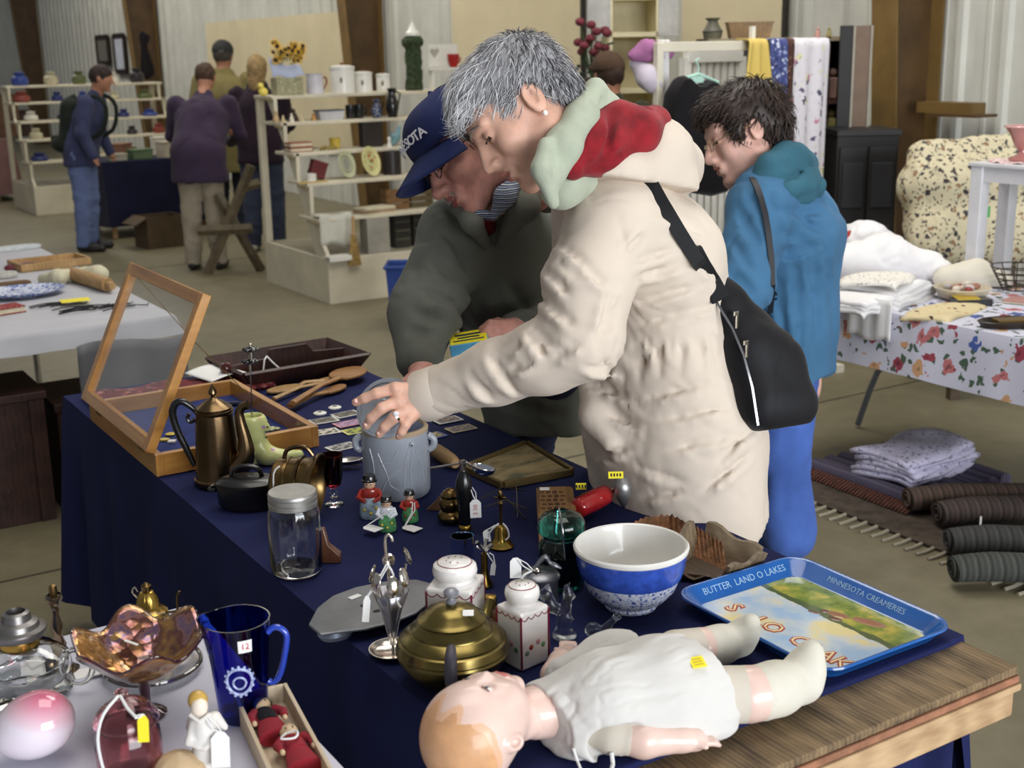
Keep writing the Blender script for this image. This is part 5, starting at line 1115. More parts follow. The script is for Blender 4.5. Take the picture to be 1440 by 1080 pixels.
MB().lathe(L([(12, 0),(12, 2),(7, 10),(5, 24),(4.5, 44),(0, 46)], u, v), 20).build('horn', brass, wh)
for k in range(5):
    a_ = k*1.25; MB().tube([V((0, 0, 48*v)), V((12*math.cos(a_)*u, 10*math.sin(a_)*u, (56+6*math.sin(a_*2))*v))], [2.4*u, 3.2*u], 8).build('whistle', silver, wh)
price_tag(wh, (4*u, -4*u, 46*v),(12*u, -10*u, 26*v), .009, .022, (1.3, .2, .2))
# egg-beater wires lying on the cloth
eb = thing('wire_egg_beater', 'thin wire whisk lying flat behind the brass bell', 'whisk', P(702, 705, ZT)); wm = M('dark_wire', (70, 62, 52), .4, .8)
for k, (a_, b_) in enumerate((((676, 702),(738, 690)),((680, 714),(742, 716)),((726, 684),(728, 728)),((690, 698),(740, 730)))):
    MB().tube([P(*a_, ZT+.006)-eb.location, (P(*a_, ZT)+P(*b_, ZT))/2-eb.location+V((0, 0, .018)), P(*b_, ZT+.004)-eb.location], .0014, 6).build('wire_loop', wm, eb)
# ---- framed print lying flat
fp = thing('framed_print', 'thin framed sepia print lying flat on the navy cloth', 'picture', (1.468, 2.325, ZT)); fw_, fh_ = .105, .105
c4 = [P(*q_, ZT)-fp.location for q_ in ((655, 662),(708, 686),(803, 667),(740, 628))]
gold = M('thin_gold_frame', (120, 100, 60), .4, .5)
for i in range(4):
    a_, b_ = c4[i], c4[(i+1) % 4]; d_ = (b_-a_).normalized(); n_ = V((-d_.y, d_.x, 0)); b = MB(); b.add([a_, b_, b_+n_*-.008, a_+n_*-.008]+[p+V((0, 0, .014)) for p in (a_, b_, b_+n_*-.008, a_+n_*-.008)], [(3, 2, 1, 0),(4, 5, 6, 7),(0, 1, 5, 4),(1, 2, 6, 5),(2, 3, 7, 6),(3, 0, 4, 7)]); b.build('frame_bar', gold, fp, smooth=None)
t = NT('sepia_print'); n_ = t.noise(9, t.map((1, 2.5, 1)), 5); bl_ = t.n('TexVoronoi', Vector=t.map((1, 1.6, 1)), Scale=9.).outputs[0]
t.col(t.mix(t.math('LESS_THAN', bl_, .28), t.ramp(n_, [(.35, (92, 94, 78)),(.5, (152, 136, 100)),(.7, (178, 160, 120))]),(104, 88, 64))); t.p(Roughness=.25)
b = MB(); b.add([p*.96+V((0, 0, .008)) for p in c4], [(0, 1, 2, 3)]); b.build('print', t.m, fp, smooth=None)
ce_ = sum(c4, V())/4; st_ = c4[0]*.8+ce_*.2; MB().box(st_+V((.006, -.004, .0085)),(.02, .012, .001)).build('price_sticker', paper, fp, smooth=None)
# ---- sliding-lid wooden box
wb = thing('slide_lid_box', 'long wooden slide-lid box with stamped brown lettering', 'box', P(783, 740, ZT), CY); u = mpp(wb.location); W2 = 27*u
bxw = wood('box_wood', (120, 84, 46),(168, 128, 78), 26, stretch=(1, .15, 1))
MB().box((0, -.02, .012),(W2*2-.006, .30, .024)).build('box_body', wood('box_wood_dark', (84, 58, 36),(120, 88, 56), 26), wb, smooth=None, bevel=.002)
for s_ in (-1, 1): MB().box((s_*(W2-.003), -.02, .018),(.006, .30, .036)).build('side_strip', bxw, wb, smooth=None, bevel=.001)
ldb = MB().box((0, .055, .033),(W2*2-.008, .155, .010)).build('sliding_lid', bxw, wb, smooth=None, bevel=.002)
stain = M('stamp_brown', (76, 44, 26), .7)
for r_ in range(5):
    for c_ in range(4): MB().box((-W2*.7+c_*.013+r_ % 2*.003, .0+r_*.024, .0383),(.009, .006+.004*((r_*3+c_) % 3), .0006)).build('stamp_mark', stain, ldb, smooth=None)
MB().box((-W2*.55, .118, .0385),(.020, .014, .001)).build('price_sticker', paper, ldb, smooth=None)
# ---- red-handled trowel
tr_ = thing('garden_trowel', 'trowel with a glossy red handle and steel blade', 'trowel', P(846, 706, ZT)); a_, b_ = P(810, 716, ZT+.028)-tr_.location, P(854, 694, ZT+.030)-tr_.location; d_ = (b_-a_).normalized()
MB().tube([a_, a_+d_*.008, a_.lerp(b_, .5), b_-d_*.008, b_, b_+d_*.006], [.012, .021, .0225, .021, .013, .006], 20).build('handle', M('red_lacquer', (168, 30, 34), .15, coat=.8, var=.1), tr_)
n_ = P(868, 686, ZT+.045)-tr_.location; MB().tube([b_, n_], .006, 10).build('neck', silver, tr_)
bl_o = [P(x, y, z)-tr_.location for x, y, z in ((865, 672, ZT+.075),(880, 668, ZT+.08),(889, 682, ZT+.06),(887, 698, ZT+.035),(877, 716, ZT+.004),(868, 702, ZT+.03),(863, 686, ZT+.055))]
c_ = sum(bl_o, V())/7+V((-.004, -.010, 0)); b = MB(); b.add(bl_o+[c_], [(i, (i+1) % 7, 7) for i in range(7)]); b.build('blade', M('trowel_steel', (170, 170, 168), .4, .8, var=.15, vs=40), tr_, smooth=60, solid=.003)
for (x, y, nm, z_) in ((866, 668, 'big', ZT+.095),(817, 684, 'small', ZT+.04)):
    p = P(x, y, z_)-tr_.location; o = MB().at(Matrix.Translation(p)@rotz(CY)@Matrix.Rotation(1.1, 4, 'X')).box((0, 0, 0),(.030 if nm == 'big' else .022, .014, .001)).build('yellow_label', yellow_lab, tr_, smooth=None)
    for k in range(4): MB().at(Matrix.Translation(p)@rotz(CY)@Matrix.Rotation(1.1, 4, 'X')).box((-.009+k*.006, 0, .0008),(.003, .006, .0006)).build('label_mark', ink, o, smooth=None)
# ---- teal mason jar with glass lid and wire bail
mj, u, v = T('mason_jar', 'teal glass mason jar with domed lid and wire bail', 'jar', 790, 834, 32); tg = glass('teal_glass', (36, 110, 104), .05); tgl = glass('teal_glass_lid', (60, 150, 138), .05)
MB().lathe(L([(0, 0),(29, 0),(32, 4),(33, 14),(33, 44),(31, 56),(26, 64),(26, 70),(24, 70),(24, 62),(29, 54),(30, 14),(27, 6),(0, 5)], u, v), 40).build('jar_body', tg, mj)
MB().lathe(L([(0, 72),(24, 72),(27, 70),(32, 72),(34, 78),(33, 86),(28, 93),(16, 98),(6, 99),(6, 97),(0, 97)], u, v), 40).build('glass_lid', tgl, mj)
MB().tube([V((x*u, y*u, z*v)) for x, y, z in ((-2, 30, 60),(-3, 33, 76),(-3, 26, 94),(-3, 0, 102),(-1, -26, 95),(1, -34, 80),(3, -32, 60),(4, -33, 46))], 1.6*u, 8).build('wire_bail', steel, mj); MB().tube([V((27*u*math.cos(a), 27*u*math.sin(a), 65*v)) for a in [i*.3142 for i in range(20)]], 1.3*u, 6, closed=True).build('neck_wire', steel, mj)
# ---- spongeware mixing bowl
sb, u, v = T('mixing_bowl', 'white stoneware mixing bowl with cobalt band and sponged blue base', 'bowl', 887, 868, 40)
cob = M('cobalt_band', (52, 82, 176), .25, var=.2, vs=60, coat=.4); sponge = spots('blue_sponge', (214, 218, 230), [(60, 86, 160),(100, 122, 186),(150, 164, 208)], 150, .45, rough=.25, jitter=1.2, leaf=(96, 116, 176))
MB().lathe(L([(0, 0),(36, 0),(38, 3),(37, 6),(51, 15),(62, 27),(68.5, 42)], u, v), 64).build('sponged_base', sponge, sb)
MB().lathe(L([(68.5, 42),(71, 44),(75, 56),(77, 70),(77.5, 76)], u, v), 64).build('blue_band', cob, sb)
MB().lathe(L([(77.5, 76),(80, 78),(80.5, 82),(78, 84.5),(75, 83),(73, 76),(68, 54),(56, 30),(38, 14),(0, 9)], u, v), 64).build('white_interior', M('bowl_glaze', (222, 220, 214), .3, var=.04, coat=.4), sb)
# ---- carved bark dish and carved trough behind the bowl
bark = M('bark_brown', (124, 84, 54), .8, var=.35, vs=40, bump=.9, bs=120, bd=.006); rim_px = [(838, 752),(862, 742),(895, 736),(925, 726),(955, 722),(985, 736),(1010, 748),(1032, 758)]
bd_ = thing('bark_dish', 'rustic wooden dish with jagged bark rim behind the mixing bowl', 'dish', P(930, 800, ZT))
b = MB(); base = [P(x, y+36, ZT)-bd_.location for x, y in rim_px]; R_ = []
tops = []
for i in range(57):
    t_ = i/56*7; k = min(6, int(t_)); f_ = t_-k; x, y = [rim_px[k][j]*(1-f_)+rim_px[k+1][j]*f_ for j in (0, 1)]
    g = P(x-10, y+48, ZT)-bd_.location; z_ = .034+.004*(i % 2)+.005*random.random()+.012*math.sin(math.pi*i/56); back = V((.04, .062, 0)); tops.append((g+V((-.01, -.015, .006)), g+back*.5+V((0, 0, z_*.75)), g+back*.62+V((0, 0, z_+.001*(i % 2))), g+back*.75+V((0, 0, z_-.006)), g+back*.7+V((0, 0, .002))))
b.loft([list(r) for r in tops], caps=True); b.build('bark_rim', bark, bd_, smooth=None)
b = MB(); pl = [t_[0] for t_ in tops[::4]]; pr = [t_[4] for t_ in tops[::4]]; n = len(pl); b.add([V((p.x, p.y, .004)) for p in pl+pr], [(i, i+1, n+i+1, n+i) for i in range(n-1)]); b.build('dish_floor', bark, bd_, smooth=None, solid=.004)
trg = thing('carved_trough', 'weathered carved wooden trough between bowl and blue tray', 'trough', P(1010, 812, ZT)); gwd = wood('grey_carved_wood', (92, 78, 60),(140, 122, 98), 24, bump=.5); dkw = wood('trough_inside', (58, 44, 32),(92, 72, 52), 24, bump=.5)
q4 = {k: P(*p_, ZT)-trg.location for k, p_ in dict(nl=(948, 810), nr=(1010, 818), fr=(1062, 800), fl=(985, 780)).items()}
def slab(a, b_, h0, h1, lean, mat, nm, t_=.010):
    d_ = (b_-a).normalized(); n_ = V((-d_.y, d_.x, 0)); o = n_*lean; m_ = MB(); N_ = 8; r_ = []
    for i in range(N_+1):
        f_ = i/N_; p = a.lerp(b_, f_); h_ = h0+(h1-h0)*f_+.006*math.sin(f_*9); r_.append([p, p+o+V((0, 0, h_)), p+o+n_*t_+V((0, 0, h_)), p+n_*t_])
    m_.loft(r_); m_.build(nm, mat, trg, smooth=40)
slab(q4['fl'], q4['fr'], .058, .030, .02, gwd, 'long_side'); slab(q4['nl'], q4['fl'], .046, .062, .014, gwd, 'carved_end'); slab(q4['fr'], q4['nr'], .040, .034, .02, gwd, 'carved_end'); slab(q4['nr'], q4['nl'], .010, .014, .01, dkw, 'long_side')
b = MB(); b.add([q4[k]+V((0, 0, .005)) for k in ('nl', 'nr', 'fr', 'fl')], [(0, 1, 2, 3)]); b.build('trough_floor', dkw, trg, smooth=None, solid=.006)
# ---- blue metal tray with printed scene
ty = thing('serving_tray', 'blue enamel advertising tray with printed lakeside scene and lettering', 'tray', (1.432, 1.376, ZT)); tl, tr2, tn, tf = 1.290, 1.582, 1.196, 1.556
tw_, tL = (tr2-tl)/2, (tf-tn)/2; ty.location = ((tl+tr2)/2, (tn+tf)/2, ZT); tblue = M('tray_blue', (30, 92, 168), .22, var=.08, vs=15, coat=.5);
def rrect(w, l, r, n=6):
    return [(sx*(w-r)+r*math.cos(a), sy*(l-r)+r*math.sin(a)) for (sx, sy, a0) in ((1, 1, 0),(-1, 1, 90),(-1, -1, 180),(1, -1, 270)) for a in [math.radians(a0+90*i/n) for i in range(n+1)]]
rg_ = [[(x, y, z) for x, y in rrect(w, l, r)] for w, l, r, z in ((tw_-.030, tL-.030, .022, .003),(tw_-.026, tL-.026, .026, .004),(tw_-.008, tL-.008, .036, .024),(tw_-.003, tL-.003, .040, .027),(tw_, tL, .042, .027),(tw_+.001, tL+.001, .043, .024),(tw_-.003, tL-.003, .040, .022),(tw_-.020, tL-.020, .03, .001))]
MB().loft(rg_, caps=False).build('tray_rim', tblue, ty, smooth=60)
b = MB(); b.add([(x, y, .0028) for x, y in rrect(tw_-.0295, tL-.0295, .022)], [tuple(range(28))]);
t = NT('tray_scene'); sx_ = t.n('SeparateXYZ', Vector=t.co); nz = t.noise(26, detail=5); nb = t.noise(9, detail=4)
xx = t.math('ADD', sx_.outputs[0], t.math('MULTIPLY', t.math('SUBTRACT', nb, .5), .05))
sky = t.ramp(nb, [(.40, (166, 196, 228)),(.52, (206, 214, 216)),(.60, (232, 218, 160))]); mead = t.ramp(nz, [(.3, (70, 100, 40)),(.5, (132, 150, 60)),(.66, (196, 180, 80))])
yy = t.math('ADD', sx_.outputs[0], t.math('MULTIPLY', t.math('SUBTRACT', nz, .5), .02))
t.col(t.mix(t.math('GREATER_THAN', xx, .045), t.mix(t.math('GREATER_THAN', yy, .03), sky, (84, 100, 60)), mead)); t.p(Roughness=.2, Coat_Weight=.5)
b.build('printed_scene', t.m, ty, smooth=None)
brn = M('print_brown', (150, 96, 62), .3, coat=.4); brn2 = M('print_dark_brown', (104, 60, 44), .3, coat=.4)
for (x, y, w_, h_, m_) in ((.055, -.01, .016, .035, brn),(.048, .012, .012, .012, brn2),(.04, -.02, .010, .02, brn2),(.075, -.06, .02, .05, brn),(.03, .018, .008, .02, brn2)):
    MB().at(Matrix.Translation((x, y, .0031))@rotz(.3)).lathe([(w_, 0),(w_*.7, .0004),(0, .0004)], 18, sx=.6, sy=h_/w_*.6).build('printed_figure', m_, ty, smooth=None)
let_r, let_y = M('letter_red', (176, 60, 40), .3, coat=.4, var=0), M('letter_cream', (240, 226, 170), .3, coat=.4, var=0)
for ch, y in (('S', .108),('LO', .026),('C', -.045),('LAK', -.108)):
    Mx = Matrix.Translation((-.068, y, .0032))@rotz(-math.pi/2); text_part('printed_letters', ch, .046, let_r, ty, Mx, .0002, bold=.0022); text_part('printed_letters', ch, .046, let_y, ty, Mx@Matrix.Translation((0, 0, .0005)), .0002, bold=-.0006)
lw_ = M('letter_pale_blue', (150, 184, 214), .4, var=0)
# rim lettering: far-left side and right side
Xr = V((1, 0, 0)); nrm = V((0, -.74, .67)).normalized(); Mr = Matrix.Translation((.008, tL-.0158, .0155))@frame(Xr, nrm.cross(Xr), nrm); text_part('rim_lettering', 'BUTTER  LAND O LAKES', .0175, lw_, ty, Mr, .0004)
Xr = V((0, -1, 0)); nrm = V((-.74, 0, .67)).normalized(); Mr = Matrix.Translation((tw_-.0158, 0, .0155))@frame(Xr, nrm.cross(Xr), nrm); text_part('rim_lettering', 'MINNESOTA CREAMERIES', .015, lw_, ty, Mr, .0004)
# ---- grey metal sole plate
so = thing('iron_sole_plate', 'flat grey metal shoe-sole plate with two holes', 'metal plate', P(520, 868, ZT)); pm = M('pewter_grey', (122, 124, 128), .42, .55, var=.15, vs=16)
ol = [P(x, y, ZT+.02)-so.location for x, y in ((434, 878),(446, 855),(468, 838),(500, 826),(540, 818),(585, 815),(612, 822),(610, 842),(585, 862),(550, 876),(515, 884),(480, 888),(450, 892))]
MB().prism([(p.x, p.y) for p in ol], .016, .021).build('plate', pm, so, smooth=None, bevel=.002)
for x, y in ((512, 851),(530, 859)): p = P(x, y, ZT+.0215)-so.location; MB().at(Matrix.Translation((p.x, p.y, .0212))).lathe([(.005, 0),(.005, .0006),(0, .0006)], 12, sx=1.4).build('screw_hole', ink, so)
p = P(499, 839, ZT+.022)-so.location; MB().at(Matrix.Translation((p.x, p.y, .0217))@rotz(.2)).box((0, 0, 0),(.022, .012, .001)).build('price_sticker', paper, so, smooth=None)
p = P(468, 897, ZT+.004)-so.location; MB().at(Matrix.Translation((p.x+.01, p.y+.01, 0))).lathe([(0, 0),(.02, 0),(.024, .008),(.02, .016),(0, .016)], 20, sx=1.3).build('foot', M('pewter_pale', (150, 160, 178), .3, .6), so)
p = P(585, 838, ZT)-so.location; MB().at(Matrix.Translation((p.x, p.y, 0))).lathe([(0, 0),(.014, 0),(.012, .016),(0, .016)], 16).build('foot', pm, so)
# ---- silver umbrella spoon stand
us, u, v = T('spoon_stand', 'silver umbrella-shaped spoon stand on a round tray foot', 'spoon holder', 553, 934, 33); ub = V((0, 0, 0))
MB().lathe(L([(0, 2),(24, 2),(30, 5),(33, 8),(34, 8),(31, 3),(26, 0),(0, 0)], u, v), 40).build('tray_foot', silver, us)
MB().tube([V((x*u, 0, z*v)) for x, z in ((0, 2),(0, 60),(-2, 110),(-4, 140),(-4, 152),(-1, 158),(4, 157),(6, 150))], 2.2*u, 10).build('shaft', silver, us); MB().at(Matrix.Translation((-2.5*u, 0, 118*v))).lathe(L([(3, -6),(5, -4),(5, -1),(3.5, 0),(5, 2),(4, 6),(2, 7)], u, v), 14).build('collar', silver, us)
for k in range(8):
    a_ = k*math.pi/4; MB().tube([V((3*u*math.cos(a_), 3*u*math.sin(a_), 14*v)), V((13*u*math.cos(a_), 13*u*math.sin(a_), 55*v)), V((26*u*math.cos(a_), 26*u*math.sin(a_), 88*v))], 1.1*u, 6).build('umbrella_rib', silver, us)
b = MB(); b.lathe(L([(4, 14),(8, 36),(15, 60),(25, 84)], u, v), 24, wob=lambda r, z, t_: (r*(1-.10*abs(math.sin(4*t_))), z)); b.build('umbrella_canopy', M('silver_mesh', (170, 170, 176), .3, .9), us, smooth=180, solid=.0006)
uo = V(us.location)
for k, (a_, lean, hz) in enumerate(((-.6, 1.0, 100),(.5, .9, 118),(1.7, .8, 108),(2.9, 1.0, 98),(3.9, 1.0, 94),(5.0, .9, 90))):
    sn = thing('tea_spoon', ['silver teaspoon leaning left in the umbrella stand', 'tallest silver teaspoon in the umbrella stand', 'silver teaspoon at the back of the umbrella stand', 'silver teaspoon leaning to the right rear of the umbrella stand', 'silver teaspoon hanging toward the grey plate', 'silver teaspoon at the front of the umbrella stand'][k], 'spoon', uo+rotz(CY)@V((0, 0, 20*v)), CY, 'teaspoons in the umbrella stand')
    dr = V((math.cos(a_)*.26*lean, math.sin(a_)*.26*lean, 1)).normalized(); tp = dr*((hz-20)*v); MB().tube([dr*4*v, tp*.6, tp], [1.5*u, 1.2*u, 1.6*u], 6).build('spoon_handle', silver, sn)
    fx, fy, fz = axes(V((math.cos(a_), math.sin(a_), .3)), dr); MB().at(frame(fx, fy, fz, tp+dr*12*u)).ball((0, 0, 0),(14*u, 9*u, 3.4*u), 16, 8).build('spoon_bowl', silver, sn)
price_tag(us, (-3*u, -4*u, 122*v),(-32*u, -22*u, 70*v), .012, .04, (1.2, .3, .5)); MB().tube([V((x*u, y*u, z*v)) for x, y, z in ((-3, -4, 122),(6, -9, 110),(8, -18, 84),(16, -24, 72))], 1.6*u, 6).build('tag_string', string_m, us)
# ---- two square porcelain shakers with maroon trim
mar = M('maroon_trim', (122, 30, 54), .3, coat=.4, var=0)
def shaker(label, px, pyb, rzz, w, hb):
    o, u, v = T('porcelain_shaker', label, 'shaker', px, pyb, 0, rz=CY+rzz, group='maroon trimmed shakers'); a_ = w*u
    MB().box((0, 0, hb*v/2),(a_*2, a_*2, hb*v)).build('shaker_body', white_por, o, smooth=None, bevel=.004)
    MB().lathe(L([(w*.95, hb),(w*.80, hb+3),(w*.78, hb+6),(w*.92, hb+10),(w*.95, hb+16),(w*.9, hb+22),(w*.66, hb+27),(0, hb+29)], u, v), 32).build('shaker_cap', white_por, o)
    MB().at(Matrix.Translation((0, 0, (hb+25.4)*v))).tube([(w*.72*u*math.cos(t_), w*.72*u*math.sin(t_), 0) for t_ in [i*.2094 for i in range(30)]], .9*u, 6, closed=True).build('cap_ring', mar, o)
    for k in range(7): t_ = k*.9; MB().ball((w*.35*u*math.cos(t_)*(k > 0), w*.35*u*math.sin(t_)*(k > 0),(hb+28.4)*v), .9*u, 6, 4).build('shaker_hole', ink, o)
    for f_ in range(4):
        R_ = rotz(f_*math.pi/2); pts = []
        for i in range(25): x = -1+i/12; pts.append(R_@V((x*a_*.96, -a_*1.004, (hb-6-4.5*abs(math.sin(i*math.pi/6)))*v)))
        MB().tube(pts, .8*u, 5).build('scallop_line', mar, o)
        MB().tube([R_@V((a_*.98, -a_*.98, 3*v)), R_@V((a_*.98, -a_*.98, (hb-4)*v))], 1.6*u, 6).build('corner_stripe', mar, o)
        for (x, z, m_) in ((-.15, 28, gR),(.1, 32, M('petal_pink', (206, 150, 160), .3)),(.28, 26, gG),(-.3, 22, M('leaf_grey', (120, 140, 130), .3))): MB().ball(R_@V((x*a_*2, -a_*1.0, z*v)),(4.2*u, 1.0*u, 4.2*u) if f_ % 2 == 0 else (1.0*u, 4.2*u, 4.2*u), 8, 5).build('painted_flower', m_, o)
shaker('square white porcelain shaker with maroon trim nearest the spoon stand', 643, 908, -.25, 33, 88)
shaker('square white porcelain shaker with maroon trim against the doll', 736, 928, .72, 26, 76)
ab, u, v = T('amber_bottle', 'small amber bottle with a brass cap between the white shakers', 'bottle', 690, 898, 10)
MB().lathe(L([(0, 0),(11, 0),(12, 3),(12, 30),(9, 36),(8, 40)], u, v), 22).build('bottle_glass', M('amber_glass', (120, 74, 26), .1, coat=.6, trans=.0), ab); MB().lathe(L([(9, 39),(10, 40),(10, 52),(9, 54),(0, 55)], u, v), 20).build('bottle_cap', brass, ab)
wp, u, v = T('amber_stopper', 'amber wood pin leaning against the first shaker', 'stopper', 628, 900, 4); MB().box((0, -4*u, 70*v),(11*u, 5*u, 40*v)).box((0, -4*u, 25*v),(5*u, 4*u, 52*v)).build('stopper_pin', M('amber_wood', (150, 112, 44), .3, coat=.5), wp, bevel=.001)
# ---- squat brass teapot
tp_, u, v = T('brass_teapot', 'squat ridged brass teapot with dark handle beside the doll head', 'teapot', 638, 985, 66); tbm = M('teapot_brass', (126, 112, 66), .26, .95, var=.25, vs=16)
MB().lathe(L([(0, 0),(46, 0),(52, 4),(66, 18),(77, 32),(80, 40),(78.5, 43),(79.5, 45),(76, 54),(72, 55.5),(72, 58),(62, 66),(58, 67),(57, 70),(48, 76),(46, 79),(0, 79)], u, v), 60).build('teapot_body', tbm, tp_)
lt_ = MB().lathe(L([(47, 78),(48, 81),(45, 83),(40, 85),(34, 92),(20, 98),(8, 100),(0, 100)], u, v), 48).build('teapot_lid', tbm, tp_)
MB().lathe(L([(6, 99),(8, 102),(5, 105),(5, 108),(10, 111),(11, 115),(8, 118),(3, 120),(0, 120)], u, v), 20).build('lid_knob', M('knob_pewter', (150, 152, 160), .4, .5), lt_)
MB().tube([V((x*u, y*u, z*v)) for x, y, z in ((2, -58, 66),(2, -74, 70),(2, -90, 62),(2, -96, 44),(2, -88, 26),(2, -72, 24))], [5*u, 7*u, 8.5*u, 8.5*u, 7*u, 5*u], 12).build('teapot_handle', M('handle_grey_wood', (72, 68, 78), .5, var=.2), tp_)
MB().tube([V((x*u, y*u, z*v)) for x, y, z in ((30, 60, 36),(44, 84, 46),(52, 98, 66))], [13*u, 9*u, 6*u], 14).build('teapot_spout', tbm, tp_); MB().at(Matrix.Translation((24*u, -20*u, 95*v))@Matrix.Rotation(.3, 4, 'X')).box((0, 0, 0),(15*u, 11*u, 1.2*u)).build('price_sticker', paper, tp_, smooth=None)
# ---- pewter inkwell, glass animals
ik, u, v = T('pewter_inkwell', 'round pewter box with scrolled lid handle and white tag', 'inkwell', 760, 862, 26)
MB().lathe(L([(0, 0),(24, 0),(26, 4),(25, 34),(28, 38),(28, 42),(24, 46),(8, 49),(0, 49)], u, v), 32).build('pewter_body', M('pewter', (140, 142, 148), .3, .9, var=.2, vs=20), ik); MB().tube([V((x*u, y*u, z*v)) for x, y, z in ((-16, -4, 48),(-6, -2, 54),(0, 0, 60),(8, 1, 66),(14, 1, 58),(22, 0, 54),(30, 0, 50))], [3*u, 3*u, 3.6*u, 4*u, 3.4*u, 4*u, 2*u], 8).build('scroll_handle', M('pewter', (140, 142, 148), .3, .9), ik)
MB().ball((-4*u, -8*u, 51*v),(5*u, 5*u, 4*u)).build('hinge_ball', silver, ik); price_tag(ik, (-12*u, -8*u, 50*v),(-34*u, -6*u, 54*v), .020, .034, (1.25, .1, .25)); MB().tube([V((x*u, y*u, z*v)) for x, y, z in ((-12, -8, 50),(-24, -20, 48),(-28, -24, 34),(-28, -24, 22))], 1.6*u, 6).build('tag_string', string_m, ik)
frost = glass('frosted_glass', (226, 230, 230), .22)
gs, u, v = T('glass_squirrel', 'upright clear glass animal figurine beside the second shaker', 'figurine', 794, 902, 12)
s = SDF((-40*u, -20*u, -2*u),(24*u, 20*u, 82*v), .0016); s.chain([(-2*u, 0, 6*v),(0, 0, 26*v),(2*u, 0, 42*v)], [12*u, 10*u, 7*u], k=.006); s.chain([(2*u, 0, 42*v),(6*u, 0, 58*v),(4*u, 0, 68*v)], [7*u, 7*u, 5*u], k=.004); s.chain([(-6*u, 0, 36*v),(-18*u, 0, 44*v),(-26*u, 0, 60*v),(-22*u, 0, 70*v)], [7*u, 9*u, 8*u, 4*u], k=.005); s.cone((6*u, 0, 60*v),(14*u, 0, 56*v), 4*u, 2.4*u, .003); s.cone((4*u, 0, 68*v),(8*u, 0, 75*v), 2*u, 1.4*u, .002); s.cone((4*u, -6*u, 30*v),(12*u, -6*u, 28*v), 3*u, 2*u, .003); s.cone((-6*u, 0, 3*v),(8*u, 0, 3*v), 11*u, 9*u, .004); s.plane((0, 0, 0),(0, 0, -1)); sdf_part(s, 'glass_body', frost, gs)
g2, u, v = T('glass_bird', 'small clear glass bird figurine behind the doll', 'figurine', 846, 905, 8)
s = SDF((-30*u, -20*u, -2*u),(34*u, 20*u, 46*v), .0016); s.ell((-12*u, 0, 16*v),(12*u, 9*u, 11*u), k=.004); s.chain([(-4*u, 0, 12*v),(10*u, 0, 22*v),(22*u, 0, 34*v)], [6*u, 5*u, 4*u], k=.004); s.ell((22*u, 0, 34*v), 6*u, k=.003); s.cone((-10*u, 0, 0),(0, 0, 8*v), 6*u, 4*u, .004); s.plane((0, 0, 0),(0, 0, -1)); sdf_part(s, 'glass_body', frost, g2)
# ---- baby doll lying on its back
do = V((P(860, 1000, ZT).x, P(860, 1000, ZT).y, ZT)); DL = thing('baby_doll', 'old composition baby doll in a white dress lying on the table', 'doll', do)
dz = M('doll_skin', (226, 196, 184), .35, var=.06, vs=18, coat=.25); dclo = cloth('doll_stuffed_cloth', (206, 198, 184), var=.1, fold=.4, fs=40); dsock = M('knit_sock', (212, 208, 194), .9, var=.06, bump=.5, bs=500); ddr = cloth('doll_dress', (208, 206, 202), var=.05, bs=900, bump=.3, fold=.9, fs=22); dhair = M('doll_painted_hair', (210, 160, 116), .4, var=.1, vs=30, coat=.2)
def K(px, py, z): return P(px, py, ZT+z)
hc = K(672, 1025, .066); fax = (K(740, 1000, .055)-K(620, 1035, .07)); fax.normalize()    # crown to chin axis
nose_d = V((.05, .12, 1)); nose_d = (nose_d-fax*nose_d.dot(fax)).normalized();
Md = head_frame(hc, nose_d, -fax)
s = SDF((-.082, -.088, -.095),(.082, .088, .09), .0021)
s.ell((0, -.006, .016),(.062, .070, .064), k=.01); s.ell((0, .018, -.028),(.050, .046, .046), k=.03)
for e in (-1, 1): s.ell((e*.026, .042, -.026),(.020, .018, .019), k=.015); s.ell((e*.060, -.004, -.012),(.008, .012, .016), k=.006); s.ell((e*.064, -.002, -.012),(.005, .006, .008), k=.003, op='s'); s.ell((e*.021, .066, .0),(.010, .008, .007), k=.006, op='s'); s.ell((e*.021, .0535, .0), .0082, k=.003)
s.cone((0, .055, .004),(0, .068, -.014), .005, .0065, .008); s.ell((0, .050, -.045),(.018, .014, .012), k=.01); s.ell((0, .046, -.064),(.013, .011, .010), k=.01); s.cone((-.010, .063, -.040),(.010, .063, -.040), .0038, .0038, .004); s.cone((-.010, .066, -.0435),(.010, .066, -.0435), .0016, .0016, .002, 's'); s.cone((0, -.008, -.05),(0, -.004, -.088), .026, .028, .012)
def doll_pick(c):
    x, y, z = c[:, 0], c[:, 1], c[:, 2]; lipm = (np.abs(x) < .013) & (y > .055) & (np.abs(z+.042) < .006); ey = x > 9; hairm = (z > .034+.010*np.sin(x*170)+.03*(y > .03)-.55*np.maximum(0, -y-.0)) & (y < .062)
    edge = (z > .024+.010*np.sin(x*170)+.03*(y > .03)-.55*np.maximum(0, -y-.0)) & (y < .066)
    return np.where(hairm, 3, np.where(edge & ~ey & ~lipm, 4, np.where(ey, 2, np.where(lipm, 1, 0))))
v_, f_ = s.net(1); pk = doll_pick(v_[f_].mean(1)); hv = (v_@np.array(Md.to_3x3()).T+np.array(Md.translation)-np.array(do), f_, pk)
s = SDF(K(880, 1010, 0)-V((.26, .26, .03)), K(880, 1010, 0)+V((.36, .36, .14)), .004); tors = [K(752, 1002, .052), K(850, 982, .052), K(940, 965, .05)]
s.chain(tors, [.036, .05, .048], k=.02); v_, f_ = s.net(1); bv = (v_-np.array(do), f_, np.zeros(len(f_), int))
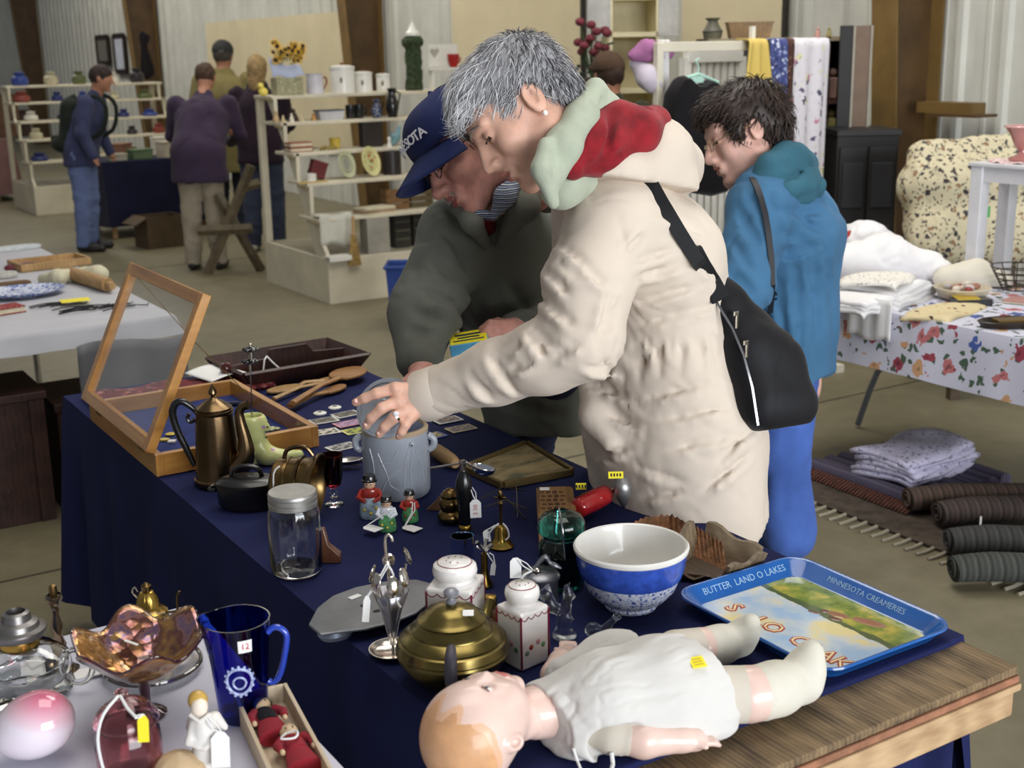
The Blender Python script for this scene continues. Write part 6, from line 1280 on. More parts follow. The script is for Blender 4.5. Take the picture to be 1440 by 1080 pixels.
v, f, mi = join([hv, bv]); me = np_mesh('body', v, f, [dz, M('doll_lip', (206, 120, 112), .3), M('doll_eye', (52, 48, 60), .15, coat=.6), dhair, M('doll_hair_edge', (222, 178, 146), .38, var=.06, coat=.2)]); me.polygons.foreach_set('material_index', mi.astype(np.int32)); link('body', me, DL)
for e in (-1, 1):
    eo = MB().at(Matrix.Translation(-do)@Md).ball((e*.021, .0570, .0),(.0078, .0058, .0050), 16, 10).build('eye', eye_w, DL); MB().at(Matrix.Translation(-do)@Md).ball((e*.021, .0604, .0003),(.0042, .0030, .0042), 14, 8).build('iris', M('doll_iris', (48, 54, 78), .12, coat=.8, var=.1), eo)
    MB().at(Matrix.Translation(-do)@Md).tube([(e*.012, .0600, .003),(e*.017, .0625, .0055),(e*.023, .0625, .0058),(e*.029, .0590, .003)], .0008, 6).build('painted_lash', M('lash_brown', (120, 80, 60), .6), DL)
def limb(nm, pts, rs, mat, k=.006, vox=.0026, sub=None):
    pts = [V(p) for p in pts]; lo = V([min(p[i] for p in pts)-.06 for i in range(3)]); hi = V([max(p[i] for p in pts)+.06 for i in range(3)]); s = SDF(lo, hi, vox); s.chain(pts, rs, k=k)
    if sub: sub(s)
    return sdf_part(s, nm, mat, DL, org=do)
def fingers(base, d_, sd, upv, n=4, L_=.016, r_=.0042):
    def f(s):
        for i in range(n): o = base+sd*((i-1.5)*.0068); s.chain([o, o+d_*L_*(.85+.15*math.sin(i+.6)), o+d_*L_*1.35-upv*.003], [r_*1.15, r_, r_*.8], k=.0022)
        s.chain([base-d_*.014+sd*-.012, base-d_*.002+sd*-.020], [r_*1.2, r_], k=.003)
    return f
# near arm
e0, e1, e2 = K(862, 1032, .032), K(905, 1040, .028), K(958, 1040, .022); hdv = (K(985, 1040, .018)-e2).normalized(); sdv = V((-hdv.y, hdv.x, 0))
limb('upper_arm', [K(822, 1015, .04), e0, K(884, 1037, .03)], [.026, .027, .024], dclo); limb('forearm', [K(882, 1036, .03), e1, e2, e2+hdv*.02], [.024, .025, .017, .016], dz, sub=fingers(e2+hdv*.03, hdv, sdv, V((0, 0, 1))))
# far arm, only its hand shows
g1 = K(800, 918, .016); gd = V((.5, .8, .1)).normalized(); limb('far_arm', [K(780, 950, .03), K(790, 932, .024), g1], [.022, .020, .014], dz, sub=fingers(g1+gd*.012, gd, V((gd.y, -gd.x, 0)), V((0, 0, 1))))
# legs: cloth thigh, skin band, knitted sock and foot
def leg(h0, k0, c0, heel, toe, r):
    limb('thigh', [h0, h0.lerp(k0, .8)], [r*1.08, r*1.05], dclo, k=.01); limb('knee', [h0.lerp(k0, .85), k0.lerp(c0, .2)], [r*1.06, r*1.02], dz)
    limb('sock', [k0.lerp(c0, .25), c0, heel, heel.lerp(toe, .5), toe], [r*1.04, r*.98, r*.80, r*.72, r*.50], dsock, k=.012)
leg(K(990, 978, .042), K(1062, 976, .040), K(1092, 968, .036), K(1126, 958, .030), K(1140, 918, .070), .038)
leg(K(950, 915, .040), K(992, 910, .036), K(1015, 906, .034), K(1040, 900, .030), K(1056, 876, .066), .029)
# dress: shaped skirt and bodice with open sleeve and neck
s = SDF(K(880, 1000, 0)-V((.28, .28, .01)), K(880, 1000, 0)+V((.34, .36, .16)), .0034)
s.chain([K(765, 1000, .050), K(850, 985, .056), K(930, 965, .056), K(1000, 952, .050)], [.042, .059, .061, .060], k=.03, sq=((.45, .9, 0), 1.22)); s.chain([K(790, 950, .036), K(860, 930, .04), K(940, 908, .04)], [.026, .038, .036], k=.03); s.chain([K(800, 1032, .03), K(840, 1046, .018), K(900, 1020, .03), K(1000, 1008, .022)], [.028, .020, .030, .034], k=.03)
s.chain([K(880, 1012, .03), K(985, 1010, .02)], [.03, .03], k=.03); dn = V((fax.x, fax.y, 0)).normalized(); s.plane(K(1018, 985, .04), dn); s.plane(K(752, 1000, .05), -dn); s.cone(K(742, 1003, .055), K(762, 1000, .055), .034, .030, .006, 's')
s.chain([K(856, 1044, .03), K(892, 1056, .028)], [.030, .032], k=.008, op='s'); s._do(s.lo-1, s.lo+9, lambda X, Y, Z: (ZT+.003-Z)+0*X+0*Y, .001, 'i')
sdf_part(s, 'dress', ddr, DL, it=1, fold=[(.004, 26, fax, 6),(.002, 60, fax, 5)], org=do); s_dress = s
MB().tube([K(806, 1052, .03)-do, K(812, 1070, .012)-do, K(818, 1085, .004)-do], .002, 6).tube([K(860, 1058, .02)-do, K(862, 1074, .006)-do, K(858, 1090, .003)-do], .003, 6).build('dress_tie', string_m, DL)
p = s_dress.surf(981, 931, 1.3, 2.2, .002)-do; Mx = Matrix.Translation(p)@rotz(CY+.3)@Matrix.Rotation(.35, 4, 'X'); o = MB().at(Mx).box((0, 0, 0),(.021, .020, .001)).build('yellow_label', yellow_lab, DL, smooth=None)
for k in range(3): MB().at(Mx).box((0, -.005+k*.005, .0008),(.013, .0018, .0005)).build('label_mark', M('label_ochre', (190, 168, 40), .6), o, smooth=None)
# glassware on the white table
def TW_(name, label, cat, px, pyb, r=0, rz=CY, group=None): return T(name, label, cat, px, pyb, r, ZW, rz, group)
# cobalt pitcher
pt, u, v = TW_('glass_pitcher', 'cobalt blue glass pitcher with a white round emblem', 'pitcher', 343, 1022, 34); cobg = glass('cobalt_glass', (36, 66, 190), .04)
def spout_w(r, z, t_):
    k = max(0, math.cos(t_-math.pi*1.02))**10; return r*(1+.20*k*max(0, (z/v-95)/35)), z+3*v*k*max(0, (z/v-95)/35)
MB().lathe(L([(0, 0),(32, 0),(34, 4),(36, 30),(40, 75),(44, 112),(46, 128),(44, 128),(42, 110),(38, 75),(33, 30),(31, 8),(0, 6)], u, v), 48, wob=spout_w).build('pitcher_body', cobg, pt)
MB().tube([V((x*u, -6*u, z*v)) for x, z in ((43, 112),(52, 118),(62, 116),(69, 106),(64, 80),(56, 56),(46, 46),(39, 48))], [5*u]+[4.4*u]*6+[5*u], 10).build('pitcher_handle', M('cobalt_solid', (40, 68, 176), .08, coat=.8), pt)
emb = M('pitcher_emblem', (172, 184, 222), .5, var=.3, vs=200);
def onp(a, z, o=.6): r = (36+10*(z-30)/98+o)*u; return V((r*math.sin(a), -r*math.cos(a), z*v))
MB().tube([onp(.18+.44*math.cos(t_), 62+17*math.sin(t_)) for t_ in [i*.2617 for i in range(24)]], 2.2*u, 6, closed=True).build('emblem_wreath', emb, pt)
for k in range(16): t_ = k*.3927; MB().ball(onp(.18+.50*math.cos(t_), 62+20*math.sin(t_), .3), 2.2*u, 6, 4).build('emblem_leaf', emb, pt)
MB().tube([onp(.18+.22*math.cos(t_), 60+8*math.sin(t_)) for t_ in [i*.5236 for i in range(12)]], 1.6*u, 6, closed=True).build('emblem_ring', emb, pt)
ps = MB(); ps.grid(lambda a, c: onp(.22+.42*a, 100+16*c, 1.0), 6, 3); ps.build('price_sticker', paper, pt, smooth=180); q_ = onp(.43, 108, 1.6); nrm = V((math.sin(.43), -math.cos(.43), .1)).normalized(); xr = V((math.cos(.43), math.sin(.43), 0)); text_part('writing', '12', 12*u, red_ink, pt, Matrix.Translation(q_)@frame(xr, nrm.cross(xr), nrm), .0002)
# box of two dolls
c_ = [P(*q, ZW) for q in ((330, 1004),(405, 988))]; bw = (c_[1]-c_[0]).length; bdir = (c_[1]-c_[0]).normalized(); bl_ = V((bdir.y, -bdir.x, 0)); bxo = (c_[0]+c_[1])/2
db = thing('doll_box', 'narrow pale wooden box holding two little dolls', 'box', bxo, math.atan2(bdir.y, bdir.x)); bL = .27; bh = .030; pw_ = wood('pale_box_wood', (190, 170, 140),(226, 210, 184), 30, rough=.7)
MB().box((0, -bL/2, .003),(bw, bL, .006)).build('box_floor', pw_, db, smooth=None)
for s_ in (-1, 1): MB().box((s_*(bw/2-.003), -bL/2, bh/2+.003),(.006, bL, bh)).build('box_side', pw_, db, smooth=None, bevel=.001)
for y in (-.003, -bL+.003): MB().box((0, y, bh/2+.003),(bw-.012, .006, bh)).build('box_end', pw_, db, smooth=None, bevel=.001)
def mini(label, y, x, dress, apron):
    o = thing('little_doll', label, 'doll', V(db.location)+rotz(db.rotation_euler[2])@V((x, y, .007)), db.rotation_euler[2], 'dolls in the wooden box')
    MB().ball((0, 0, .014),(.014, .016, .013), 16, 10).build('head', M('doll_face', (214, 186, 150), .5), o); MB().ball((0, .004, .012),(.0165, .016, .0125), 16, 10).build('hair', M('doll_black_hair', (22, 18, 18), .8), o)
    MB().at(Matrix.Translation((0, -.012, .012))@Matrix.Rotation(math.pi/2, 4, 'X')).lathe([(0, 0),(.012, .002),(.017, .012),(.016, .03),(.024, .078),(0, .08)], 20, sy=.55).build('dress', dress, o)
    MB().at(Matrix.Translation((0, -.014, .016))@Matrix.Rotation(math.pi/2, 4, 'X')).lathe([(0, 0),(.010, .0),(.014, .014),(.013, .034),(0, .036)], 16, sy=.55, wob=lambda r, z, t_: (r*(1+.05*math.sin(8*t_)), z)).build('bodice', apron, o)
    for s_ in (-1, 1): MB().tube([(s_*.014, -.018, .016),(s_*.024, -.034, .018),(s_*.022, -.050, .020)], [.007, .0065, .005], 10).build('sleeve', dress, o); MB().ball((s_*.0215, -.055, .020),(.004, .006, .004), 8, 6).build('hand', M('doll_face', (214, 186, 150), .5), o)
    for s_ in (-1, 1): MB().ball((s_*.005, -.005, .0262), .0012, 6, 4).build('eye', ink, o)
dr = cloth('doll_red', (150, 40, 52), var=.2); bk_ = cloth('doll_black', (24, 22, 26), var=.2)
mini('little doll in black bodice and red skirt at the top of the box', -.034, -.006, dr, bk_); mini('little doll in a red jacket at the lower end of the box', -.125, .012, dr, dr)
MB().tube([(x, y, z) for x, y, z in ((.004, -.145, .034),(.018, -.152, .038),(.012, -.165, .036),(-.006, -.16, .036),(.004, -.145, .034))], .0016, 6).build('tag_string', string_m, db)
# angel figurine
an, u, v = TW_('angel_figurine', 'white ceramic angel with golden hair and a price tag', 'figurine', 292, 1100, 20); aw = M('bisque_white', (226, 222, 216), .45, var=.05); ag = M('gold_glaze', (196, 160, 80), .3, var=.2, coat=.4)
s = SDF((-40*u, -34*u, -2*u),(36*u, 34*u, 122*v), .0022); s.chain([(0, 0, 4*v),(0, 0, 30*v),(0, 0, 62*v),(-2*u, 0, 80*v)], [20*u, 17*u, 15*u, 9*u], k=.006); s.chain([(-12*u, -2*u, 70*v),(-18*u, -12*u, 50*v),(-4*u, -18*u, 46*v)], [7*u, 6*u, 4*u], k=.004); s.chain([(12*u, -2*u, 70*v),(18*u, -10*u, 50*v),(4*u, -18*u, 44*v)], [7*u, 6*u, 4*u], k=.004); s.chain([(14*u, 10*u, 70*v),(26*u, 14*u, 56*v)], [10*u, 5*u], k=.005); s.chain([(-14*u, 10*u, 70*v),(-24*u, 14*u, 56*v)], [10*u, 5*u], k=.005); s.plane((0, 0, 0),(0, 0, -1)); sdf_part(s, 'robe_and_wings', aw, an)
MB().ball((-2*u, -4*u, 92*v),(12*u, 11*u, 12*v), 18, 12).build('head', M('bisque_skin', (236, 222, 204), .4), an); MB().ball((-5*u, 2*u, 97*v),(14*u, 12*u, 13*v), 18, 12).build('hair', ag, an)
MB().tube([V((x*u, y*u, z*v)) for x, y, z in ((-14, -10, 84),(0, -16, 78),(14, -8, 84))], 3*u, 8).build('collar', aw, an); price_tag(an, (8*u, -14*u, 82*v),(27*u, -22*u, 44*v), .024, .046, (1.25, 0, .1)); MB().tube([V((14*u, -10*u, 24*v)), V((18*u, -14*u, 2*v))], [6*u, 8*u], 10).build('gold_shoe', ag, an)
# carnival glass compote
t = NT('carnival_glass'); lw = t.n('LayerWeight', Blend=.45).outputs[1]; nz = t.noise(24, detail=3); fq = t.math('FRACT', t.math('ADD', t.math('MULTIPLY', nz, 1.7), lw))
t.col(t.ramp(fq, [(0, (110, 64, 60)),(.25, (178, 132, 70)),(.5, (150, 100, 58)),(.68, (190, 150, 84)),(.8, (120, 96, 130)),(.9, (166, 118, 110)),(1, (110, 64, 60))])); t.bump(t.n('TexVoronoi', Vector=t.co, Scale=42.).outputs[0], .7, .006); t.p(Roughness=.16, Metallic=.65, Coat_Weight=.8); carn = t.m; amth = glass('amethyst_glass', (70, 24, 44), .05)
am2 = M('amethyst_dark', (52, 22, 34), .08, coat=.8, var=.2)
cm, u, v = TW_('carnival_compote', 'ruffled iridescent carnival glass compote on a purple stem', 'compote', 207, 1018, 26)
MB().lathe(L([(0, 0),(26, 0),(28, 3),(20, 8),(9, 12),(7, 18),(7.5, 34),(9, 44),(14, 50),(0, 52)], u, v), 36).build('stem_and_foot', am2, cm)
def ruf(r, z, t_): k = max(0, (r/u-36)/52); return r*(1+.07*k*math.cos(6*t_+.6)), z+10*v*k*math.cos(6*t_+.4)
MB().lathe(L([(10, 50),(26, 53),(48, 68),(68, 84),(82, 96),(88, 102)], u, v), 96, wob=ruf).build('ruffled_bowl', [carn], cm, solid=.0035, smooth=180)
MB().tube([V((*[c*1 for c in (88*u*(1+.07*math.cos(6*t_+.6))*math.cos(t_), 88*u*(1+.07*math.cos(6*t_+.6))*math.sin(t_))], 102*v+10*v*math.cos(6*t_+.4))) for t_ in [i*2*math.pi/96 for i in range(96)]], 1.8*u, 6, closed=True).build('rim_edge', am2, cm)
MB().at(Matrix.Translation((-22*u, 30*u, 84*v))@Matrix.Rotation(.4, 4, 'Y')@Matrix.Rotation(-.3, 4, 'X')).box((0, 0, 0),(20*u, 10*u, 1.2*u)).build('price_sticker', paper, cm, smooth=None)
# glass dish on its plate
dp, u, v = TW_('pressed_glass_dish', 'clear pressed glass dish on a dark-rimmed plate behind the compote', 'dish', 216, 972, 62)
MB().lathe(L([(0, 0),(44, 0),(60, 5),(66, 9),(64, 11),(58, 8),(42, 3),(0, 3)], u, v), 48).build('plate', clear, dp); MB().tube([V((66*u*math.cos(a), 66*u*math.sin(a), 10*v)) for a in [i*.1309 for i in range(48)]], 3.2*u, 8, closed=True).build('plate_rim', M('dark_glass_rim', (70, 60, 56), .1, coat=.8), dp)
MB().lathe(L([(0, 6),(34, 6),(38, 10),(50, 34),(58, 54),(56, 54),(47, 34),(35, 12),(0, 10)], u, v), 60, wob=lambda r, z, t_: (r*(1+.02*math.cos(30*t_)), z)).build('dish', clear, dp)
# brass lamp burner
lb, u, v = TW_('lamp_burner', 'ornate brass oil lamp burner standing behind the compote', 'lamp part', 212, 905, 30)
MB().lathe(L([(0, 0),(24, 0),(30, 6),(31, 14),(26, 20),(22, 22),(26, 26),(26, 32),(20, 36),(16, 40),(14, 50),(9, 58),(3, 60)], u, v), 36, wob=lambda r, z, t_: (r*(1+.03*math.cos(16*t_)), z)).build('burner', brass, lb); MB().lathe(L([(6, 58),(7, 66),(2, 70),(0, 70)], u, v), 16).build('wick_tube', old_brass, lb)
MB().tube([V((24*u, 0, 30*v)), V((40*u, 0, 32*v)), V((42*u, 0, 50*v)), V((46*u, 0, 58*v))], 1.8*u, 6).build('wick_key', old_brass, lb); MB().tube([V((x*u, 0, z*v)) for x, z in ((-14, 50),(-20, 58),(-16, 64),(-12, 58))], 1.4*u, 6).build('wire_ring', silver, lb)
# finger lamp
fl_, u, v = TW_('finger_lamp', 'clear glass finger lamp with ring handle at the left edge', 'oil lamp', 36, 1008, 70)
MB().lathe(L([(0, 0),(58, 0),(66, 6),(64, 14),(60, 20),(66, 32),(64, 44),(48, 56),(30, 62),(26, 64),(24, 62),(46, 52),(60, 42),(62, 32),(54, 18),(0, 8)], u, v), 44, wob=lambda r, z, t_: (r*(1+.015*math.cos(24*t_)), z)).build('font', clear, fl_)
MB().lathe(L([(26, 62),(27, 66),(25, 74),(22, 75)], u, v), 30).build('brass_collar', brass, fl_); MB().lathe(L([(22, 75),(36, 77),(39, 82),(38, 86),(30, 88),(28, 94),(20, 97),(18, 106),(13, 108),(12, 100),(0, 99)], u, v), 36).build('burner', M('grey_burner', (128, 126, 124), .35, .8), fl_)
MB().tube([V(((76+22*math.cos(t_))*u, 0, (34+22*math.sin(t_))*v)) for t_ in [i*.349 for i in range(18)]], 4.4*u, 10, closed=True).build('ring_handle', clear, fl_)
# blown egg
eg, u, v = TW_('glass_egg', 'white milk glass egg blushing pink at the top', 'glass egg', 52, 1083, 30)
t = NT('blush_glass'); sp = t.n('SeparateXYZ', Vector=t.co); f_ = t.math('ADD', t.math('MULTIPLY', sp.outputs[2], 9.), t.math('MULTIPLY', sp.outputs[0], 2.2)); t.col(t.ramp(f_, [(.60, (236, 226, 236)),(.78, (226, 178, 194)),(.94, (206, 100, 130))])); t.p(Roughness=.12, Coat_Weight=.7, Subsurface_Weight=.1)
b = MB().at(Matrix.Translation((0, 0, 44*v))@Matrix.Rotation(math.radians(-24), 4, 'Y')); b.loft([[(x*u, r*u*math.cos(a), r*u*math.sin(a)) for a in [i*.19635 for i in range(32)]] for x, r in [(-60+120*k/24, 46*math.sqrt(max(.0004, 1-(-1+k/12)**2))*(1+.10*(-1+k/12))) for k in range(25)]]); b.build('egg', t.m, eg, smooth=180)
# pink glass jar
pj, u, v = TW_('pink_glass_jar', 'pink pressed glass jar with lid, string and yellow tag', 'jar', 186, 1118, 44); pg = glass('pink_glass', (226, 172, 176), .05)
MB().lathe(L([(0, 0),(40, 0),(45, 6),(46, 40),(44, 66),(38, 74),(36, 74),(41, 64),(43, 40),(42, 8),(0, 6)], u, v), 40).build('jar_body', pg, pj); MB().lathe(L([(44, 74),(45, 78),(40, 86),(30, 96),(14, 104),(8, 106),(0, 107),(0, 103),(14, 100),(28, 92),(36, 84),(38, 74)], u, v), 40, wob=lambda r, z, t_: (r*(1+.02*math.cos(20*t_)), z)).build('jar_lid', pg, pj); MB().ball((-3*u, 0, 112*v),(10*u, 8*u, 6*u)).build('lid_knob', pg, pj)
MB().tube([V((x*u, y*u, z*v)) for x, y, z in ((-4, -8, 112),(-20, -30, 98),(-26, -44, 74),(-22, -48, 40),(-14, -48, 18))], 2.2*u, 8).tube([V((x*u, y*u, z*v)) for x, y, z in ((-2, -8, 112),(12, -26, 104),(28, -40, 98))], 2.2*u, 8).build('tag_string', string_m, pj); price_tag(pj, (24*u, -38*u, 100*v),(36*u, -40*u, 84*v), .014, .034, (1.3, 0, .1), col=yellow_lab)
# dark glass candlesticks behind, small cards under them
smoke = glass('smoke_glass', (150, 128, 104), .04)
for px, py, hh, lab in ((88, 955, 118, 'tall smoky glass candlestick behind the finger lamp'),(36, 925, 60, 'short smoky glass candlestick at the far left')):
    o, u, v = TW_('glass_candlestick', lab, 'candlestick', px, py, 22, group='smoky glass candlesticks'); k = hh/118
    MB().lathe([(r*u, z*v*k) for r, z in ((0, 0),(22, 0),(24, 4),(12, 12),(6, 24),(10, 38),(5, 50),(9, 62),(4, 78),(7, 90),(12, 100),(10, 104))], 24).build('shaft', smoke, o); MB().lathe([(r*u, z*v*k) for r, z in ((4, 100),(6, 106),(5, 116),(0, 118))], 14).build('candle_cup', old_brass, o)
for px, py, lab, rz in ((62, 938, 'blank white card lying under the tall candlestick', .2),(128, 948, 'folded white card beside the dish plate', -.1),(262, 878, 'white card at the back corner of the white cloth', .3)): MB().box((0, 0, .004),(.05, .032, .0016)).build('white_card', paper, loc=P(px, py, ZW), rz=rz, smooth=None, label=lab, cat='card', group='white cards on the white cloth')
sh_, u, v = TW_('ceramic_shell', 'tan ceramic dish edge showing at the bottom beside the angel', 'dish', 255, 1108, 20); MB().lathe(L([(0, 0),(24, 0),(30, 10),(26, 26),(12, 36),(0, 38)], u, v), 24, sx=1.4, wob=lambda r, z, t_: (r*(1+.06*math.cos(9*t_)), z)).build('shell', M('tan_ceramic', (206, 178, 140), .4, var=.15), sh_)
# stepped white shelf units
cream_p = M('cream_shelf_paint', (206, 198, 176), .6, var=.08, vs=4)
SZ = [1.37, 1.19, .99, .80, .57]; SY = [.79, .64, .45, .25, .09]; UD = 1.13
def shelf_unit(label, loc, w):
    o = thing('stepped_shelf', label, 'shelf unit', loc, 0, 'stepped white display shelves')
    MB().box2((0, 0, 0),(w, .025, .31)).build('base_front', cream_p, o, smooth=None, bevel=.003)
    for x in (0, w-.025): MB().box2((x, .025, 0),(x+.025, UD, .31)).build('base_side', cream_p, o, smooth=None, bevel=.003)
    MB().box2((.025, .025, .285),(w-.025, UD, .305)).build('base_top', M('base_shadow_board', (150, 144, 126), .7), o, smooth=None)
    for x in (0, w-.05):
        MB().box2((x, UD-.05, .31),(x+.05, UD, SZ[0])).build('back_post', cream_p, o, smooth=None, bevel=.003)
        # stepped side cheek: slanted board with a notch under each shelf
        b = MB(); q = [(.0, .31),(.20, .31),(.36, .60),(.60, .98),(.92, SZ[0]-.02),(SY[0], SZ[0]-.02),(SY[0], SZ[1]),(SY[1], SZ[1]),(SY[1], SZ[2]),(SY[2], SZ[2]),(SY[2], SZ[3]),(SY[3], SZ[3]),(SY[3], SZ[4]),(SY[4], SZ[4]),(SY[4], .40)]
        n = len(q); b.add([(x+.004, y, z) for y, z in q]+[(x+.03, y, z) for y, z in q], [tuple(range(n-1, -1, -1)), tuple(range(n, 2*n))]+[(i, (i+1) % n, n+(i+1) % n, n+i) for i in range(n)]); b.build('stepped_cheek', cream_p, o, smooth=None)
    for k in range(5):
        MB().box2((-.01, SY[k], SZ[k]-.022),(w+.01, min(UD, SY[k]+.34), SZ[k])).build('shelf_board', cream_p, o, smooth=None, bevel=.003)
        MB().box2((-.012, SY[k]+.02, SZ[k]-.035),(.0, SY[k]+.12, SZ[k]-.022)).build('cleat', M('cleat_tan', (176, 156, 110), .6), o, smooth=None)
    return o
UX, UY = 3.488, 7.85
shelf_unit('stepped white shelf unit behind the man with canisters on top', (UX, UY, 0), 1.62)
shelf_unit('stepped white shelf unit at the far left by the backpacker', (3.05, 14.55, 0), 1.75)
def S(px, py, k, name, label, cat, back=.14, rz=0, group='wares on the stepped shelf'):
    y = UY+SY[k]+back; p = PY(px, py, y); o = thing(name, label, cat, (p.x, y, SZ[k]), rz, group); u = mpp(o.location); return o, u
def Lu(pr, u): return [(r*u, z*u) for r, z in pr]
enam = M('white_enamel', (222, 220, 212), .35, var=.05, coat=.2)
# canisters
for px, w, h, lab in ((482, 17, 40, 'largest white enamel canister on the shelf top'),(511, 12.5, 30, 'middle white enamel canister on the shelf top'),(539, 9.5, 26, 'smallest white enamel canister on the shelf top')):
    o, u = S(px, 120, 0, 'canister', lab, 'canister'); MB().lathe(Lu([(0, 0),(w, 0),(w, h*.8),(w-.5, h*.84)], u), 28).build('tin', enam, o); l_ = MB().lathe(Lu([(w+.6, h*.82),(w+.6, h*.90),(w*.6, h*.95),(0, h*.96)], u), 28).build('canister_lid', enam, o); MB().lathe(Lu([(2, h*.95),(3, h*1.02),(0, h*1.04)], u), 12).build('knob', M('knob_red', (120, 60, 40), .5), l_)
    MB().ball((-w*.5*u, -w*.87*u, h*.45*u),(2.2*u, .6*u, 4*u), 8, 6).build('decal', M('decal_brown', (110, 90, 60), .5), o)
o, u = S(443, 125, 0, 'enamel_pitcher', 'grey-white enamel pitcher with a rust handle on the shelf top', 'pitcher'); MB().lathe(Lu([(0, 0),(12, 0),(12, 22),(11, 26),(12, 28)], u), 24).build('pitcher_body', M('enamel_lilac', (200, 196, 204), .35), o); MB().tube([V((x*u, 0, z*u)) for x, z in ((11, 22),(17, 22),(18, 14),(12, 6))], 1.6*u, 8).build('handle', M('rust_handle', (130, 80, 60), .5), o)
o, u = S(370, 128, 0, 'ceramic_chick', 'yellow ceramic chick at the left end of the shelf top', 'figurine', back=.05); MB().ball((0, 0, 6*u),(7*u, 5*u, 6*u)).build('chick_body', M('chick_yellow', (236, 214, 96), .4), o); MB().ball((-3*u, 0, 14*u), 4.2*u).build('chick_head', M('chick_yellow', (236, 214, 96), .4), o); MB().lathe(Lu([(1.4, 13),(0, 15)], u), 6).build('beak', M('beak_orange', (220, 140, 40), .4), o)
# sunflower arrangement
o, u = S(404, 122, 0, 'sunflower_basket', 'bunch of yellow sunflowers in a pale blue woven box', 'flowers'); MB().box((0, 0, 12*u),(40*u, 22*u, 24*u)).build('woven_box', spots('woven_box_print', (150, 146, 116), [(120, 124, 96),(170, 168, 140)], 60, .5), o, smooth=None, bevel=.003)
b = MB(); b.grid(lambda a, c: ((-24+48*a)*u, (-10+14*c)*u, (24+26*c*(1-.5*a)+3*math.sin(a*9))*u), 14, 6); b.build('blue_cloth', cloth('pale_blue_cloth', (172, 180, 204)), o, smooth=180, solid=.003)
rs = random.Random(3)
for k in range(30):
    c = V(((-20+rs.random()*44)*u, (-14+rs.random()*14)*u, (48+rs.random()*24-.2*abs(k-10))*u)); d_ = V((rs.uniform(-.6, .6), -1, rs.uniform(-.2, .8))).normalized(); fx, fy, fz = axes(d_, (0, 0, 1)); R_ = frame(fx, fy, fz, c)
    b = MB().at(R_)
    for j in range(9): a = j*.698; b.add([(2.6*u*math.cos(a-.34), 2.6*u*math.sin(a-.34), 0),(8.4*u*math.cos(a), 8.4*u*math.sin(a), .6*u),(2.6*u*math.cos(a+.34), 2.6*u*math.sin(a+.34), 0)], [(0, 1, 2)])
    fl_o = b.build('sunflower', M('sunflower_yellow', (226, 176, 40), .6), o, smooth=None); MB().at(R_).lathe(Lu([(3.2, 0),(2.6, .9),(0, 1.2)], u), 10).build('flower_eye', M('flower_dark', (40, 28, 22), .8), fl_o)
    MB().tube([c, c*.5+V((0, 0, 18*u))], .7*u, 5).build('stem', M('leaf_green', (60, 80, 40), .7), o)
for k in range(16):
    c = V(((-18+rs.random()*46)*u, (-6+rs.random()*18)*u, (34+rs.random()*26)*u)); e = c+V((rs.uniform(-8, 10)*u, rs.uniform(-4, 4)*u, rs.uniform(-2, 9)*u)); s_ = V((0, 1.6*u, 1.2*u)); b = MB(); b.add([c, c.lerp(e, .5)+s_, e, c.lerp(e, .5)-s_], [(0, 1, 2, 3)]); b.build('leaf', M('leaf_green', (60, 80, 40), .7), o, smooth=None)
# green garland column with white lantern
o, u = S(583, 132, 0, 'garland_column', 'tall green garland column topped by a white lantern', 'decoration'); s = SDF((-22*u, -22*u, 0),(22*u, 22*u, 78*u), 1.1*u); s.chain([(0, 0, 3*u),(0, 0, 62*u)], [12*u, 11*u], k=.01); s.ell((0, 0, 66*u),(16*u, 16*u, 9*u), k=.02); s.plane((0, 0, 0),(0, 0, -1)); sdf_part(s, 'garland', M('garland_green', (62, 78, 48), .8, var=.4, vs=40, bump=1, bs=140, bd=.02), o, fold=(.012, 40, (0, 0, 1), 1))
MB().lathe(Lu([(0, 74),(10, 74),(10, 78),(6, 82),(3, 88),(1, 92),(0, 96)], u), 18).build('lantern', enam, o)
# white wall rack with heart and red cup
o, u = S(626, 122, 0, 'heart_rack', 'small white wooden rack with a cut-out heart', 'rack', back=.2); MB().box((0, 4*u, 46*u),(46*u, 3*u, 30*u)).build('back_board', enam, o, smooth=None); MB().box((0, 0, 28*u),(56*u, 14*u, 3*u)).build('shelf_board', enam, o, smooth=None)
for s_ in (-1, 1): MB().box((s_*20*u, 2*u, 13*u),(4*u, 8*u, 27*u)).build('side_leg', enam, o, smooth=None)
b = MB(); b.prism([(x*u*.8, z*u*.8) for x, z in ((0, -9),(8, 1),(8, 5),(4, 7),(0, 4),(-4, 7),(-8, 5),(-8, 1))], 0, .8*u); b.M = Matrix(); ob = b.build('heart', M('heart_grey', (168, 164, 152), .6), o, smooth=None); ob.matrix_local = Matrix.Translation((-14*u, 2.2*u, 50*u))@Matrix.Rotation(math.pi/2, 4, 'X')
o2 = thing('red_cup', 'small red mug on the white heart rack', 'cup', V(o.location)+V((14*u, -1*u, 29.6*u)), 0); MB().lathe(Lu([(0, 0),(5, 0),(8, 10),(8.4, 18),(7.4, 18),(6, 4),(0, 3)], u), 18).build('mug', M('red_glaze', (166, 34, 34), .3), o2); MB().tube([V((x*u, 0, z*u)) for x, z in ((8, 14),(12, 12),(8, 5))], 1.2*u, 6).build('handle', M('red_glaze', (166, 34, 34), .3), o2)
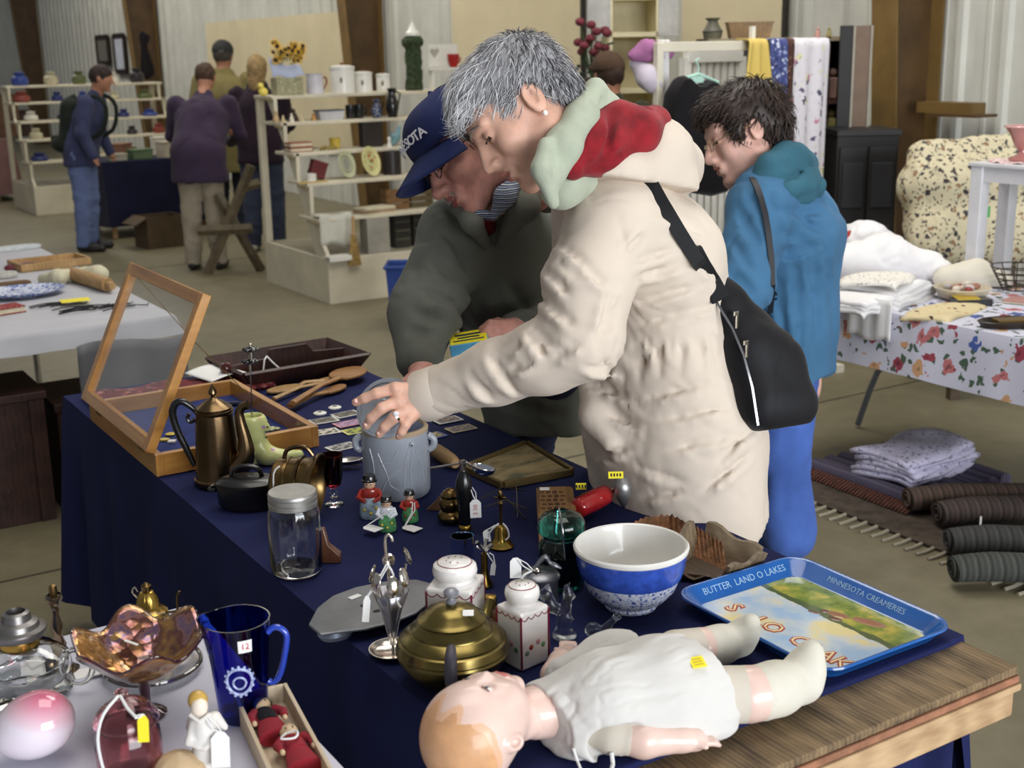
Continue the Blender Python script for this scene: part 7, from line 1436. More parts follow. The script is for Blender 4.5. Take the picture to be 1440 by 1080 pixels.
# second shelf
for px, w, h, c, lab in ((388, 5, 16, (190, 160, 120), 'small cream and orange figurine at the left of the second shelf'),(398, 3, 10, (214, 196, 150), 'tiny pale figurine on the second shelf'),(412, 8, 18, (50, 34, 30), 'dark brown figurine group on the second shelf'),(410, 3.4, 12, (226, 220, 200), 'tiny white figurine before the brown group'),(424, 3.5, 9, (206, 190, 150), 'pair of tiny cream animals on the second shelf'),(441, 4, 10, (190, 140, 70), 'tiny orange animal on the second shelf')):
    o, u = S(px, 165, 1, 'china_figurine', lab, 'figurine', back=.06 if w < 4 else .14); MB().lathe(Lu([(0, 0),(w, 0),(w*.9, h*.3),(w*.6, h*.6),(w*.4, h*.66)], u), 14).build('figurine_body', M('fig_%d' % px, c, .35, var=.3, vs=60), o); MB().ball((0, 0, h*.78*u),(w*.5*u, w*.5*u, h*.22*u), 10, 8).build('figurine_head', M('fig_%d' % px, c, .35), o)
o, u = S(463, 162, 1, 'loaf_pan', 'white enamel loaf pan on the second shelf', 'pan'); b = MB(); b.loft([[(x*17*u, y*9*u, 0) for x, y in ((-1, -1),(1, -1),(1, 1),(-1, 1))], [(x*19*u, y*10*u, 13*u) for x, y in ((-1, -1),(1, -1),(1, 1),(-1, 1))], [(x*18*u, y*9*u, 13*u) for x, y in ((-1, -1),(1, -1),(1, 1),(-1, 1))], [(x*16*u, y*8*u, 2*u) for x, y in ((-1, -1),(1, -1),(1, 1),(-1, 1))]]); b.build('pan_body', M('enamel_bluegrey', (186, 186, 190), .35), o, smooth=None)
MB().tube([V((x*u, y*u, 13*u)) for x, y in ((-19.5, -10.5),(19.5, -10.5),(19.5, 10.5),(-19.5, 10.5))], .8*u, 6, closed=True).build('rolled_rim', M('rim_dark', (70, 72, 84), .4), o)
for px, lab in ((493, 'left black glazed mug on the second shelf'),(505, 'right black glazed mug on the second shelf')):
    o, u = S(px, 160, 1, 'black_mug', lab, 'mug'); MB().lathe(Lu([(0, 0),(6, 0),(7, 3),(7, 19),(6, 19),(6, 3),(0, 2)], u), 20).build('mug_body', gB, o); MB().tube([V((x*u, 0, z*u)) for x, z in ((7, 15),(11, 14),(11, 7),(7, 5))], 1.1*u, 6).build('handle', gB, o)
for px, h, w, lab in ((530, 26, 8, 'blue and white painted vase on the second shelf'),(552, 40, 9.5, 'tall black pitcher at the right of the second shelf')):
    o, u = S(px, 160, 1, 'shelf_vase', lab, 'vase', back=.06); MB().lathe(Lu([(0, 0),(w*.7, 0),(w, h*.35),(w*.8, h*.6),(w*.5, h*.78),(w*.7, h),(w*.55, h),(w*.4, h*.76),(0, h*.3)], u), 22).build('vase_body', gB if h > 30 else spots('blue_white_vase', (40, 44, 60), [(190, 200, 220),(80, 96, 150)], 120, .4, rough=.2), o); MB().tube([V((x*u, 0, z*u)) for x, z in ((w*.6, h*.9),(w*1.4, h*.8),(w, h*.4))], 1.3*u, 6).build('handle', gB, o)
# third shelf: books, bits, bird
for k, (c, lab) in enumerate((((132, 60, 44), 'lowest rust red book of the pair on the third shelf'),((150, 80, 60), 'upper rust book of the pair on the third shelf'))):
    o, u = S(420, 212, 2, 'book', lab, 'book', group='books on the third shelf'); o.location.z += k*7*u; MB().box((0, 0, 3.2*u),(32*u, 20*u, 5*u)).build('pages', M('pages', (206, 196, 170), .8), o, smooth=None);
    for z in (.6, 6): MB().box((0, -.5*u, z*u),(34*u, 22*u, 1*u)).build('cover', M('book_%d' % k, c, .6), o, smooth=None)
o, u = S(462, 213, 2, 'amber_beads', 'heap of amber glass beads on the third shelf', 'beads');
for k in range(9): MB().ball(((-12+k*3)*u, rs.uniform(-3, 3)*u, (2.4+(k % 2)*1.4)*u), 2.4*u, 8, 6).build('bead', M('bead_amber', (150, 130, 50), .25, var=.3), o)
o, u = S(471, 200, 2, 'yellow_cup', 'small yellow cup at the back of the third shelf', 'cup', back=.28); MB().lathe(Lu([(0, 0),(7, 0),(8, 14),(7, 14),(6, 2),(0, 2)], u), 18).build('cup_body', M('cup_yellow', (196, 170, 70), .4), o)
o, u = S(522, 205, 2, 'dark_crock', 'dark brown square tin on the third shelf', 'tin', back=.2); MB().box((0, 0, 16*u),(30*u, 16*u, 32*u)).build('tin_body', M('tin_dark', (44, 38, 36), .4), o, smooth=None, bevel=.003); MB().box((0, 0, 33*u),(31*u, 17*u, 2*u)).build('tin_lid', M('tin_dark', (44, 38, 36), .4), o, smooth=None)
o, u = S(558, 208, 2, 'teal_bird', 'teal glazed bird at the right of the third shelf', 'figurine'); s = SDF((-12*u, -9*u, 0),(14*u, 9*u, 34*u), .9*u); s.chain([(-6*u, 0, 4*u),(0, 0, 12*u),(6*u, 0, 26*u)], [4*u, 6*u, 2*u], k=.01); s.cone((-6*u, 0, 14*u),(-9*u, 0, 12*u), 3.4*u, 1.2*u, .006); s.plane((0, 0, 0),(0, 0, -1)); sdf_part(s, 'bird_body', M('glaze_teal', (110, 146, 156), .3), o)
o, u = S(548, 215, 2, 'cream_angel', 'tiny cream figurine beside the teal bird', 'figurine', back=.05); MB().lathe(Lu([(0, 0),(4, 0),(2, 9),(3, 12),(0, 15)], u), 12).build('figurine_body', enam, o)
# fourth shelf: plates on edge
def plate(px, c1, c2, lab, h=19, lean=.25, yaw=.5):
    o, u = S(px, 252, 3, 'plate', lab, 'plate', back=.12, rz=yaw, group='plates on the fourth shelf'); Mx = Matrix.Translation((0, 0, (h+.8)*u))@Matrix.Rotation(math.pi/2-lean, 4, 'X'); MB().at(Mx).lathe(Lu([(h*.68, 1.0),(h, 2.6),(h, 3.2),(h*.66, 1.8)], u), 36).build('plate_rim', c1, o); MB().at(Mx).lathe(Lu([(0, .2),(h*.66, .2),(h*.68, 1.4),(h*.60, 1.0),(0, 1.0)], u), 36).build('plate_well', c2, o)
    MB().at(Mx).tube([V((h*.5*u*math.cos(t_), h*.5*u*math.sin(t_), 1.3*u)) for t_ in [i*.2617 for i in range(24)]], .9*u, 6, closed=True).build('plate_ring', c1, o)
plate(487, M('plate_sage', (190, 192, 160), .3), M('plate_grey', (150, 150, 138), .3), 'sage green and white plate standing on the fourth shelf'); plate(521, M('plate_yellow', (214, 208, 150), .3), spots('plate_flowers', (196, 196, 140), [(170, 70, 50),(90, 120, 60),(206, 150, 60)], 30, .5, rough=.3), 'yellow-rimmed plate painted with red flowers on the fourth shelf', 21)
o, u = S(447, 252, 3, 'red_box', 'dark red box tilted at the left of the fourth shelf', 'box', back=.2); MB().at(Matrix.Translation((0, 0, 14*u))@Matrix.Rotation(.35, 4, 'Y')).box((0, 0, 0),(22*u, 14*u, 22*u)).build('box_body', M('box_maroon', (96, 34, 34), .5), o, smooth=None, bevel=.003); MB().at(Matrix.Translation((0, 0, 14*u))@Matrix.Rotation(.35, 4, 'Y')).box((0, 0, 11.5*u),(23*u, 15*u, 2*u)).build('box_lid', M('box_maroon2', (120, 52, 48), .5), o, smooth=None)
o, u = S(438, 256, 3, 'white_mug', 'white enamel mug at the left of the fourth shelf', 'mug', back=.06); MB().lathe(Lu([(0, 0),(7, 0),(7.4, 12),(6.6, 12),(6, 2),(0, 2)], u), 20).build('mug_body', enam, o)
o, u = S(440, 260, 3, 'yellow_ruler', 'yellow wooden ruler on the front edge of the fourth shelf', 'ruler', back=.02, rz=.1); MB().box((0, 0, 1*u),(46*u, 5*u, 1.6*u)).build('ruler_body', M('ruler_yellow', (190, 160, 80), .6), o, smooth=None)
o, u = S(552, 250, 3, 'dark_canister', 'dark tin canister at the right of the fourth shelf', 'canister', back=.2); MB().lathe(Lu([(0, 0),(13, 0),(13, 30),(12, 33),(0, 34)], u), 22).build('tin_body', M('tin_black', (40, 36, 34), .4), o)
# fifth shelf: cloth, papers, baskets
o, u = S(470, 312, 4, 'white_sheet', 'white cloth hanging over the lowest step of the shelf', 'cloth', back=.02); b = MB(); b.grid(lambda a, c: ((-24+50*a)*u, (20-24*min(1, c*2))*u if c < .5 else (-4-1.5*math.sin(a*11))*u, (4+math.sin(a*8)*1.5)*u if c < .5 else (4-(c-.5)*86+4*math.sin(a*5)*(c-.5)*2)*u), 24, 12); b.build('sheet', cloth('shelf_white_cloth', (196, 194, 182)), o, smooth=180, solid=.004)
o, u = S(527, 304, 4, 'paper_stack', 'stack of yellowed magazines on the lowest step', 'magazines', back=.1)
for k in range(4): MB().at(rotz(.08*k)).box((0, 0, (1.2+2.2*k)*u),(52*u, 30*u, 2*u)).build('magazine', M('mag_%d' % k, [(196, 186, 150),(150, 110, 96),(180, 172, 140),(206, 198, 170)][k], .7), o, smooth=None)
for px, c, lab, bk, h in ((556, (126, 92, 56), 'brown wooden crate at the right end of the lowest step', .2, 30),(590, (96, 82, 56), 'dark woven basket beside the brown crate', .22, 26)):
    o, u = S(px, 300, 4, 'wooden_crate', lab, 'crate', back=bk, group='crates on the lowest step')
    for k in range(3): MB().box((0, -9*u, (4+k*h/3)*u),(34*u, 2*u, h/3.4*u)).build('slat', wood('crate_%d' % px, tuple(int(x*.8) for x in c), c, 20), o, smooth=None); MB().box((-17*u, 0, (4+k*h/3)*u),(2*u, 18*u, h/3.4*u)).build('slat', wood('crate_%d' % px, c, c), o, smooth=None); MB().box((17*u, 0, (4+k*h/3)*u),(2*u, 18*u, h/3.4*u)).build('slat', wood('crate_%d' % px, c, c), o, smooth=None)
    MB().box((0, 0, 1*u),(34*u, 18*u, 2*u)).build('crate_floor', wood('crate_%d' % px, c, c), o, smooth=None)
bo = V((UX, UY, .305))
def Bx(px, y, name, label, cat): p = PY(px, 350, UY+y); o = thing(name, label, cat, (p.x, UY+y, .305)); return o, mpp(o.location)
o, u = Bx(528, .12, 'grey_carton', 'plain grey carton standing on the shelf base', 'box'); MB().box((0, 0, 24*u),(34*u, 24*u, 48*u)).build('carton_body', M('grey_card', (150, 146, 134), .8), o, smooth=None); MB().box((0, -6*u, 48.5*u),(34*u, 12*u, 1*u)).build('carton_flap', M('grey_card', (150, 146, 134), .8), o, smooth=None)
o, u = Bx(495, .0, 'hand_broom', 'straw hand broom leaning on the shelf base', 'broom'); o.location.y -= .03
b = MB()
for k in range(14): x = (-9+k*1.35)*u; b.tube([(x*.3, 0, 34*u),(x, -3*u, -10*u)], [.9*u, .9*u], 5)
b.build('bristles', M('straw', (150, 122, 70), .9, var=.3, vs=60), o, kind='stuff'); MB().tube([(0, 0, 32*u),(2*u, 2*u, 58*u)], 2.4*u, 8).build('broom_handle', pale_wood, o)
o, u = Bx(476, -.02, 'white_box_lid', 'white box lid lying on the shelf base edge', 'box lid'); MB().box((0, 4*u, 4*u),(34*u, 20*u, 3*u)).box((0, -6*u, 1.6*u),(34*u, 1.4*u, 6*u)).build('lid', enam, o, smooth=None)
for k, (px, lab) in enumerate(((562, 'dark slatted drawer left of the pair on the shelf base'),(588, 'dark slatted drawer right of the pair on the shelf base'))):
    o, u = Bx(px, .25, 'small_cabinet', lab.replace('drawer', 'cabinet'), 'cabinet');
    MB().box((0, 0, 24*u),(25*u, 24*u, 48*u)).build('drawer_body', M('drawer_dark', (46, 44, 36), .7, var=.3), o, smooth=None)
    for z in (12, 24, 36): MB().box((0, -12.4*u, z*u),(22*u, 1*u, 3*u)).build('drawer_rib', M('drawer_rib', (80, 76, 62), .7), o, smooth=None)
# blue bin by the shelf
bn = thing('blue_bin', 'blue plastic recycling bin in front of the stepped shelf', 'bin', P(580, 462, 0), CY); u = mpp(bn.location); bm_ = M('bin_blue', (36, 62, 128), .4, var=.15)
b = MB(); b.loft([[(x*26*u, y*22*u, 0) for x, y in ((-1, -1),(1, -1),(1, 1),(-1, 1))], [(x*32*u, y*27*u, 92*u) for x, y in ((-1, -1),(1, -1),(1, 1),(-1, 1))], [(x*30.5*u, y*25.5*u, 92*u) for x, y in ((-1, -1),(1, -1),(1, 1),(-1, 1))], [(x*25*u, y*21*u, 3*u) for x, y in ((-1, -1),(1, -1),(1, 1),(-1, 1))]]); b.build('bin_body', bm_, bn, smooth=None, bevel=.01); MB().tube([V((x*u, y*u, 91*u)) for x, y in ((-33, -28),(33, -28),(33, 28),(-33, 28))], 2.6*u, 8, closed=True).build('bin_rim', bm_, bn)
MB().box((-15*u, -25.4*u, 46*u),(5*u, 1*u, 22*u)).build('bin_logo', M('logo_pale', (150, 160, 190), .6), bn, smooth=None)
# shoppers in the background
def bg_person(label, px, pyf, H, face, coat_c, pant_c, hair_c, lean=.08, coat_low=.42, hat=None, arms='front', wide=1., shoe_c=(30, 28, 28), hair_kind='short', d_off=0, pos=None, coat_fold=.014):
    o_ = P(px, pyf, 0) if pos is None else V(pos); o = thing('person', label, 'person', o_, face); k = H/1.7
    def q(x, y, z): return V((x*k, y*k, z*k))
    cm_ = cloth('coat_'+label[:18].replace(' ', '_'), coat_c, var=.15, fold=.4); s = SDF(q(-.45, -.4, .3), q(.45, .55, 1.62), .013)
    lw = q(0, 0, coat_low*1.7+.02); ch = q(0, lean*.75, 1.24); nk = q(0, lean*1.15, 1.43)
    s.chain([lw, q(0, .0, .98), ch], [.165*k*wide, .15*k*wide, .155*k*wide], k=.05, sq=((1, 0, 0), 1.25)); s.cone(ch, nk, .14*k*wide, .07*k, .05, sq=((1, 0, 0), 1.3))
    hands = []
    for sg in (-1, 1):
        sh = q(sg*.19*wide, lean*.95, 1.36)
        if arms == 'front': el = q(sg*.25*wide, lean+.02, 1.10); hnd = q(sg*.14, lean+.26, 1.02)
        else: el = q(sg*.26*wide, lean*.8-.02, 1.10); hnd = q(sg*.25*wide, lean*.8+.08, .86)
        s.chain([sh, el, el.lerp(hnd, .85)], [.075*k*wide, .062*k, .048*k], k=.03); hands.append((el, hnd))
    s.plane(lw-V((0, 0, .03)),(0, 0, -1)); sdf_part(s, 'coat', cm_, o, it=2, fold=(coat_fold, 8, (.3, .2, 1), 3.5))
    s = SDF(q(-.3, -.3, .02), q(.3, .35, 1.05), .014)
    for sg in (-1, 1): s.chain([q(sg*.085, 0, .92), q(sg*.10, .01, .5), q(sg*.11, -.02, .08)], [.115*k, .085*k, .072*k], k=.025)
    s.plane((0, 0, .04),(0, 0, -1)); sdf_part(s, 'trousers', cloth('trousers_'+label[:18].replace(' ', '_'), pant_c, var=.15, fold=.4), o, fold=(.010, 12, (0, 0, 1), .7))
    for sg in (-1, 1):
        s = SDF(q(sg*.11-.09, -.14, -.02), q(sg*.11+.09, .26, .16), .012); s.chain([q(sg*.11, -.05, .045), q(sg*.115, .06, .042), q(sg*.12, .15, .034)], [.045*k, .045*k, .036*k], k=.03); s.plane((0, 0, .004),(0, 0, -1)); sdf_part(s, 'shoe', M('shoe_%d_%d_%d' % shoe_c, shoe_c, .5), o)
    hc = q(0, lean*1.15+.035+.25*lean, 1.575); s = SDF(q(-.3, -.3, .7), q(.3, .6, 1.75), .0095); tl = Matrix.Rotation(-lean*1.3, 3, 'X')
    def hq(x, y, z): return hc+tl@V((x*k, y*k, z*k))
    s.ell(hc, (.076*k, .095*k, .115*k), tl, k=.02); s.cone(hq(0, .05, -.07), hq(0, .07, -.09), .03*k, .022*k, .02); s.cone(hq(0, .09, .01), hq(0, .115, -.025), .009, .012, .008); s.cone(nk, hc, .05*k, .05*k, .03)
    for sg in (-1, 1): s.ell(hq(sg*.078, -.005, 0),(.01*k, .02*k, .03*k), k=.008)
    for el, hnd in hands:
        d_ = (hnd-el).normalized(); s.cone(el.lerp(hnd, .7), hnd, .03*k, .03*k, .02)
        for j in range(4): s.chain([hnd+V(((j-1.5)*.018*k, 0, 0)), hnd+V(((j-1.5)*.019*k, 0, 0))+d_*.055*k], [.011*k, .009*k], k=.006)
        s.cone(hnd, hnd+d_*.03+V((.035 if hnd.x < 0 else -.035, .01, .02))*k, .012*k, .009*k, .006)
    s.chain([q(0, 0, .9), ch, nk], [.09*k, .1*k, .05*k], k=.05)
    for el, hnd in hands: s.chain([ch+V((0, 0, .1)), el, el.lerp(hnd, .8)], [.05*k, .045*k, .03*k], k=.03)
    sdf_part(s, 'body', skin_bg, o)
    s = SDF(hc-V((.16, .18, .32)), hc+V((.16, .18, .18)), .009)
    s.ell(hq(0, -.012, .025),(.086*k, .106*k, .105*k), tl, k=.01);
    if hair_kind == 'long': s.chain([hq(0, -.05, 0), hq(0, -.07, -.16)], [.08*k, .07*k], k=.03)
    s.ell(hq(0, .10, -.06),(.12*k, .085*k, .11*k), tl, k=.01, op='s')
    if hair_kind == 'short': s.ell(hq(0, -.02, -.16),(.14*k, .14*k, .09*k), tl, k=.02, op='s')
    sdf_part(s, 'hair', M('hair_'+label[:18].replace(' ', '_'), hair_c, .7, var=.3, vs=60, bump=.5, bs=150, bd=.01), o, fold=(.01, 40, (0, 0, 1), 2))
    if hat is not None:
        s = SDF(hc-V((.16, .2, .05)), hc+V((.16, .22, .2)), .009); s.ell(hq(0, -.005, .05),(.095*k, .112*k, .095*k), tl, k=.01); s.cone(hq(-.05, .13, .05), hq(.05, .13, .05), .012, .012, .02); s.plane(hq(0, 0, .03), tl@V((0, 0, -1))); sdf_part(s, 'hat', M('hat_'+label[:18].replace(' ', '_'), hat, .9, var=.2, bump=.4), o)
    return o, k
bp_o, k = bg_person('shopper with a green backpack and blue jeans at the far left', 128, 352, 1.60, CY-math.pi/2, (58, 62, 92),(96, 110, 150),(44, 30, 26), lean=.16, coat_low=.47, arms='down', coat_fold=.01)
# backpack
bk = thing('backpack', 'dark green backpack worn by the far left shopper', 'backpack', V(bp_o.location)+rotz(CY-math.pi/2)@V((0, .15, .84)), CY-math.pi/2); gk = cloth('backpack_green', (30, 36, 30), var=.25)
s = SDF((-.22, -.46, -.02),(.22, .0, .52), .011); s.chain([(0, -.21, .10),(0, -.19, .40)], [.115, .10], k=.04, sq=((1, 0, 0), 1.35)); s.cone((-.08, -.30, .10),(.08, -.30, .10), .07, .07, .04); s.cone((0, -.20, .45),(0, -.17, .49), .035, .03, .02); sdf_part(s, 'pack', gk, bk, fold=(.01, 9, (0, 0, 1), 2)); MB().box((0, -.371, .12),(.16, .008, .10)).build('front_pocket', M('pack_pocket', (44, 54, 40), .8), bk, bevel=.004)
for sg in (-1, 1): MB().tube([(sg*.10, -.10, .45),(sg*.13, .06, .50),(sg*.14, .15, .40),(sg*.15, .10, .20),(sg*.13, -.08, .12)], .018, 8, flat=((1, 0, 0), 1.3)).build('shoulder_strap', gk, bk)
bg_person('stooping shopper in a purple-brown jacket and pale trousers', 292, 378, 1.60, CY, (58, 46, 66),(150, 140, 122),(74, 52, 38), lean=.30, coat_low=.44, wide=1.15, arms='front')
bg_person('shopper in a long olive coat and dark cap seen from behind', 330, 330, 1.78, CY, (124, 114, 74),(46, 50, 64),(70, 64, 58), lean=.02, coat_low=.34, hat=(40, 40, 40), wide=1.1, arms='down')
bg_person('fair-haired shopper in a dark coat behind the white shelf', 376, 352, 1.66, CY, (40, 28, 40),(58, 64, 84),(150, 124, 82), lean=.04, coat_low=.46, arms='front', hair_kind='long', shoe_c=(210, 206, 196))
kp = J(862, 112, 6.9); bg_person('shopper in a brown knit hat beyond the red hood', 862, 400, 1.62, CY+.4, (52, 54, 38),(50, 50, 60),(60, 40, 30), lean=.02, hat=(74, 54, 38), pos=(kp.x, kp.y, 0))
# tables beyond
bench_navy = cloth('bench_navy', (20, 22, 48), var=.2)
p0 = P(150, 338, 0); drape(p0.x+.02, p0.x+1.1, p0.y, p0.y+.8, .72, .12, 1, bench_navy, 'dark_tablecloth', 'dark navy cloth on the far table behind the backpacker', nx=14, ny=12, seed=3)
ft = thing('far_table', 'trestle table under the far dark navy cloth', 'table', (p0.x+.55, p0.y+.4, 0)); MB().box((0, 0, .69),(1.0, .72, .04)).build('tabletop', pale_wood, ft, smooth=None)
for sx in (-1, 1):
    for sy in (-1, 1): MB().box((sx*.44, sy*.3, .335),(.04, .04, .67)).build('leg', pale_wood, ft, smooth=None)
fcols = [(150, 146, 130),(90, 110, 80),(190, 180, 160),(60, 80, 130),(130, 90, 70),(206, 200, 186)]
for k, (dx, dy, w, h) in enumerate(((.15, .12, .16, .05),(.38, .15, .2, .08),(.62, .12, .12, .14),(.85, .2, .22, .06),(.3, .5, .2, .12),(.7, .55, .18, .16))):
    o = thing('market_box', ['low grey carton on the far navy table', 'green box on the far navy table', 'tall cream tin on the far navy table', 'flat blue box on the far navy table', 'brown box at the back of the far navy table', 'white box at the back of the far navy table'][k], 'box', (p0.x+.05+dx, p0.y+dy, .722), .2*k, 'boxes on the far navy table'); m_ = M('mbox_%d' % k, fcols[k], .7); MB().box((0, 0, h/2),(w, .14, h)).build('box_body', m_, o, smooth=None, bevel=.004); MB().box((0, 0, h+.006),(w+.008, .148, .014)).build('box_lid', m_, o, smooth=None)
cb = thing('cardboard_box', 'brown cardboard box on the floor by the far navy table', 'box', P(226, 346, 0), .1); cbm = M('cardboard', (82, 66, 46), .8)
for s_ in (-1, 1): MB().box((s_*.17, 0, .14),(.01, .3, .28)).build('box_side', cbm, cb, smooth=None); MB().box((0, s_*.15, .14),(.34, .01, .28)).build('box_end', cbm, cb, smooth=None); MB().at(Matrix.Translation((s_*.17, 0, .28))@Matrix.Rotation(s_*.5, 4, 'Y')).box((s_*.06, 0, 0),(.13, .3, .008)).build('box_flap', cbm, cb, smooth=None)
MB().box((0, 0, .005),(.34, .3, .01)).build('box_floor', cbm, cb, smooth=None)
# sawhorse in front of the shelf
sw = thing('sawhorse', 'weathered wooden sawhorse with crossed legs before the shelf', 'sawhorse', P(330, 385, 0), CY); u = mpp(sw.location); wd_ = wood('sawhorse_wood', (70, 60, 44),(104, 92, 68), 18)
for a, b_, nm in ((((-38, 0, 0),(34, 0, 150)), 0, 'leg'),(((34, 20, 0),(-20, 20, 110)), 0, 'leg'),(((-46, -4, 62),(30, -4, 64)), 0, 'crossbar'),(((20, 0, 120),(30, 60, 120)), 0, 'beam')):
    MB().tube([V(x)*u for x in a], 7*u, 4, flat=((0, 1, 0), .6)).build(nm, wd_, sw, smooth=None)
# pink draped table and oddments at the far left
p1 = P(42, 283, 0); drape(p1.x-2.2, p1.x-.1, p1.y+.2, p1.y+1.0, .74, .08, 1, cloth('dusty_pink', (140, 106, 104)), 'pink_tablecloth', 'dusty pink cloth on the table at the far left edge', nx=18, ny=10, seed=5)
ft2 = thing('far_table', 'table under the dusty pink cloth at the left edge', 'table', (p1.x-1.15, p1.y+.6, 0)); MB().box((0, 0, .71),(1.9, .7, .04)).build('tabletop', pale_wood, ft2, smooth=None)
for sx in (-1, 1):
    for sy in (-1, 1): MB().box((sx*.85, sy*.3, .345),(.05, .05, .69)).build('leg', pale_wood, ft2, smooth=None)
for k, (px, py, h, w, c, lab) in enumerate(((10, 175, .5, .25, (96, 70, 50), 'brown wooden cabinet on the pink table'),(32, 170, .3, .16, (60, 40, 36), 'dark small chest on the pink table'),(4, 180, .3, .2, (120, 104, 50), 'mustard basket on the pink table'))):
    p = PY(px, py, p1.y+.55); o = thing('market_ware', lab, 'box', (p.x, p1.y+.5+.1*k, .742), 0, 'wares on the pink table'); m_ = M('ware_%d' % k, c, .7, var=.3); MB().box((0, 0, h/2),(w, .2, h)).build('ware_body', m_, o, smooth=None, bevel=.01); MB().box((0, 0, h+.012),(w*1.08, .22, .024)).build('ware_top', m_, o, smooth=None)
# wares on the far shelf unit
fo = V((3.05, 14.55, 0)); ci = 0
fr_ = random.Random(11); kinds = ['blue jar', 'dark jar', 'cream jar', 'red tin', 'olive bottle', 'navy bowl', 'white crock']; kc = [(50, 70, 140),(44, 40, 46),(186, 178, 150),(130, 60, 50),(90, 96, 60),(40, 50, 100),(206, 202, 190)]
for k in range(5):
    for j in range(5):
        kk = (k*3+j*2) % 7; x = .18+j*.34+fr_.uniform(-.04, .04); h = (.09+.07*fr_.random())*(1 if k == 0 else .62); w = .06+.04*fr_.random(); ps_ = ['at the left end of', 'left of centre on', 'in the middle of', 'right of centre on', 'at the right end of'][j]; sn_ = ['the top', 'the second', 'the third', 'the fourth', 'the lowest'][k]
        o = thing('shelf_jar', '%s %s %s step of the far shelf' % (kinds[kk], ps_, sn_), 'jar', fo+V((x, SY[k]+.15, SZ[k])), 0, 'jars on the far stepped shelf'); m_ = M('farjar_%d' % kk, kc[kk], .4, var=.2); MB().lathe([(0, 0),(w*.8, 0),(w, h*.3),(w*.9, h*.7),(w*.5, h*.85),(w*.55, h)], 16).build('jar_body', m_, o); MB().lathe([(w*.6, h),(w*.62, h+.02),(0, h+.026)], 14).build('jar_lid', m_, o)
hc_ = thing('hanging_coat', 'dark coat hanging on the wall beside the third column', 'coat', PX(207, 110, XW-.2)); u = mpp(hc_.location); s = SDF((-.3, -.4, -.1),(.3, .4, 1.5), .02); s.chain([(0, 0, .10),(0, 0, .6),(0, 0, .85)], [.15, .12, .06], k=.08); sdf_part(s, 'coat', cloth('dark_hanging', (34, 30, 34)), hc_, fold=(.03, 5, (0, 0, 1), 4)); MB().tube([(0, 0, .85),(0, 0, .98),(.16, 0, 1.0)], .01, 6).build('hanger_hook', steel, hc_)
# white table further back at the left
LX0, LX1, LY0, LY1 = .25, 1.42, 4.62, 6.9
lt_t = thing('folding_table', 'long table under the white cloth behind the oak case', 'table', ((LX0+LX1)/2, (LY0+LY1)/2, 0)); MB().box((0, 0, .68),(LX1-LX0-.02, LY1-LY0-.02, .03)).build('tabletop', M('table_laminate', (150, 140, 120), .5), lt_t, smooth=None)
for sx in (-1, 1):
    for sy in (-1, 1): MB().tube([(sx*.5, sy*1.0, 0),(sx*.5, sy*1.0, .67)], .016, 8).build('leg', steel, lt_t)
drape(LX0, LX1, LY0, LY1, .712, .64, 1, cloth('white_cloth_far', (188, 188, 194), var=.05, fold=.4, fs=5), 'white_tablecloth', 'white cloth with ruffled corner on the back left table', nx=18, ny=34, sides='LRBF', seed=12, wav=.008, flare=.02)
ZL = .714
# grey bag hanging at its corner, dark crates beneath
b = MB(); b.grid(lambda a, c: (LX1-.38+.40*a, LY0-.07+.012*math.sin(a*14)+.01*math.sin(c*7), .655-.52*c+.012*math.sin(a*6)), 18, 12); b.build('grey_sheet', cloth('grey_plastic', (112, 112, 116), var=.1, fold=.6, fs=8, rough=.5), smooth=180, solid=.003, label='grey plastic sheet hanging at the corner of the back left table', cat='sheet')
for k, (x, w, h, lab) in enumerate(((.62, .62, .46, 'dark brown wooden chest in the shade under the back left table'),(1.08, .22, .40, 'narrow dark crate beside the chest under the back left table'))):
    o = thing('storage_chest', lab, 'chest', (x, LY0+.22, 0), 0, 'chests under the back left table'); MB().box((0, 0, h/2),(w, .36, h)).build('chest_body', dark_wood, o, smooth=None, bevel=.004); MB().box((0, 0, h+.015),(w+.02, .38, .03)).build('chest_lid', dark_wood, o, smooth=None, bevel=.004)
    for s_ in (-1, 1): MB().box((s_*(w/2-.03), -.184, h/2),(.05, .012, h)).build('chest_stile', dark_wood, o, smooth=None)
bb_ = thing('blue_carton', 'pale blue carton on the floor under the back left table', 'box', (P(85, 612, 0).x, P(85, 612, 0).y+.08, 0)); MB().box((0, 0, .07),(.22, .14, .14)).build('carton_body', M('carton_blue', (120, 132, 166), .6), bb_, smooth=None, bevel=.003); MB().box((0, 0, .143),(.224, .07, .006)).build('carton_flap', M('carton_blue', (120, 132, 166), .6), bb_, smooth=None)
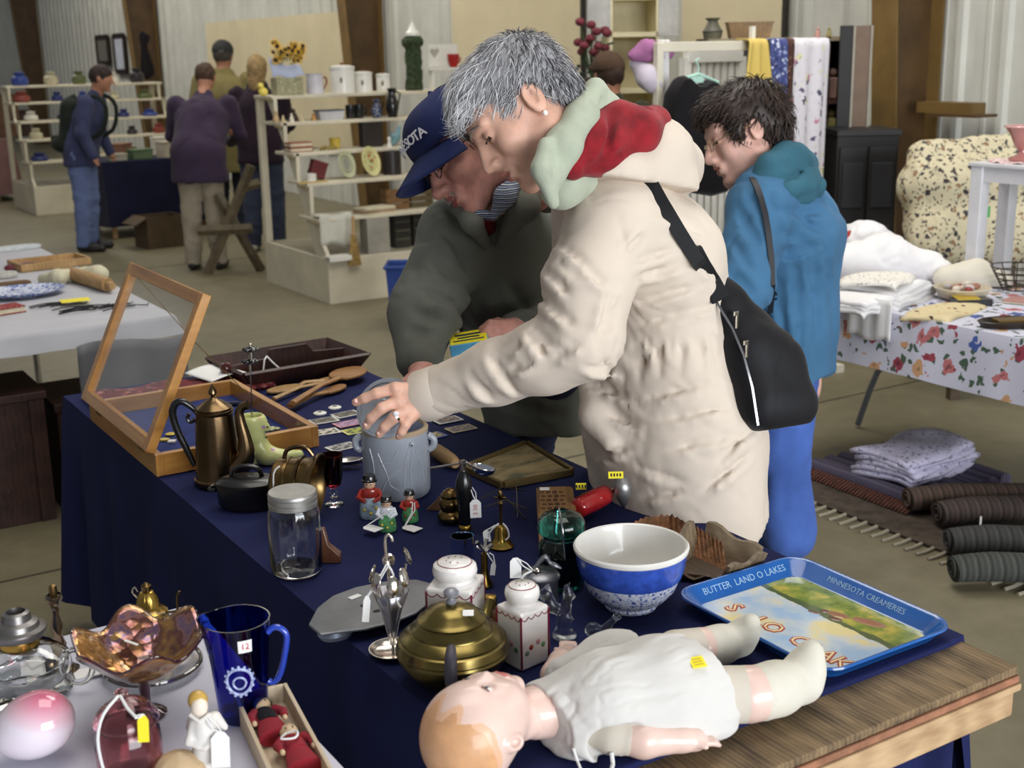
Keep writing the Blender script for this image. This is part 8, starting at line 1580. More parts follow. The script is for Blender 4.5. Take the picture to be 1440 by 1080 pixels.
# its wares
rp = thing('rolling_pin', 'wooden rolling pin at the corner of the back left table', 'rolling pin', P(135, 408, ZL)); a, b_ = P(112, 398, ZL)-rp.location, P(150, 410, ZL)-rp.location; d_ = (b_-a).normalized(); up = V((0, 0, .03)); MB().tube([a-d_*.12+up, a+up, b_+up, b_+d_*.004+up], [.028, .03, .03, .022], 18).build('roller', pale_wood, rp); MB().tube([b_+up, b_+d_*.03+up, b_+d_*.07+up], [.012, .017, .014], 12).build('handle', pale_wood, rp); MB().tube([a-d_*.12+up, a-d_*.16+up, a-d_*.19+up], [.012, .017, .014], 12).build('handle', pale_wood, rp)
pl_ = thing('china_plate', 'blue and white china platter on the back left table', 'plate', P(32, 416, ZL)); bwp = spots('blue_transfer', (200, 206, 222), [(60, 84, 150),(90, 116, 180),(120, 140, 190)], 60, .55, rough=.25, leaf=(80, 104, 170)); MB().lathe([(0, .006),(.09, .006),(.12, .010),(.15, .024),(.152, .027),(.118, .015),(.085, .010),(0, .010)], 40, sx=1.15, sy=.85).build('plate_body', bwp, pl_); MB().lathe([(.07, 0),(.08, .006),(.06, .006),(.065, 0)], 30).build('foot_ring', bwp, pl_)
yc = MB().box((0, 0, .014),(.11, .075, .0016)).build('yellow_card', yellow_lab, loc=P(106, 427, ZL), rz=-.1, smooth=None, label='bright yellow card on the back left table', cat='card')
rb = thing('red_book', 'red patterned book at the left edge of the back table', 'book', P(5, 440, ZL), .2); MB().box((0, 0, .012),(.13, .09, .018)).build('pages', M('pages', (206, 196, 170), .8), rb, smooth=None);
for z in (.002, .023): MB().box((0, 0, z),(.136, .096, .004)).build('cover', spots('red_lace', (140, 44, 44), [(190, 150, 140),(110, 30, 34)], 90, .4), rb, smooth=None)
cc = P(90, 388, ZL); s = SDF(V(cc)-V((.4, .5, .02)), V(cc)+V((.4, .5, .16)), .008); s.chain([P(60, 392, ZL+.02), P(82, 390, ZL+.035), P(105, 386, ZL+.02), P(138, 384, ZL+.035)], [.022, .035, .022, .04], k=.03); s.plane((0, 0, ZL+.001),(0, 0, -1)); sdf_part(s, 'cream_cloth', cloth('cream_knit', (206, 200, 172), var=.06), None, fold=(.012, 16, (1, 0, 0), 3), label='rumpled cream cloth behind the rolling pin', cat='cloth')
wbx = thing('wooden_tray', 'shallow brown wooden box lid behind the cream cloth', 'tray', P(70, 374, ZL), .1);
MB().box((0, 0, .006),(.32, .2, .012)).build('tray_floor', pale_wood, wbx, smooth=None)
for s_ in (-1, 1): MB().box((s_*.156, 0, .02),(.012, .2, .03)).build('tray_side', pale_wood, wbx, smooth=None); MB().box((0, s_*.096, .02),(.32, .012, .03)).build('tray_end', pale_wood, wbx, smooth=None)
for px, py, lab, n in ((118, 436, 'tangle of black iron hooks in front of the yellow card', 7),(170, 432, 'black wire trivet at the ruffled corner of the white cloth', 6),(75, 430, 'black iron skewers beside the blue platter', 5)):
    o = thing('iron_hooks', lab, 'hooks', P(px, py, ZL), 0, 'black iron pieces on the back left table')
    for k in range(n): a_ = fr_.uniform(-.6, .6); x0 = fr_.uniform(-.05, .05); y0 = -.05+k*.016; MB().tube([V((x0-.07*math.cos(a_), y0-.03*math.sin(a_), .006)), V((x0, y0, .010)), V((x0+.06, y0+.03*math.sin(a_), .006)), V((x0+.075, y0+.02, .006))], .0024, 6).build('iron_hook', black_iron, o)
for px, py, w, d_, lab, c in ((22, 352, .24, .04, 'clear plastic strip tray on the far end of the white cloth', (200, 204, 206)),(8, 390, .1, .07, 'silver dish at the left edge of the back table', (190, 188, 180)),(30, 378, .14, .05, 'dark red pouch on the back left table', (110, 40, 50)),(15, 404, .16, .04, 'brown leather strap on the back left table', (110, 84, 58))):
    o = thing('table_ware', lab, 'ware', P(px, py, ZL), .1); MB().lathe([(0, 0),(.5, 0),(.56, .3),(.5, .55),(0, .6)], 20).build('ware_body', M('tw_%d' % px, c, .4, var=.15), o).scale = (w, d_, .04); MB().lathe([(.4, .5),(.44, .62),(.3, .66),(0, .66)], 20).build('ware_top', M('tw_%d' % px, c, .4), o).scale = (w, d_, .04)
# right side: linen table
GX0, GX1, GY0, GY1 = 3.53, 4.33, 1.75, 3.72
floral = spots('rose_chintz', (200, 200, 216), [(150, 60, 76),(186, 110, 112),(70, 92, 160),(150, 60, 76),(196, 150, 110)], 13, .34, leaf=(70, 92, 74), jitter=.9)
gt = thing('folding_table', 'folding table with bent steel legs under the rose chintz cloth', 'table', ((GX0+GX1)/2, (GY0+GY1)/2, 0)); hx, hy = (GX1-GX0)/2, (GY1-GY0)/2
MB().box((0, 0, .685),(hx*2-.03, hy*2-.03, .035)).build('tabletop', M('table_laminate', (150, 140, 120), .5), gt, smooth=None)
leg_s = M('grey_steel', (120, 124, 132), .35, .8)
for sx in (-1, 1):
    for sy in (-1, 1): MB().tube([(sx*(hx-.10), sy*(hy-.12), .66),(sx*(hx-.10), sy*(hy-.10), .36),(sx*(hx-.12), sy*(hy-.02), .26),(sx*(hx-.16), sy*(hy+.04), .012)], .0135, 10).build('leg', leg_s, gt)
for sy in (-1, 1): MB().tube([(-hx+.10, sy*(hy-.11), .42),(hx-.10, sy*(hy-.11), .42)], .012, 8).build('leg_brace', leg_s, gt)
drape(GX0, GX1, GY0, GY1, .712, .50, 1, floral, 'floral_tablecloth', 'white chintz tablecloth printed with roses on the right-hand table', nx=16, ny=36, sides='LRBF', seed=21, wav=.008, flare=.018)
ZG = .714
linen = cloth('white_linen', (224, 222, 222), var=.04, bs=700, bump=.3, fold=.7, fs=12); linen2 = cloth('ivory_linen', (216, 210, 194), var=.05, fold=.6, fs=12); lace = spots('crochet_lace', (222, 218, 210), [(150, 146, 138),(170, 166, 158),(120, 116, 110)], 70, .26, jitter=.4)
bird_c = spots('bluebird_cotton', (222, 220, 222), [(84, 90, 150),(222, 220, 222),(222, 220, 222),(176, 60, 60),(222, 220, 222)], 7, .26, jitter=.8)
def heap(label, pts, rs, mat, name='folded_linen', cat='linen', fold=(.012, 14, (1, .4, 0), 4), group='linens on the chintz table', vox=.009, flat=None, zb=ZG):
    pts = [V(p) for p in pts]; m_ = max(rs)*2+.06; lo = V([min(p[i] for p in pts)-m_ for i in range(3)]); hi = V([max(p[i] for p in pts)+m_ for i in range(3)]); s = SDF(lo, hi, vox); s.chain(pts, rs, k=.04)
    s.plane((0, 0, zb+.001),(0, 0, -1)); org = V((pts[0].x, pts[0].y, zb)); return sdf_part(s, name, mat, None, it=1, fold=fold, org=org, loc=org, label=label, cat=cat, group=group)
def folded(label, px, py, z, w, d_, h, mat, layers=3, rz=0., name='folded_linen', cat='linen', group='linens on the chintz table', over=0):
    p = P(px, py, z); o = thing(name, label, cat, (p.x, p.y, z), rz, group); r = random.Random(int(px*7+py))
    for k in range(layers):
        t_ = h/layers; a = r.uniform(-.03, .03); b = MB(); b.grid(lambda u, v: ((u-.5)*w*(1-.03*k)+.006*math.sin(v*9+k),(v-.5)*d_*(1-.03*k)+.006*math.sin(u*8+k*2), t_*(k+.5)+.006*math.sin(u*7+v*5+k)-.010*(abs(2*u-1)**6+abs(2*v-1)**6)), 14, 10); b.at(rotz(a)); ob = b.build('fold_layer', mat, o, smooth=180, solid=t_*.92); ob.rotation_euler = (0, 0, a)
    return o
heap('white cotton heap printed with bluebirds at the left of the linen table', [P(1182, 352, .80), P(1215, 345, .84), P(1250, 352, .79)], [.09, .10, .07], bird_c)
heap('long mound of plain white sheets behind the lace', [P(1190, 372, .79), P(1245, 366, .80), P(1305, 378, .76), P(1335, 388, .74)], [.09, .10, .07, .04], linen)
heap('ivory cloth heaped behind the white stool', [P(1330, 392, .735), P(1370, 388, .75), P(1410, 396, .735)], [.05, .06, .045], linen2)
folded('neat stack of folded white tablecloths at the front left of the linen table', 1238, 420, ZG, .34, .30, .075, linen, 4, .3)
folded('white napkins hanging over the front edge of the linen table', 1205, 432, ZG, .20, .22, .05, linen, 3, .1)
folded('crochet lace doily lying on the folded tablecloths', 1235, 392, ZG+.085, .26, .22, .012, lace, 1, .4)
folded('embroidered ivory placemat at the front of the linen table', 1330, 438, ZG, .34, .18, .012, spots('embroidered_mat', (206, 190, 150), [(60, 40, 36),(176, 120, 90),(206, 190, 150)], 26, .24, jitter=.7), 1, .25, name='placemat', cat='placemat')
# flat front hang of the napkins
pn = P(1178, 430, ZG); b = MB(); b.grid(lambda u, v: (GX0-.028-.004*math.sin(u*19), pn.y-.02-.20*u, ZG+.045-.15*v+.008*math.sin(u*9)*v), 12, 8); b.build('hanging_napkin', linen, smooth=180, solid=.006, label='white pleated napkin hanging down over the rose chintz', cat='linen')
# bowl of oddments
p_ = P(1352, 420, ZG); bw_ = thing('shallow_bowl', 'shallow ivory bowl of buttons and shells on the linen table', 'bowl', (p_.x, p_.y, ZG), CY); MB().lathe([(0, 0),(.06, 0),(.085, .012),(.105, .045),(.102, .047),(.08, .018),(0, .012)], 36).build('bowl_body', M('ivory_glaze', (196, 186, 164), .4), bw_)
for k, (c_, lab) in enumerate((((206, 190, 170), 'pale shell in the middle of the shallow ivory bowl'),((160, 120, 100), 'brown nut near the middle of the ivory bowl'),((190, 180, 176), 'grey pebble left in the ivory bowl'),((120, 40, 40), 'dark red bead at the front of the ivory bowl'),((214, 200, 184), 'cream button at the right of the ivory bowl'),((150, 104, 84), 'russet nut at the back of the ivory bowl'),((176, 170, 170), 'small grey stone by the bowl rim'),((136, 52, 48), 'second red bead toward the back of the bowl'),((222, 210, 196), 'white shell against the left rim of the bowl'))):
    a_ = k*2.4; r_ = .021*math.sqrt(k); MB().ball((0, 0, 0),(.022, .015, .013), 10, 7).build('oddment', M('odd_%d' % k, c_, .5), loc=V(bw_.location)+V((r_*math.cos(a_), r_*math.sin(a_), .038+.004*(k % 3))), rz=a_, label=lab, cat='trinket', group='oddments in the ivory bowl')
# gold box, black camera case, wire basket
p_ = P(1365, 428, ZG); gb_ = thing('gilt_box', 'open black box with a gold card on the linen table', 'box', p_, CY+.1); MB().box((0, 0, .012),(.13, .08, .024)).build('box_base', black_pl, gb_, smooth=None, bevel=.002); MB().at(Matrix.Translation((-.02, 0, .027))@Matrix.Rotation(.1, 4, 'X')).box((0, 0, 0),(.085, .06, .003)).build('gold_card', M('gold_foil', (214, 184, 60), .3, .6), gb_, smooth=None)
p_ = P(1420, 458, ZG); bi = thing('brass_hand_mirror', 'dark oval tray with a brass plaque at the right edge of the linen table', 'tray', p_, CY+.15); MB().lathe([(0, 0),(.09, 0),(.105, .02),(.10, .022),(.085, .006),(0, .006)], 36, sx=1.1, sy=.6).build('tray_body', M('dark_tray', (46, 38, 34), .35), bi); MB().box((0, 0, .016),(.11, .05, .02)).build('plaque', M('plaque_brass', (110, 88, 50), .4, .5), bi, smooth=None, bevel=.003)
p_ = P(1428, 410, ZG); wk = thing('wire_basket', 'dark wire basket beside the ivory bowl', 'basket', p_, 0)
for k in range(5): r_ = .05+.012*k; MB().tube([V((r_*math.cos(a), r_*math.sin(a), .01+.022*k)) for a in [i*.3927 for i in range(16)]], .0025, 6, closed=True).build('wire_ring', wm, wk)
for k in range(10): a = k*.6283; MB().tube([V((.05*math.cos(a), .05*math.sin(a), .01)), V((.098*math.cos(a), .098*math.sin(a), .098))], .0022, 6).build('wire_stay', wm, wk)
p_ = P(1432, 424, ZG); o = thing('pink_book', 'dusty pink booklet at the right edge of the linen table', 'book', p_, .3); MB().box((0, 0, .004),(.12, .08, .006)).build('pages', M('pages', (206, 196, 170), .8), o, smooth=None); MB().box((0, 0, .008),(.122, .082, .002)).build('cover', M('cover_pink', (176, 130, 124), .6), o, smooth=None)
# white stool standing on the table, pink vase on it
p_ = P(1368, 394, ZG); so_ = thing('white_stool', 'small white painted stool standing on the linen table', 'stool', (p_.x, p_.y, ZG), 0.); u = mpp(p_); wpn = M('stool_white', (206, 206, 210), .5, var=.05); zt_ = (394-236)*u*1.01
for x, y in ((0, 0),(62, 0),(0, -130),(62, -130)): MB().box((x*u, y*u, zt_/2),(19*u, 19*u, zt_)).build('leg', wpn, so_, smooth=None, bevel=.004)
for x in (0, 62): MB().box((x*u, -65*u, zt_-11*u),(13*u, 112*u, 20*u)).build('apron', wpn, so_, smooth=None)
for y in (0, -130): MB().box((31*u, y*u, zt_-11*u),(44*u, 13*u, 20*u)).build('apron', wpn, so_, smooth=None)
MB().box((31*u, -65*u, zt_+2*u),(86*u, 154*u, 5*u)).build('stool_top', wpn, so_, smooth=None, bevel=.003)
top_ = V(so_.location)+rotz(so_.rotation_euler[2])@V((40*u, -34*u, zt_+4.6*u))
dy = thing('crochet_doily', 'pink and white crochet doily on the white stool', 'doily', top_, 0); MB().lathe([(0, .002),(.06, .002),(.11, .003),(.125, .001)], 48, wob=lambda r, z, t_: (r*(1+.05*math.cos(14*t_)*(r > .1)), z+(.006*math.sin(9*t_) if r > .1 else 0))).build('doily_lace', spots('pink_lace', (214, 190, 190), [(190, 110, 120),(230, 214, 214)], 80, .4), dy, solid=.003)
pv = thing('pink_vase', 'flared pink glass vase on the white stool', 'vase', top_+V((0, 0, .005)), 0); pgl = M('pink_vase_glass', (186, 128, 122), .12, coat=.8, var=.06)
MB().lathe([(r*u, z*u) for r, z in ((0, 0),(17, 0),(18, 3),(9, 7),(5, 11),(5, 14),(10, 18),(17, 34),(24, 44),(26, 46),(24, 46),(15, 34),(6, 18),(0, 17))], 36).build('vase_body', pgl, pv); MB().tube([V((25.5*u*math.cos(a), 25.5*u*math.sin(a), 46*u)) for a in [i*.2094 for i in range(30)]], 1.2*u, 6, closed=True).build('vase_rim', M('pale_pink_glass', (222, 176, 172), .1, coat=.8), pv)
# rugs on the floor
rt = stripes('rag_rug_dark', [(62, 56, 62),(84, 74, 80),(46, 44, 52),(70, 60, 64)], 14, 1); b = MB(); RX0, RX1, RY0, RY1 = 3.30, 4.05, 2.05, 3.34
fr_m = M('rug_fringe_wool', (150, 142, 124), .95, var=.1)
rg = thing('floor_rug', 'flat fringed rag rug spread under the linen table', 'rug', ((RX0+RX1)/2, (RY0+RY1)/2, 0)); MB().box((0, 0, .006),(RX1-RX0, RY1-RY0, .010)).build('rug_weave', M('rug_brown', (74, 64, 54), .95, var=.3, vs=20, bump=.6, bs=200), rg, smooth=None)
for k in range(26): MB().tube([(-(RX1-RX0)/2, -(RY1-RY0)/2+.03+k*.049, .006),(-(RX1-RX0)/2-.05, -(RY1-RY0)/2+.025+k*.049, .005),(-(RX1-RX0)/2-.085, -(RY1-RY0)/2+.03+k*.049, .004)], [.008, .007, .006], 6).build('fringe_tassel', fr_m, rg)
pur = stripes('purple_rag', [(70, 64, 84),(86, 80, 100),(60, 54, 70),(78, 72, 92)], 30, 0)
pc = (P(1165, 680, 0)+P(1335, 720, 0)+P(1260, 655, 0))/3; fr_rug = thing('folded_rug', 'folded purple striped rag rug with brown fringe', 'rug', (pc.x+.03, pc.y, .012), -.02)
for k in range(7): MB().tube([(-.17+k*.075, -.28, .03),(-.17+k*.075, 0, .034),(-.17+k*.075, .26, .03)], .036, 12, flat=((0, 0, 1), .8)).build('rug_fold', pur, fr_rug)
for k in range(34): MB().tube([(-.19+.0, -.27+k*.016, .03),(-.235, -.275+k*.0162, .016),(-.25, -.27+k*.0163, .003)], [.008, .007, .005], 5).build('fringe_tassel', M('brown_fringe', (88, 54, 44), .95, var=.3, vs=80), fr_rug)
pt_ = MB().at(Matrix.Translation((-.21, -.27, .05))@Matrix.Rotation(-.7, 4, 'Y')).box((0, 0, 0),(.055, .034, .0016)).build('price_tag', paper, fr_rug, smooth=None)
lil = spots('lilac_rag', (186, 182, 206), [(110, 108, 130),(206, 204, 220),(150, 148, 176),(96, 96, 110)], 60, .36, jitter=1.4)
ls_ = thing('folded_rug', 'pale lilac rag rug folded on top of the purple one', 'rug', (P(1300, 668, .06).x, P(1300, 668, .06).y+.05, .075), -.75+math.pi/2-.7)
for k in range(5): b = MB(); b.grid(lambda u_, v_: ((u_-.5)*.42+.01*math.sin(v_*6+k),(v_-.5)*.26+.012*math.sin(u_*7+k*2), .012+.020*k+.008*math.sin(u_*9+k)*math.sin(v_*4)-.016*abs(2*v_-1)**4), 16, 8); b.build('rug_fold', lil, ls_, smooth=180, solid=.017)
for k, (px, py, l, c, lab, rz) in enumerate(((1372, 704, .50, (64, 50, 42), 'brown rolled rug right of the purple one', -.5),(1408, 722, .46, (54, 44, 40), 'dark brown rolled rug with a string nearest the right edge', -.45),(1425, 766, .42, (46, 46, 44), 'charcoal rolled rug at the right edge of the picture', -.6),(1432, 806, .40, (52, 54, 50), 'grey-green rolled rug nearest the viewer at the right edge', -.6))):
    p_ = P(px, py, .05); o = thing('rolled_rug', lab, 'rug', (p_.x, p_.y, .012), rz, 'rolled rugs on the floor'); m_ = stripes('roll_%d' % k, [c, tuple(int(x*1.3) for x in c), tuple(int(x*.8) for x in c), tuple(int(x*1.15) for x in c)], 26, 0)
    MB().tube([(-l/2, 0, .052),(-l*.2, .01, .056),(l*.2, -.005, .055),(l/2, 0, .052)], [.050, .056, .055, .050], 18, flat=((0, 0, 1), .8)).build('roll', m_, o); MB().tube([V((-l/2-.003, .034*math.cos(a)*(1-a/16), .052+.034*math.sin(a)*(1-a/16))) for a in [i*.5 for i in range(24)]], .005, 6).build('roll_end', m_, o)
    if k == 1: MB().tube([(-.1, -.05, .05),(-.12, -.09, .02),(-.18, -.12, .004)], .004, 6).build('tag_string', string_m, o)
# chair with floral quilt
pc = J(1385, 300, 6.0); ch_ = thing('wooden_chair', 'wooden chair holding the cream quilt by the wall', 'chair', (pc.x+.1, pc.y+.05, 0), CY+.15); cw_m = wood('chair_wood', (60, 46, 34),(96, 76, 54), 16)
for sx in (-1, 1): MB().box((sx*.24, .2, .55),(.045, .045, 1.1)).build('back_leg', cw_m, ch_, smooth=None); MB().box((sx*.24, -.22, .225),(.045, .045, .45)).build('front_leg', cw_m, ch_, smooth=None)
MB().box((0, 0, .46),(.54, .5, .03)).build('seat', cw_m, ch_, smooth=None)
for z in (.7, .9, 1.06): MB().box((0, .2, z),(.46, .02, .06)).build('back_rail', cw_m, ch_, smooth=None)
qm = spots('quilt_sprig', (200, 190, 160), [(50, 44, 50),(150, 120, 90),(60, 56, 60)], 26, .34, leaf=(80, 74, 66), jitter=.9)
s = SDF(V(ch_.location)+V((-.6, -.6, .6)), V(ch_.location)+V((.6, .6, 1.3)), .012); ax_ = rotz(ch_.rotation_euler[2])
def cl(x, y, z): return V(ch_.location)+ax_@V((x, y, z))
s.chain([cl(-.30, .05, .98), cl(.30, .05, 1.0)], [.14, .14], k=.05); s.chain([cl(-.30, .0, .80), cl(.34, .0, .80)], [.13, .13], k=.06); s.chain([cl(-.30, .12, 1.12), cl(.30, .14, 1.16)], [.07, .08], k=.05); s.cone(cl(-.33, -.05, .72), cl(.34, -.04, .70), .10, .10, .05)
sdf_part(s, 'floral_quilt', qm, None, fold=[(.03, 5, (0, 0, 1), 2),(.012, 12, (0, 0, 1), 2)], org=V(ch_.location)+V((0, 0, .6)), loc=V(ch_.location)+V((0, 0, .6)), label='cream quilt with dark sprigs bundled on the wooden chair', cat='quilt')
p_ = J(1386, 298, 5.72); MB().box((0, 0, 0),(.04, .004, .05)).build('green_tag', M('tag_green', (70, 170, 90), .6), loc=p_, rz=CY, smooth=None, label='small green price tag pinned below the cream quilt', cat='tag')
# clothes rack with linens
KY = 4.75; k0, k1 = PY(926, 60, KY), PY(1152, 48, KY); ck_ = thing('clothes_rack', 'white painted wooden clothes rack hung with garments', 'rack', (k0.x, KY, 0)); KL = k1.x-k0.x; KZ = k0.z
for x in (0, KL): MB().box((x, 0, KZ/2),(.035, .035, KZ)).build('post', white_paint, ck_, smooth=None, bevel=.003); MB().box((x, 0, .02),(.05, .5, .04)).build('foot', white_paint, ck_, smooth=None)
MB().box((KL/2, 0, KZ-.02),(KL, .03, .045)).build('top_bar', white_paint, ck_, smooth=None, bevel=.003)
xs = PY(1058, 45, KY).x-k0.x; MB().box((xs, 0, KZ+.035),(.022, .022, .07)).build('peg', enam, ck_, smooth=None)
def hung(label, px0, px1, pyb, mat, name='hung_fabric', cat='fabric', dy=-.04, wv=.012, fl=0., zt=.01, taper=0., seed=0):
    x0, x1 = PY(px0, 80, KY).x, PY(px1, 80, KY).x; zb = PY((px0+px1)/2, pyb, KY+dy).z; b = MB(); H_ = KZ+zt-zb
    def g(a, c):
        z = KZ+zt-H_*max(0, (c-.12)/.88); y = KY+dy*min(1, max(0, (c-.04)/.1))+wv*math.sin(a*14+seed)*min(1, c*2)+(.035*(.12-c)/.12 if c < .12 else 0)
        return ((x0+(x1-x0)*(a if not taper else .5+(a-.5)*(1-taper*(1-c))))+fl*c*(a-.5), y, z)
    b.grid(g, 20, 24); return b.build(name, mat, smooth=180, solid=.006, label=label, cat=cat, group='fabrics on the clothes rack')
hung('white curtain printed with purple and pink flowers at the right of the rack', 1110, 1158, 255, spots('iris_print', (214, 210, 216), [(96, 84, 116),(190, 130, 150),(80, 76, 100),(214, 210, 170)], 20, .34, leaf=(206, 202, 206), jitter=.9), seed=1)
hung('rust brown paisley cloth over the rack', 1095, 1111, 205, spots('rust_paisley', (74, 44, 36), [(130, 96, 80),(40, 28, 28)], 60, .4), dy=-.03, seed=2)
hung('blue and white printed cloth over the rack', 1073, 1096, 190, spots('blue_batik', (66, 76, 130), [(190, 196, 214),(150, 160, 196),(40, 48, 90)], 50, .42), dy=-.05, seed=3)
hung('yellow apron with blue posies over the rack', 1028, 1075, 165, spots('yellow_apron', (206, 180, 96), [(90, 100, 130),(206, 180, 96),(206, 180, 96)], 10, .26, jitter=.8), dy=-.07, seed=4, taper=.55)
hung('white linen cloth at the left end of the rack', 930, 946, 190, linen, dy=.03, seed=5)
# black sleeveless top on a mint hanger
bt_ = thing('sleeveless_blouse', 'black sleeveless top on a mint green hanger', 'garment', (PY(980, 120, KY-.12).x, KY-.12, 0)); xo = bt_.location.x
def bz(px, py): q = PY(px, py, KY-.12); return V((q.x-xo, 0, q.z))
ol = [bz(*q) for q in ((953, 108),(962, 106),(974, 118),(984, 119),(994, 112),(1003, 113),(1016, 135),(1021, 165),(1022, 270),(1000, 276),(975, 272),(938, 262),(936, 160),(940, 130))]
c0 = sum(ol, V())/len(ol); n = len(ol); fr_v = [p+V((0, -.006, 0)) for p in ol]; b = MB(); b.add([p for p in ol]+[c0+(p-c0)*.93+V((0, -.045, 0)) for p in ol]+[c0+(p-c0)*.5+V((0, -.06, 0)) for p in ol]+[c0+(p-c0)*.93+V((0, .045, 0)) for p in ol], [(i, (i+1) % n, n+(i+1) % n, n+i) for i in range(n)]+[(n+i, n+(i+1) % n, 2*n+(i+1) % n, 2*n+i) for i in range(n)]+[tuple(range(2*n, 3*n)), tuple(range(4*n-1, 3*n-1, -1))]+[((i+1) % n, i, 3*n+i, 3*n+(i+1) % n) for i in range(n)]); b.build('garment', cloth('black_knit', (18, 16, 20), var=.3, fold=.5), bt_, smooth=60)
mint = M('mint_hanger', (170, 210, 196), .4); MB().tube([bz(956, 112), bz(982, 104), bz(1010, 116)], .008, 8).tube([bz(982, 104), bz(982, 92), bz(978, 86), bz(984, 82)], .004, 8).build('hanger', mint, bt_); MB().box(bz(978, 112),(.09, .012, .03)).build('hanger_label', mint, bt_, bevel=.002)
# white slatted crib end behind the rack
KY2 = 5.35; a_, b_ = PY(964, 70, KY2), PY(1042, 66, KY2); cr = thing('crib_end', 'white slatted crib end standing behind the rack', 'crib', (a_.x, KY2, 0)); w_ = b_.x-a_.x
MB().box((w_/2, 0, a_.z-.03),(w_, .05, .08)).build('top_rail', enam, cr, smooth=None, bevel=.006); MB().box((w_/2, 0, .35),(w_, .05, .08)).build('bottom_rail', enam, cr, smooth=None)
for k in range(8): MB().box((.02+(w_-.04)*k/7, 0, (a_.z+.30)/2),(.034, .02, a_.z-.38)).build('slat', enam, cr, smooth=None, bevel=.004)
for x in (0, w_): MB().box((x, 0, a_.z/2-.02),(.045, .045, a_.z-.04)).build('post', enam, cr, smooth=None)
# pink-lilac bag and cloth bundle at the rack's left
o_ = J(910, 95, 5.9); s = SDF(V(o_)-V((.35, .35, .25)), V(o_)+V((.35, .35, .28)), .011); s.chain([J(890, 78, 5.9), J(915, 68, 5.9), J(936, 70, 5.95)], [.03, .045, .04], k=.03); sdf_part(s, 'pink_bundle', cloth('mauve_cloth', (160, 104, 146), var=.12), None, fold=(.030, 12, (1, 0, 0), 3), org=V(o_)-V((0, 0, .2)), loc=V(o_)-V((0, 0, .2)), label='mauve cloth bundle hanging at the left end of the rack', cat='cloth')
s = SDF(V(o_)-V((.4, .4, .4)), V(o_)+V((.4, .4, .25)), .011); s.chain([J(896, 92, 5.95), J(912, 108, 5.92), J(925, 122, 5.92)], [.045, .06, .03], k=.04); sdf_part(s, 'lilac_bundle', cloth('lilac_sheer', (196, 188, 200), var=.08), None, fold=(.036, 10, (1, 0, 1), 3), org=V(o_)-V((0, 0, .35)), loc=V(o_)-V((0, 0, .35)), label='pale lilac sheer bundle below the mauve cloth', cat='cloth')
# open white cupboard against the wall
cp_ = J(885, 60, 8.4); cu2 = thing('white_cupboard', 'tall cream cupboard with both doors open against the wall', 'cupboard', (cp_.x, cp_.y, 0), CY+.1); u = 8.4/F_PX; cupm = M('cupboard_cream', (218, 208, 170), .55, var=.05); H2 = 2.3; wv_ = 33*u
for s_ in (-1, 1): MB().box((s_*wv_, 0, H2/2),(.025, .34, H2)).build('side_panel', cupm, cu2, smooth=None)
MB().box((0, .16, H2/2),(wv_*2, .02, H2)).build('back_panel', cupm, cu2, smooth=None)
for z in (.05, .5, .95, 1.38, cp_.z+.05, cp_.z+.28, H2): MB().box((0, 0, z),(wv_*2, .34, .03)).build('shelf_board', cupm, cu2, smooth=None)
for s_, ang in ((-1, 2.5),(1, .42)):
    Mx = Matrix.Translation((s_*wv_, -.17, 0))@rotz(ang if s_ > 0 else ang); d_ = MB().at(Mx).box((wv_*.5*1.0, 0, 2.03),(wv_*1.0, .022, .62)).build('door', M('cupboard_door', (196, 194, 190), .5), cu2, smooth=None, bevel=.003); MB().at(Mx).ball((wv_*.9, -.03, 2.0), .018, 10, 6).build('knob', enam, d_)
fo_ = J(833, 72, 8.0); rf = thing('silk_flowers', 'dark red silk flowers with leaves beside the open cupboard', 'flowers', (fo_.x, fo_.y, fo_.z-.28), CY); r8 = random.Random(8)
MB().lathe([(0, 0),(.05, 0),(.07, .10),(.06, .12)], 18).build('pot', M('pot_dark', (60, 50, 40), .6), rf)
for k in range(14): c = V((r8.uniform(-.10, .09), r8.uniform(-.06, .06), r8.uniform(.26, .46))); MB().ball(c, (.032, .03, .026), 8, 6).build('bloom', M('bloom_red', (112, 40, 52), .7, var=.3, vs=60), rf); MB().tube([c, (0, 0, .10)], .004, 5).build('stem', M('leaf_green', (60, 80, 40), .7), rf)
for k in range(26): c = V((r8.uniform(-.10, .10), r8.uniform(-.08, .06), r8.uniform(.10, .34))); e = c+V((r8.uniform(-.06, .06), r8.uniform(-.05, .02), r8.uniform(-.02, .05))); sd = V((.018, .01, .012)); b = MB(); b.add([c, c.lerp(e, .5)+sd, e, c.lerp(e, .5)-sd], [(0, 1, 2, 3)]); b.build('leaf', M('leaf_dark', (44, 58, 40), .7), rf, smooth=None)
stn = thing('plant_stand', 'slim dark stand carrying the red silk flowers', 'stand', (fo_.x, fo_.y, 0)); MB().lathe([(0, 0),(.14, 0),(.14, .02),(.03, .05),(.025, fo_.z-.32),(.12, fo_.z-.30),(.12, fo_.z-.281),(0, fo_.z-.281)], 20).build('stand_column', dark_wood, stn)
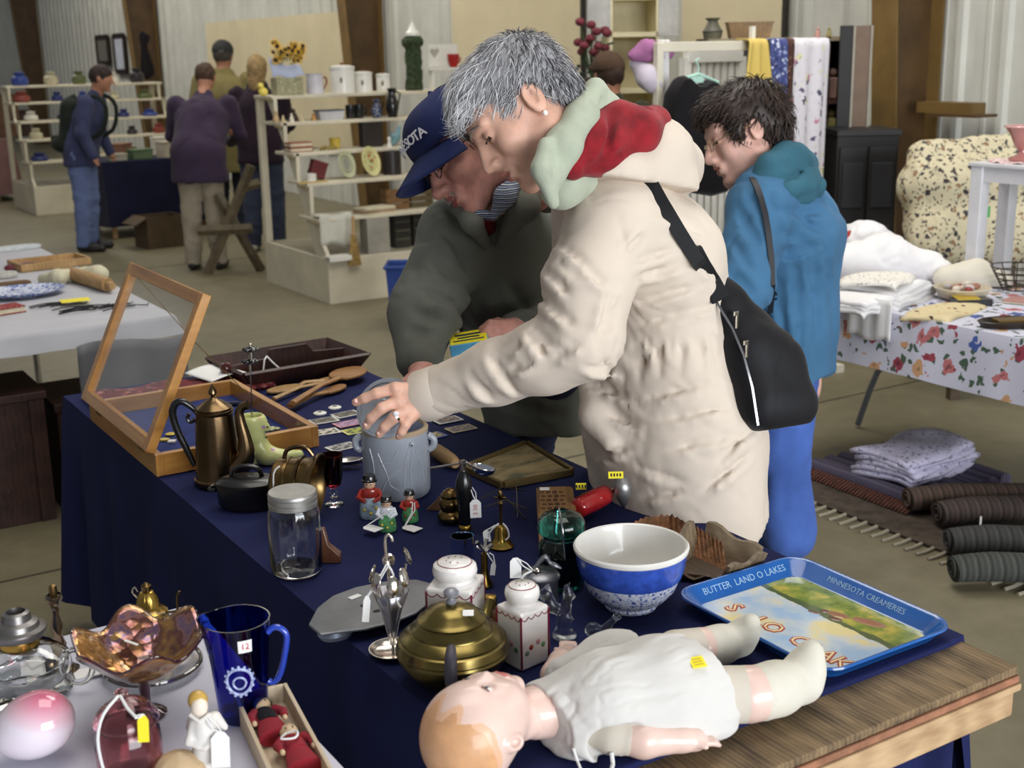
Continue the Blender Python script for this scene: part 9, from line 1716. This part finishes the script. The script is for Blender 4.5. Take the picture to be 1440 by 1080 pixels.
# dark bookcase with vase and box on top
kp = J(1085, 60, 7.1); ztop = J(1085, 53, 7.1).z; kb_ = thing('bookcase', 'dark wooden bookcase behind the hung fabrics', 'bookcase', (kp.x, kp.y, 0), CY); u = 7.1/F_PX; wl_ = 98*u
for x in (-wl_, wl_*.72, wl_): MB().box((x, 0, ztop/2),(.025, .3, ztop)).build('side_panel', dark_wood, kb_, smooth=None)
for z in (.08, .5, .9, 1.12, 1.34, ztop-.0125): MB().box((0, 0, z),(wl_*2, .3, .022)).build('shelf_board', dark_wood if z < ztop-.1 else M('bookcase_top', (150, 138, 112), .6), kb_, smooth=None)
MB().box((0, .14, ztop/2),(wl_*2, .015, ztop)).build('back_panel', dark_wood, kb_, smooth=None)
def onk(px, name, label, cat): x = (px-1085)*u; o = thing(name, label, cat, V(kb_.location)+rotz(CY)@V((x, -.02, ztop)), CY, 'ornaments on the bookcase'); return o
o = onk(1001, 'pottery_vase', 'grey-green pottery vase on the bookcase', 'vase'); MB().lathe([(r*u, z*u) for r, z in ((0, 0),(12, 0),(13, 4),(14, 10),(8, 20),(7, 24),(11, 28),(9, 28),(5, 22),(0, 20))], 24).build('vase_body', M('pottery_grey', (96, 94, 80), .5, var=.2), o); MB().lathe([(r*u, z*u) for r, z in ((14.2, 9),(14.8, 10),(14.2, 11))], 24).build('vase_band', M('pottery_band', (70, 68, 60), .5), o)
o = onk(1052, 'wooden_chest', 'brown wooden box with sloping ends on the bookcase', 'box'); b = MB(); b.loft([[(x*27*u, y*14*u, 0) for x, y in ((-1, -1),(1, -1),(1, 1),(-1, 1))], [(x*31*u, y*15*u, 20*u) for x, y in ((-1, -1),(1, -1),(1, 1),(-1, 1))]]); b.build('chest_body', wood('chest_oak', (104, 78, 40),(140, 108, 62), 16), o, smooth=None); MB().box((0, 0, 21*u),(64*u, 32*u, 2*u)).build('chest_lid', wood('chest_oak', (104, 78, 40),(140, 108, 62)), o, smooth=None)
for px, c, lab in ((1148, (190, 140, 130), 'pink china figure on the bookcase'),(1164, (150, 140, 90), 'green and cream china figure on the bookcase')):
    o = onk(px, 'china_figure', lab, 'figurine'); MB().lathe([(r*u, z*u) for r, z in ((0, 0),(4.4, 0),(3.4, 6),(2, 9))], 14).build('figure_body', M('cf_%d' % px, c, .4), o); MB().ball((0, 0, 10.6*u), 2.2*u, 8, 6).build('figure_head', M('cf_%d' % px, c, .4), o)
for z, c, lab in ((1.352, (150, 120, 110), 'pink figurine in the upper bookcase cubby'),(1.132, (190, 180, 120), 'pale yellow folder in the lower bookcase cubby')):
    o = thing('cubby_ornament', lab, 'ornament', V(kb_.location)+rotz(CY)@V((wl_*.86, -.06, z)), CY); MB().box((0, 0, .06),(.05, .05, .12)).build('ornament_body', M('cub_%d' % c[0], c, .5), o, bevel=.01); MB().ball((0, 0, .145), .024, 8, 6).build('ornament_top', M('cub_%d' % c[0], c, .5), o)
# dark chest with louvred doors, two boards standing on it
cc_ = J(1205, 250, 6.9); zc_ = J(1205, 186, 6.9).z; lc = thing('louvred_chest', 'black louvred chest standing before the steel column', 'chest', (cc_.x, cc_.y, 0), CY); u = 6.9/F_PX; blkp = M('chest_black', (26, 25, 26), .5, var=.2)
MB().box((0, 0, zc_/2),(84*u, .36, zc_)).build('chest_body', blkp, lc, smooth=None, bevel=.004); MB().box((0, -.01, zc_+.012),(88*u, .40, .03)).build('chest_top', blkp, lc, smooth=None, bevel=.003)
for s_ in (-1, 1):
    dr_ = MB().box((s_*20*u, -.188, zc_*.5),(36*u, .02, zc_*.9)).build('door', M('chest_door', (38, 38, 40), .5), lc, smooth=None, bevel=.003)
    for k in range(3): MB().box((s_*20*u, -.2, zc_*(.22+.28*k)),(28*u, .012, zc_*.2)).build('door_panel', M('chest_panel', (50, 50, 54), .45), dr_, smooth=None, bevel=.004)
for px, c, lab, w_ in ((1187, (34, 32, 32), 'tall black board standing on the black chest', 19),(1209, (112, 92, 76), 'tall brown board standing on the black chest', 23)):
    h_ = J(px, 44, 6.9).z-zc_; o = thing('leaning_board', lab, 'board', V(lc.location)+rotz(CY)@V(((px-1205)*u, .08, zc_+.028)), CY); MB().box((0, 0, h_/2),(w_*u, .02, h_)).build('board_face', M('brd_%d' % px, c, .6), o, smooth=None, bevel=.002); MB().box((w_*u/2, -.004, h_/2),(.012, .03, h_)).build('board_edge', M('board_edge_pale', (150, 144, 132), .6), o, smooth=None)
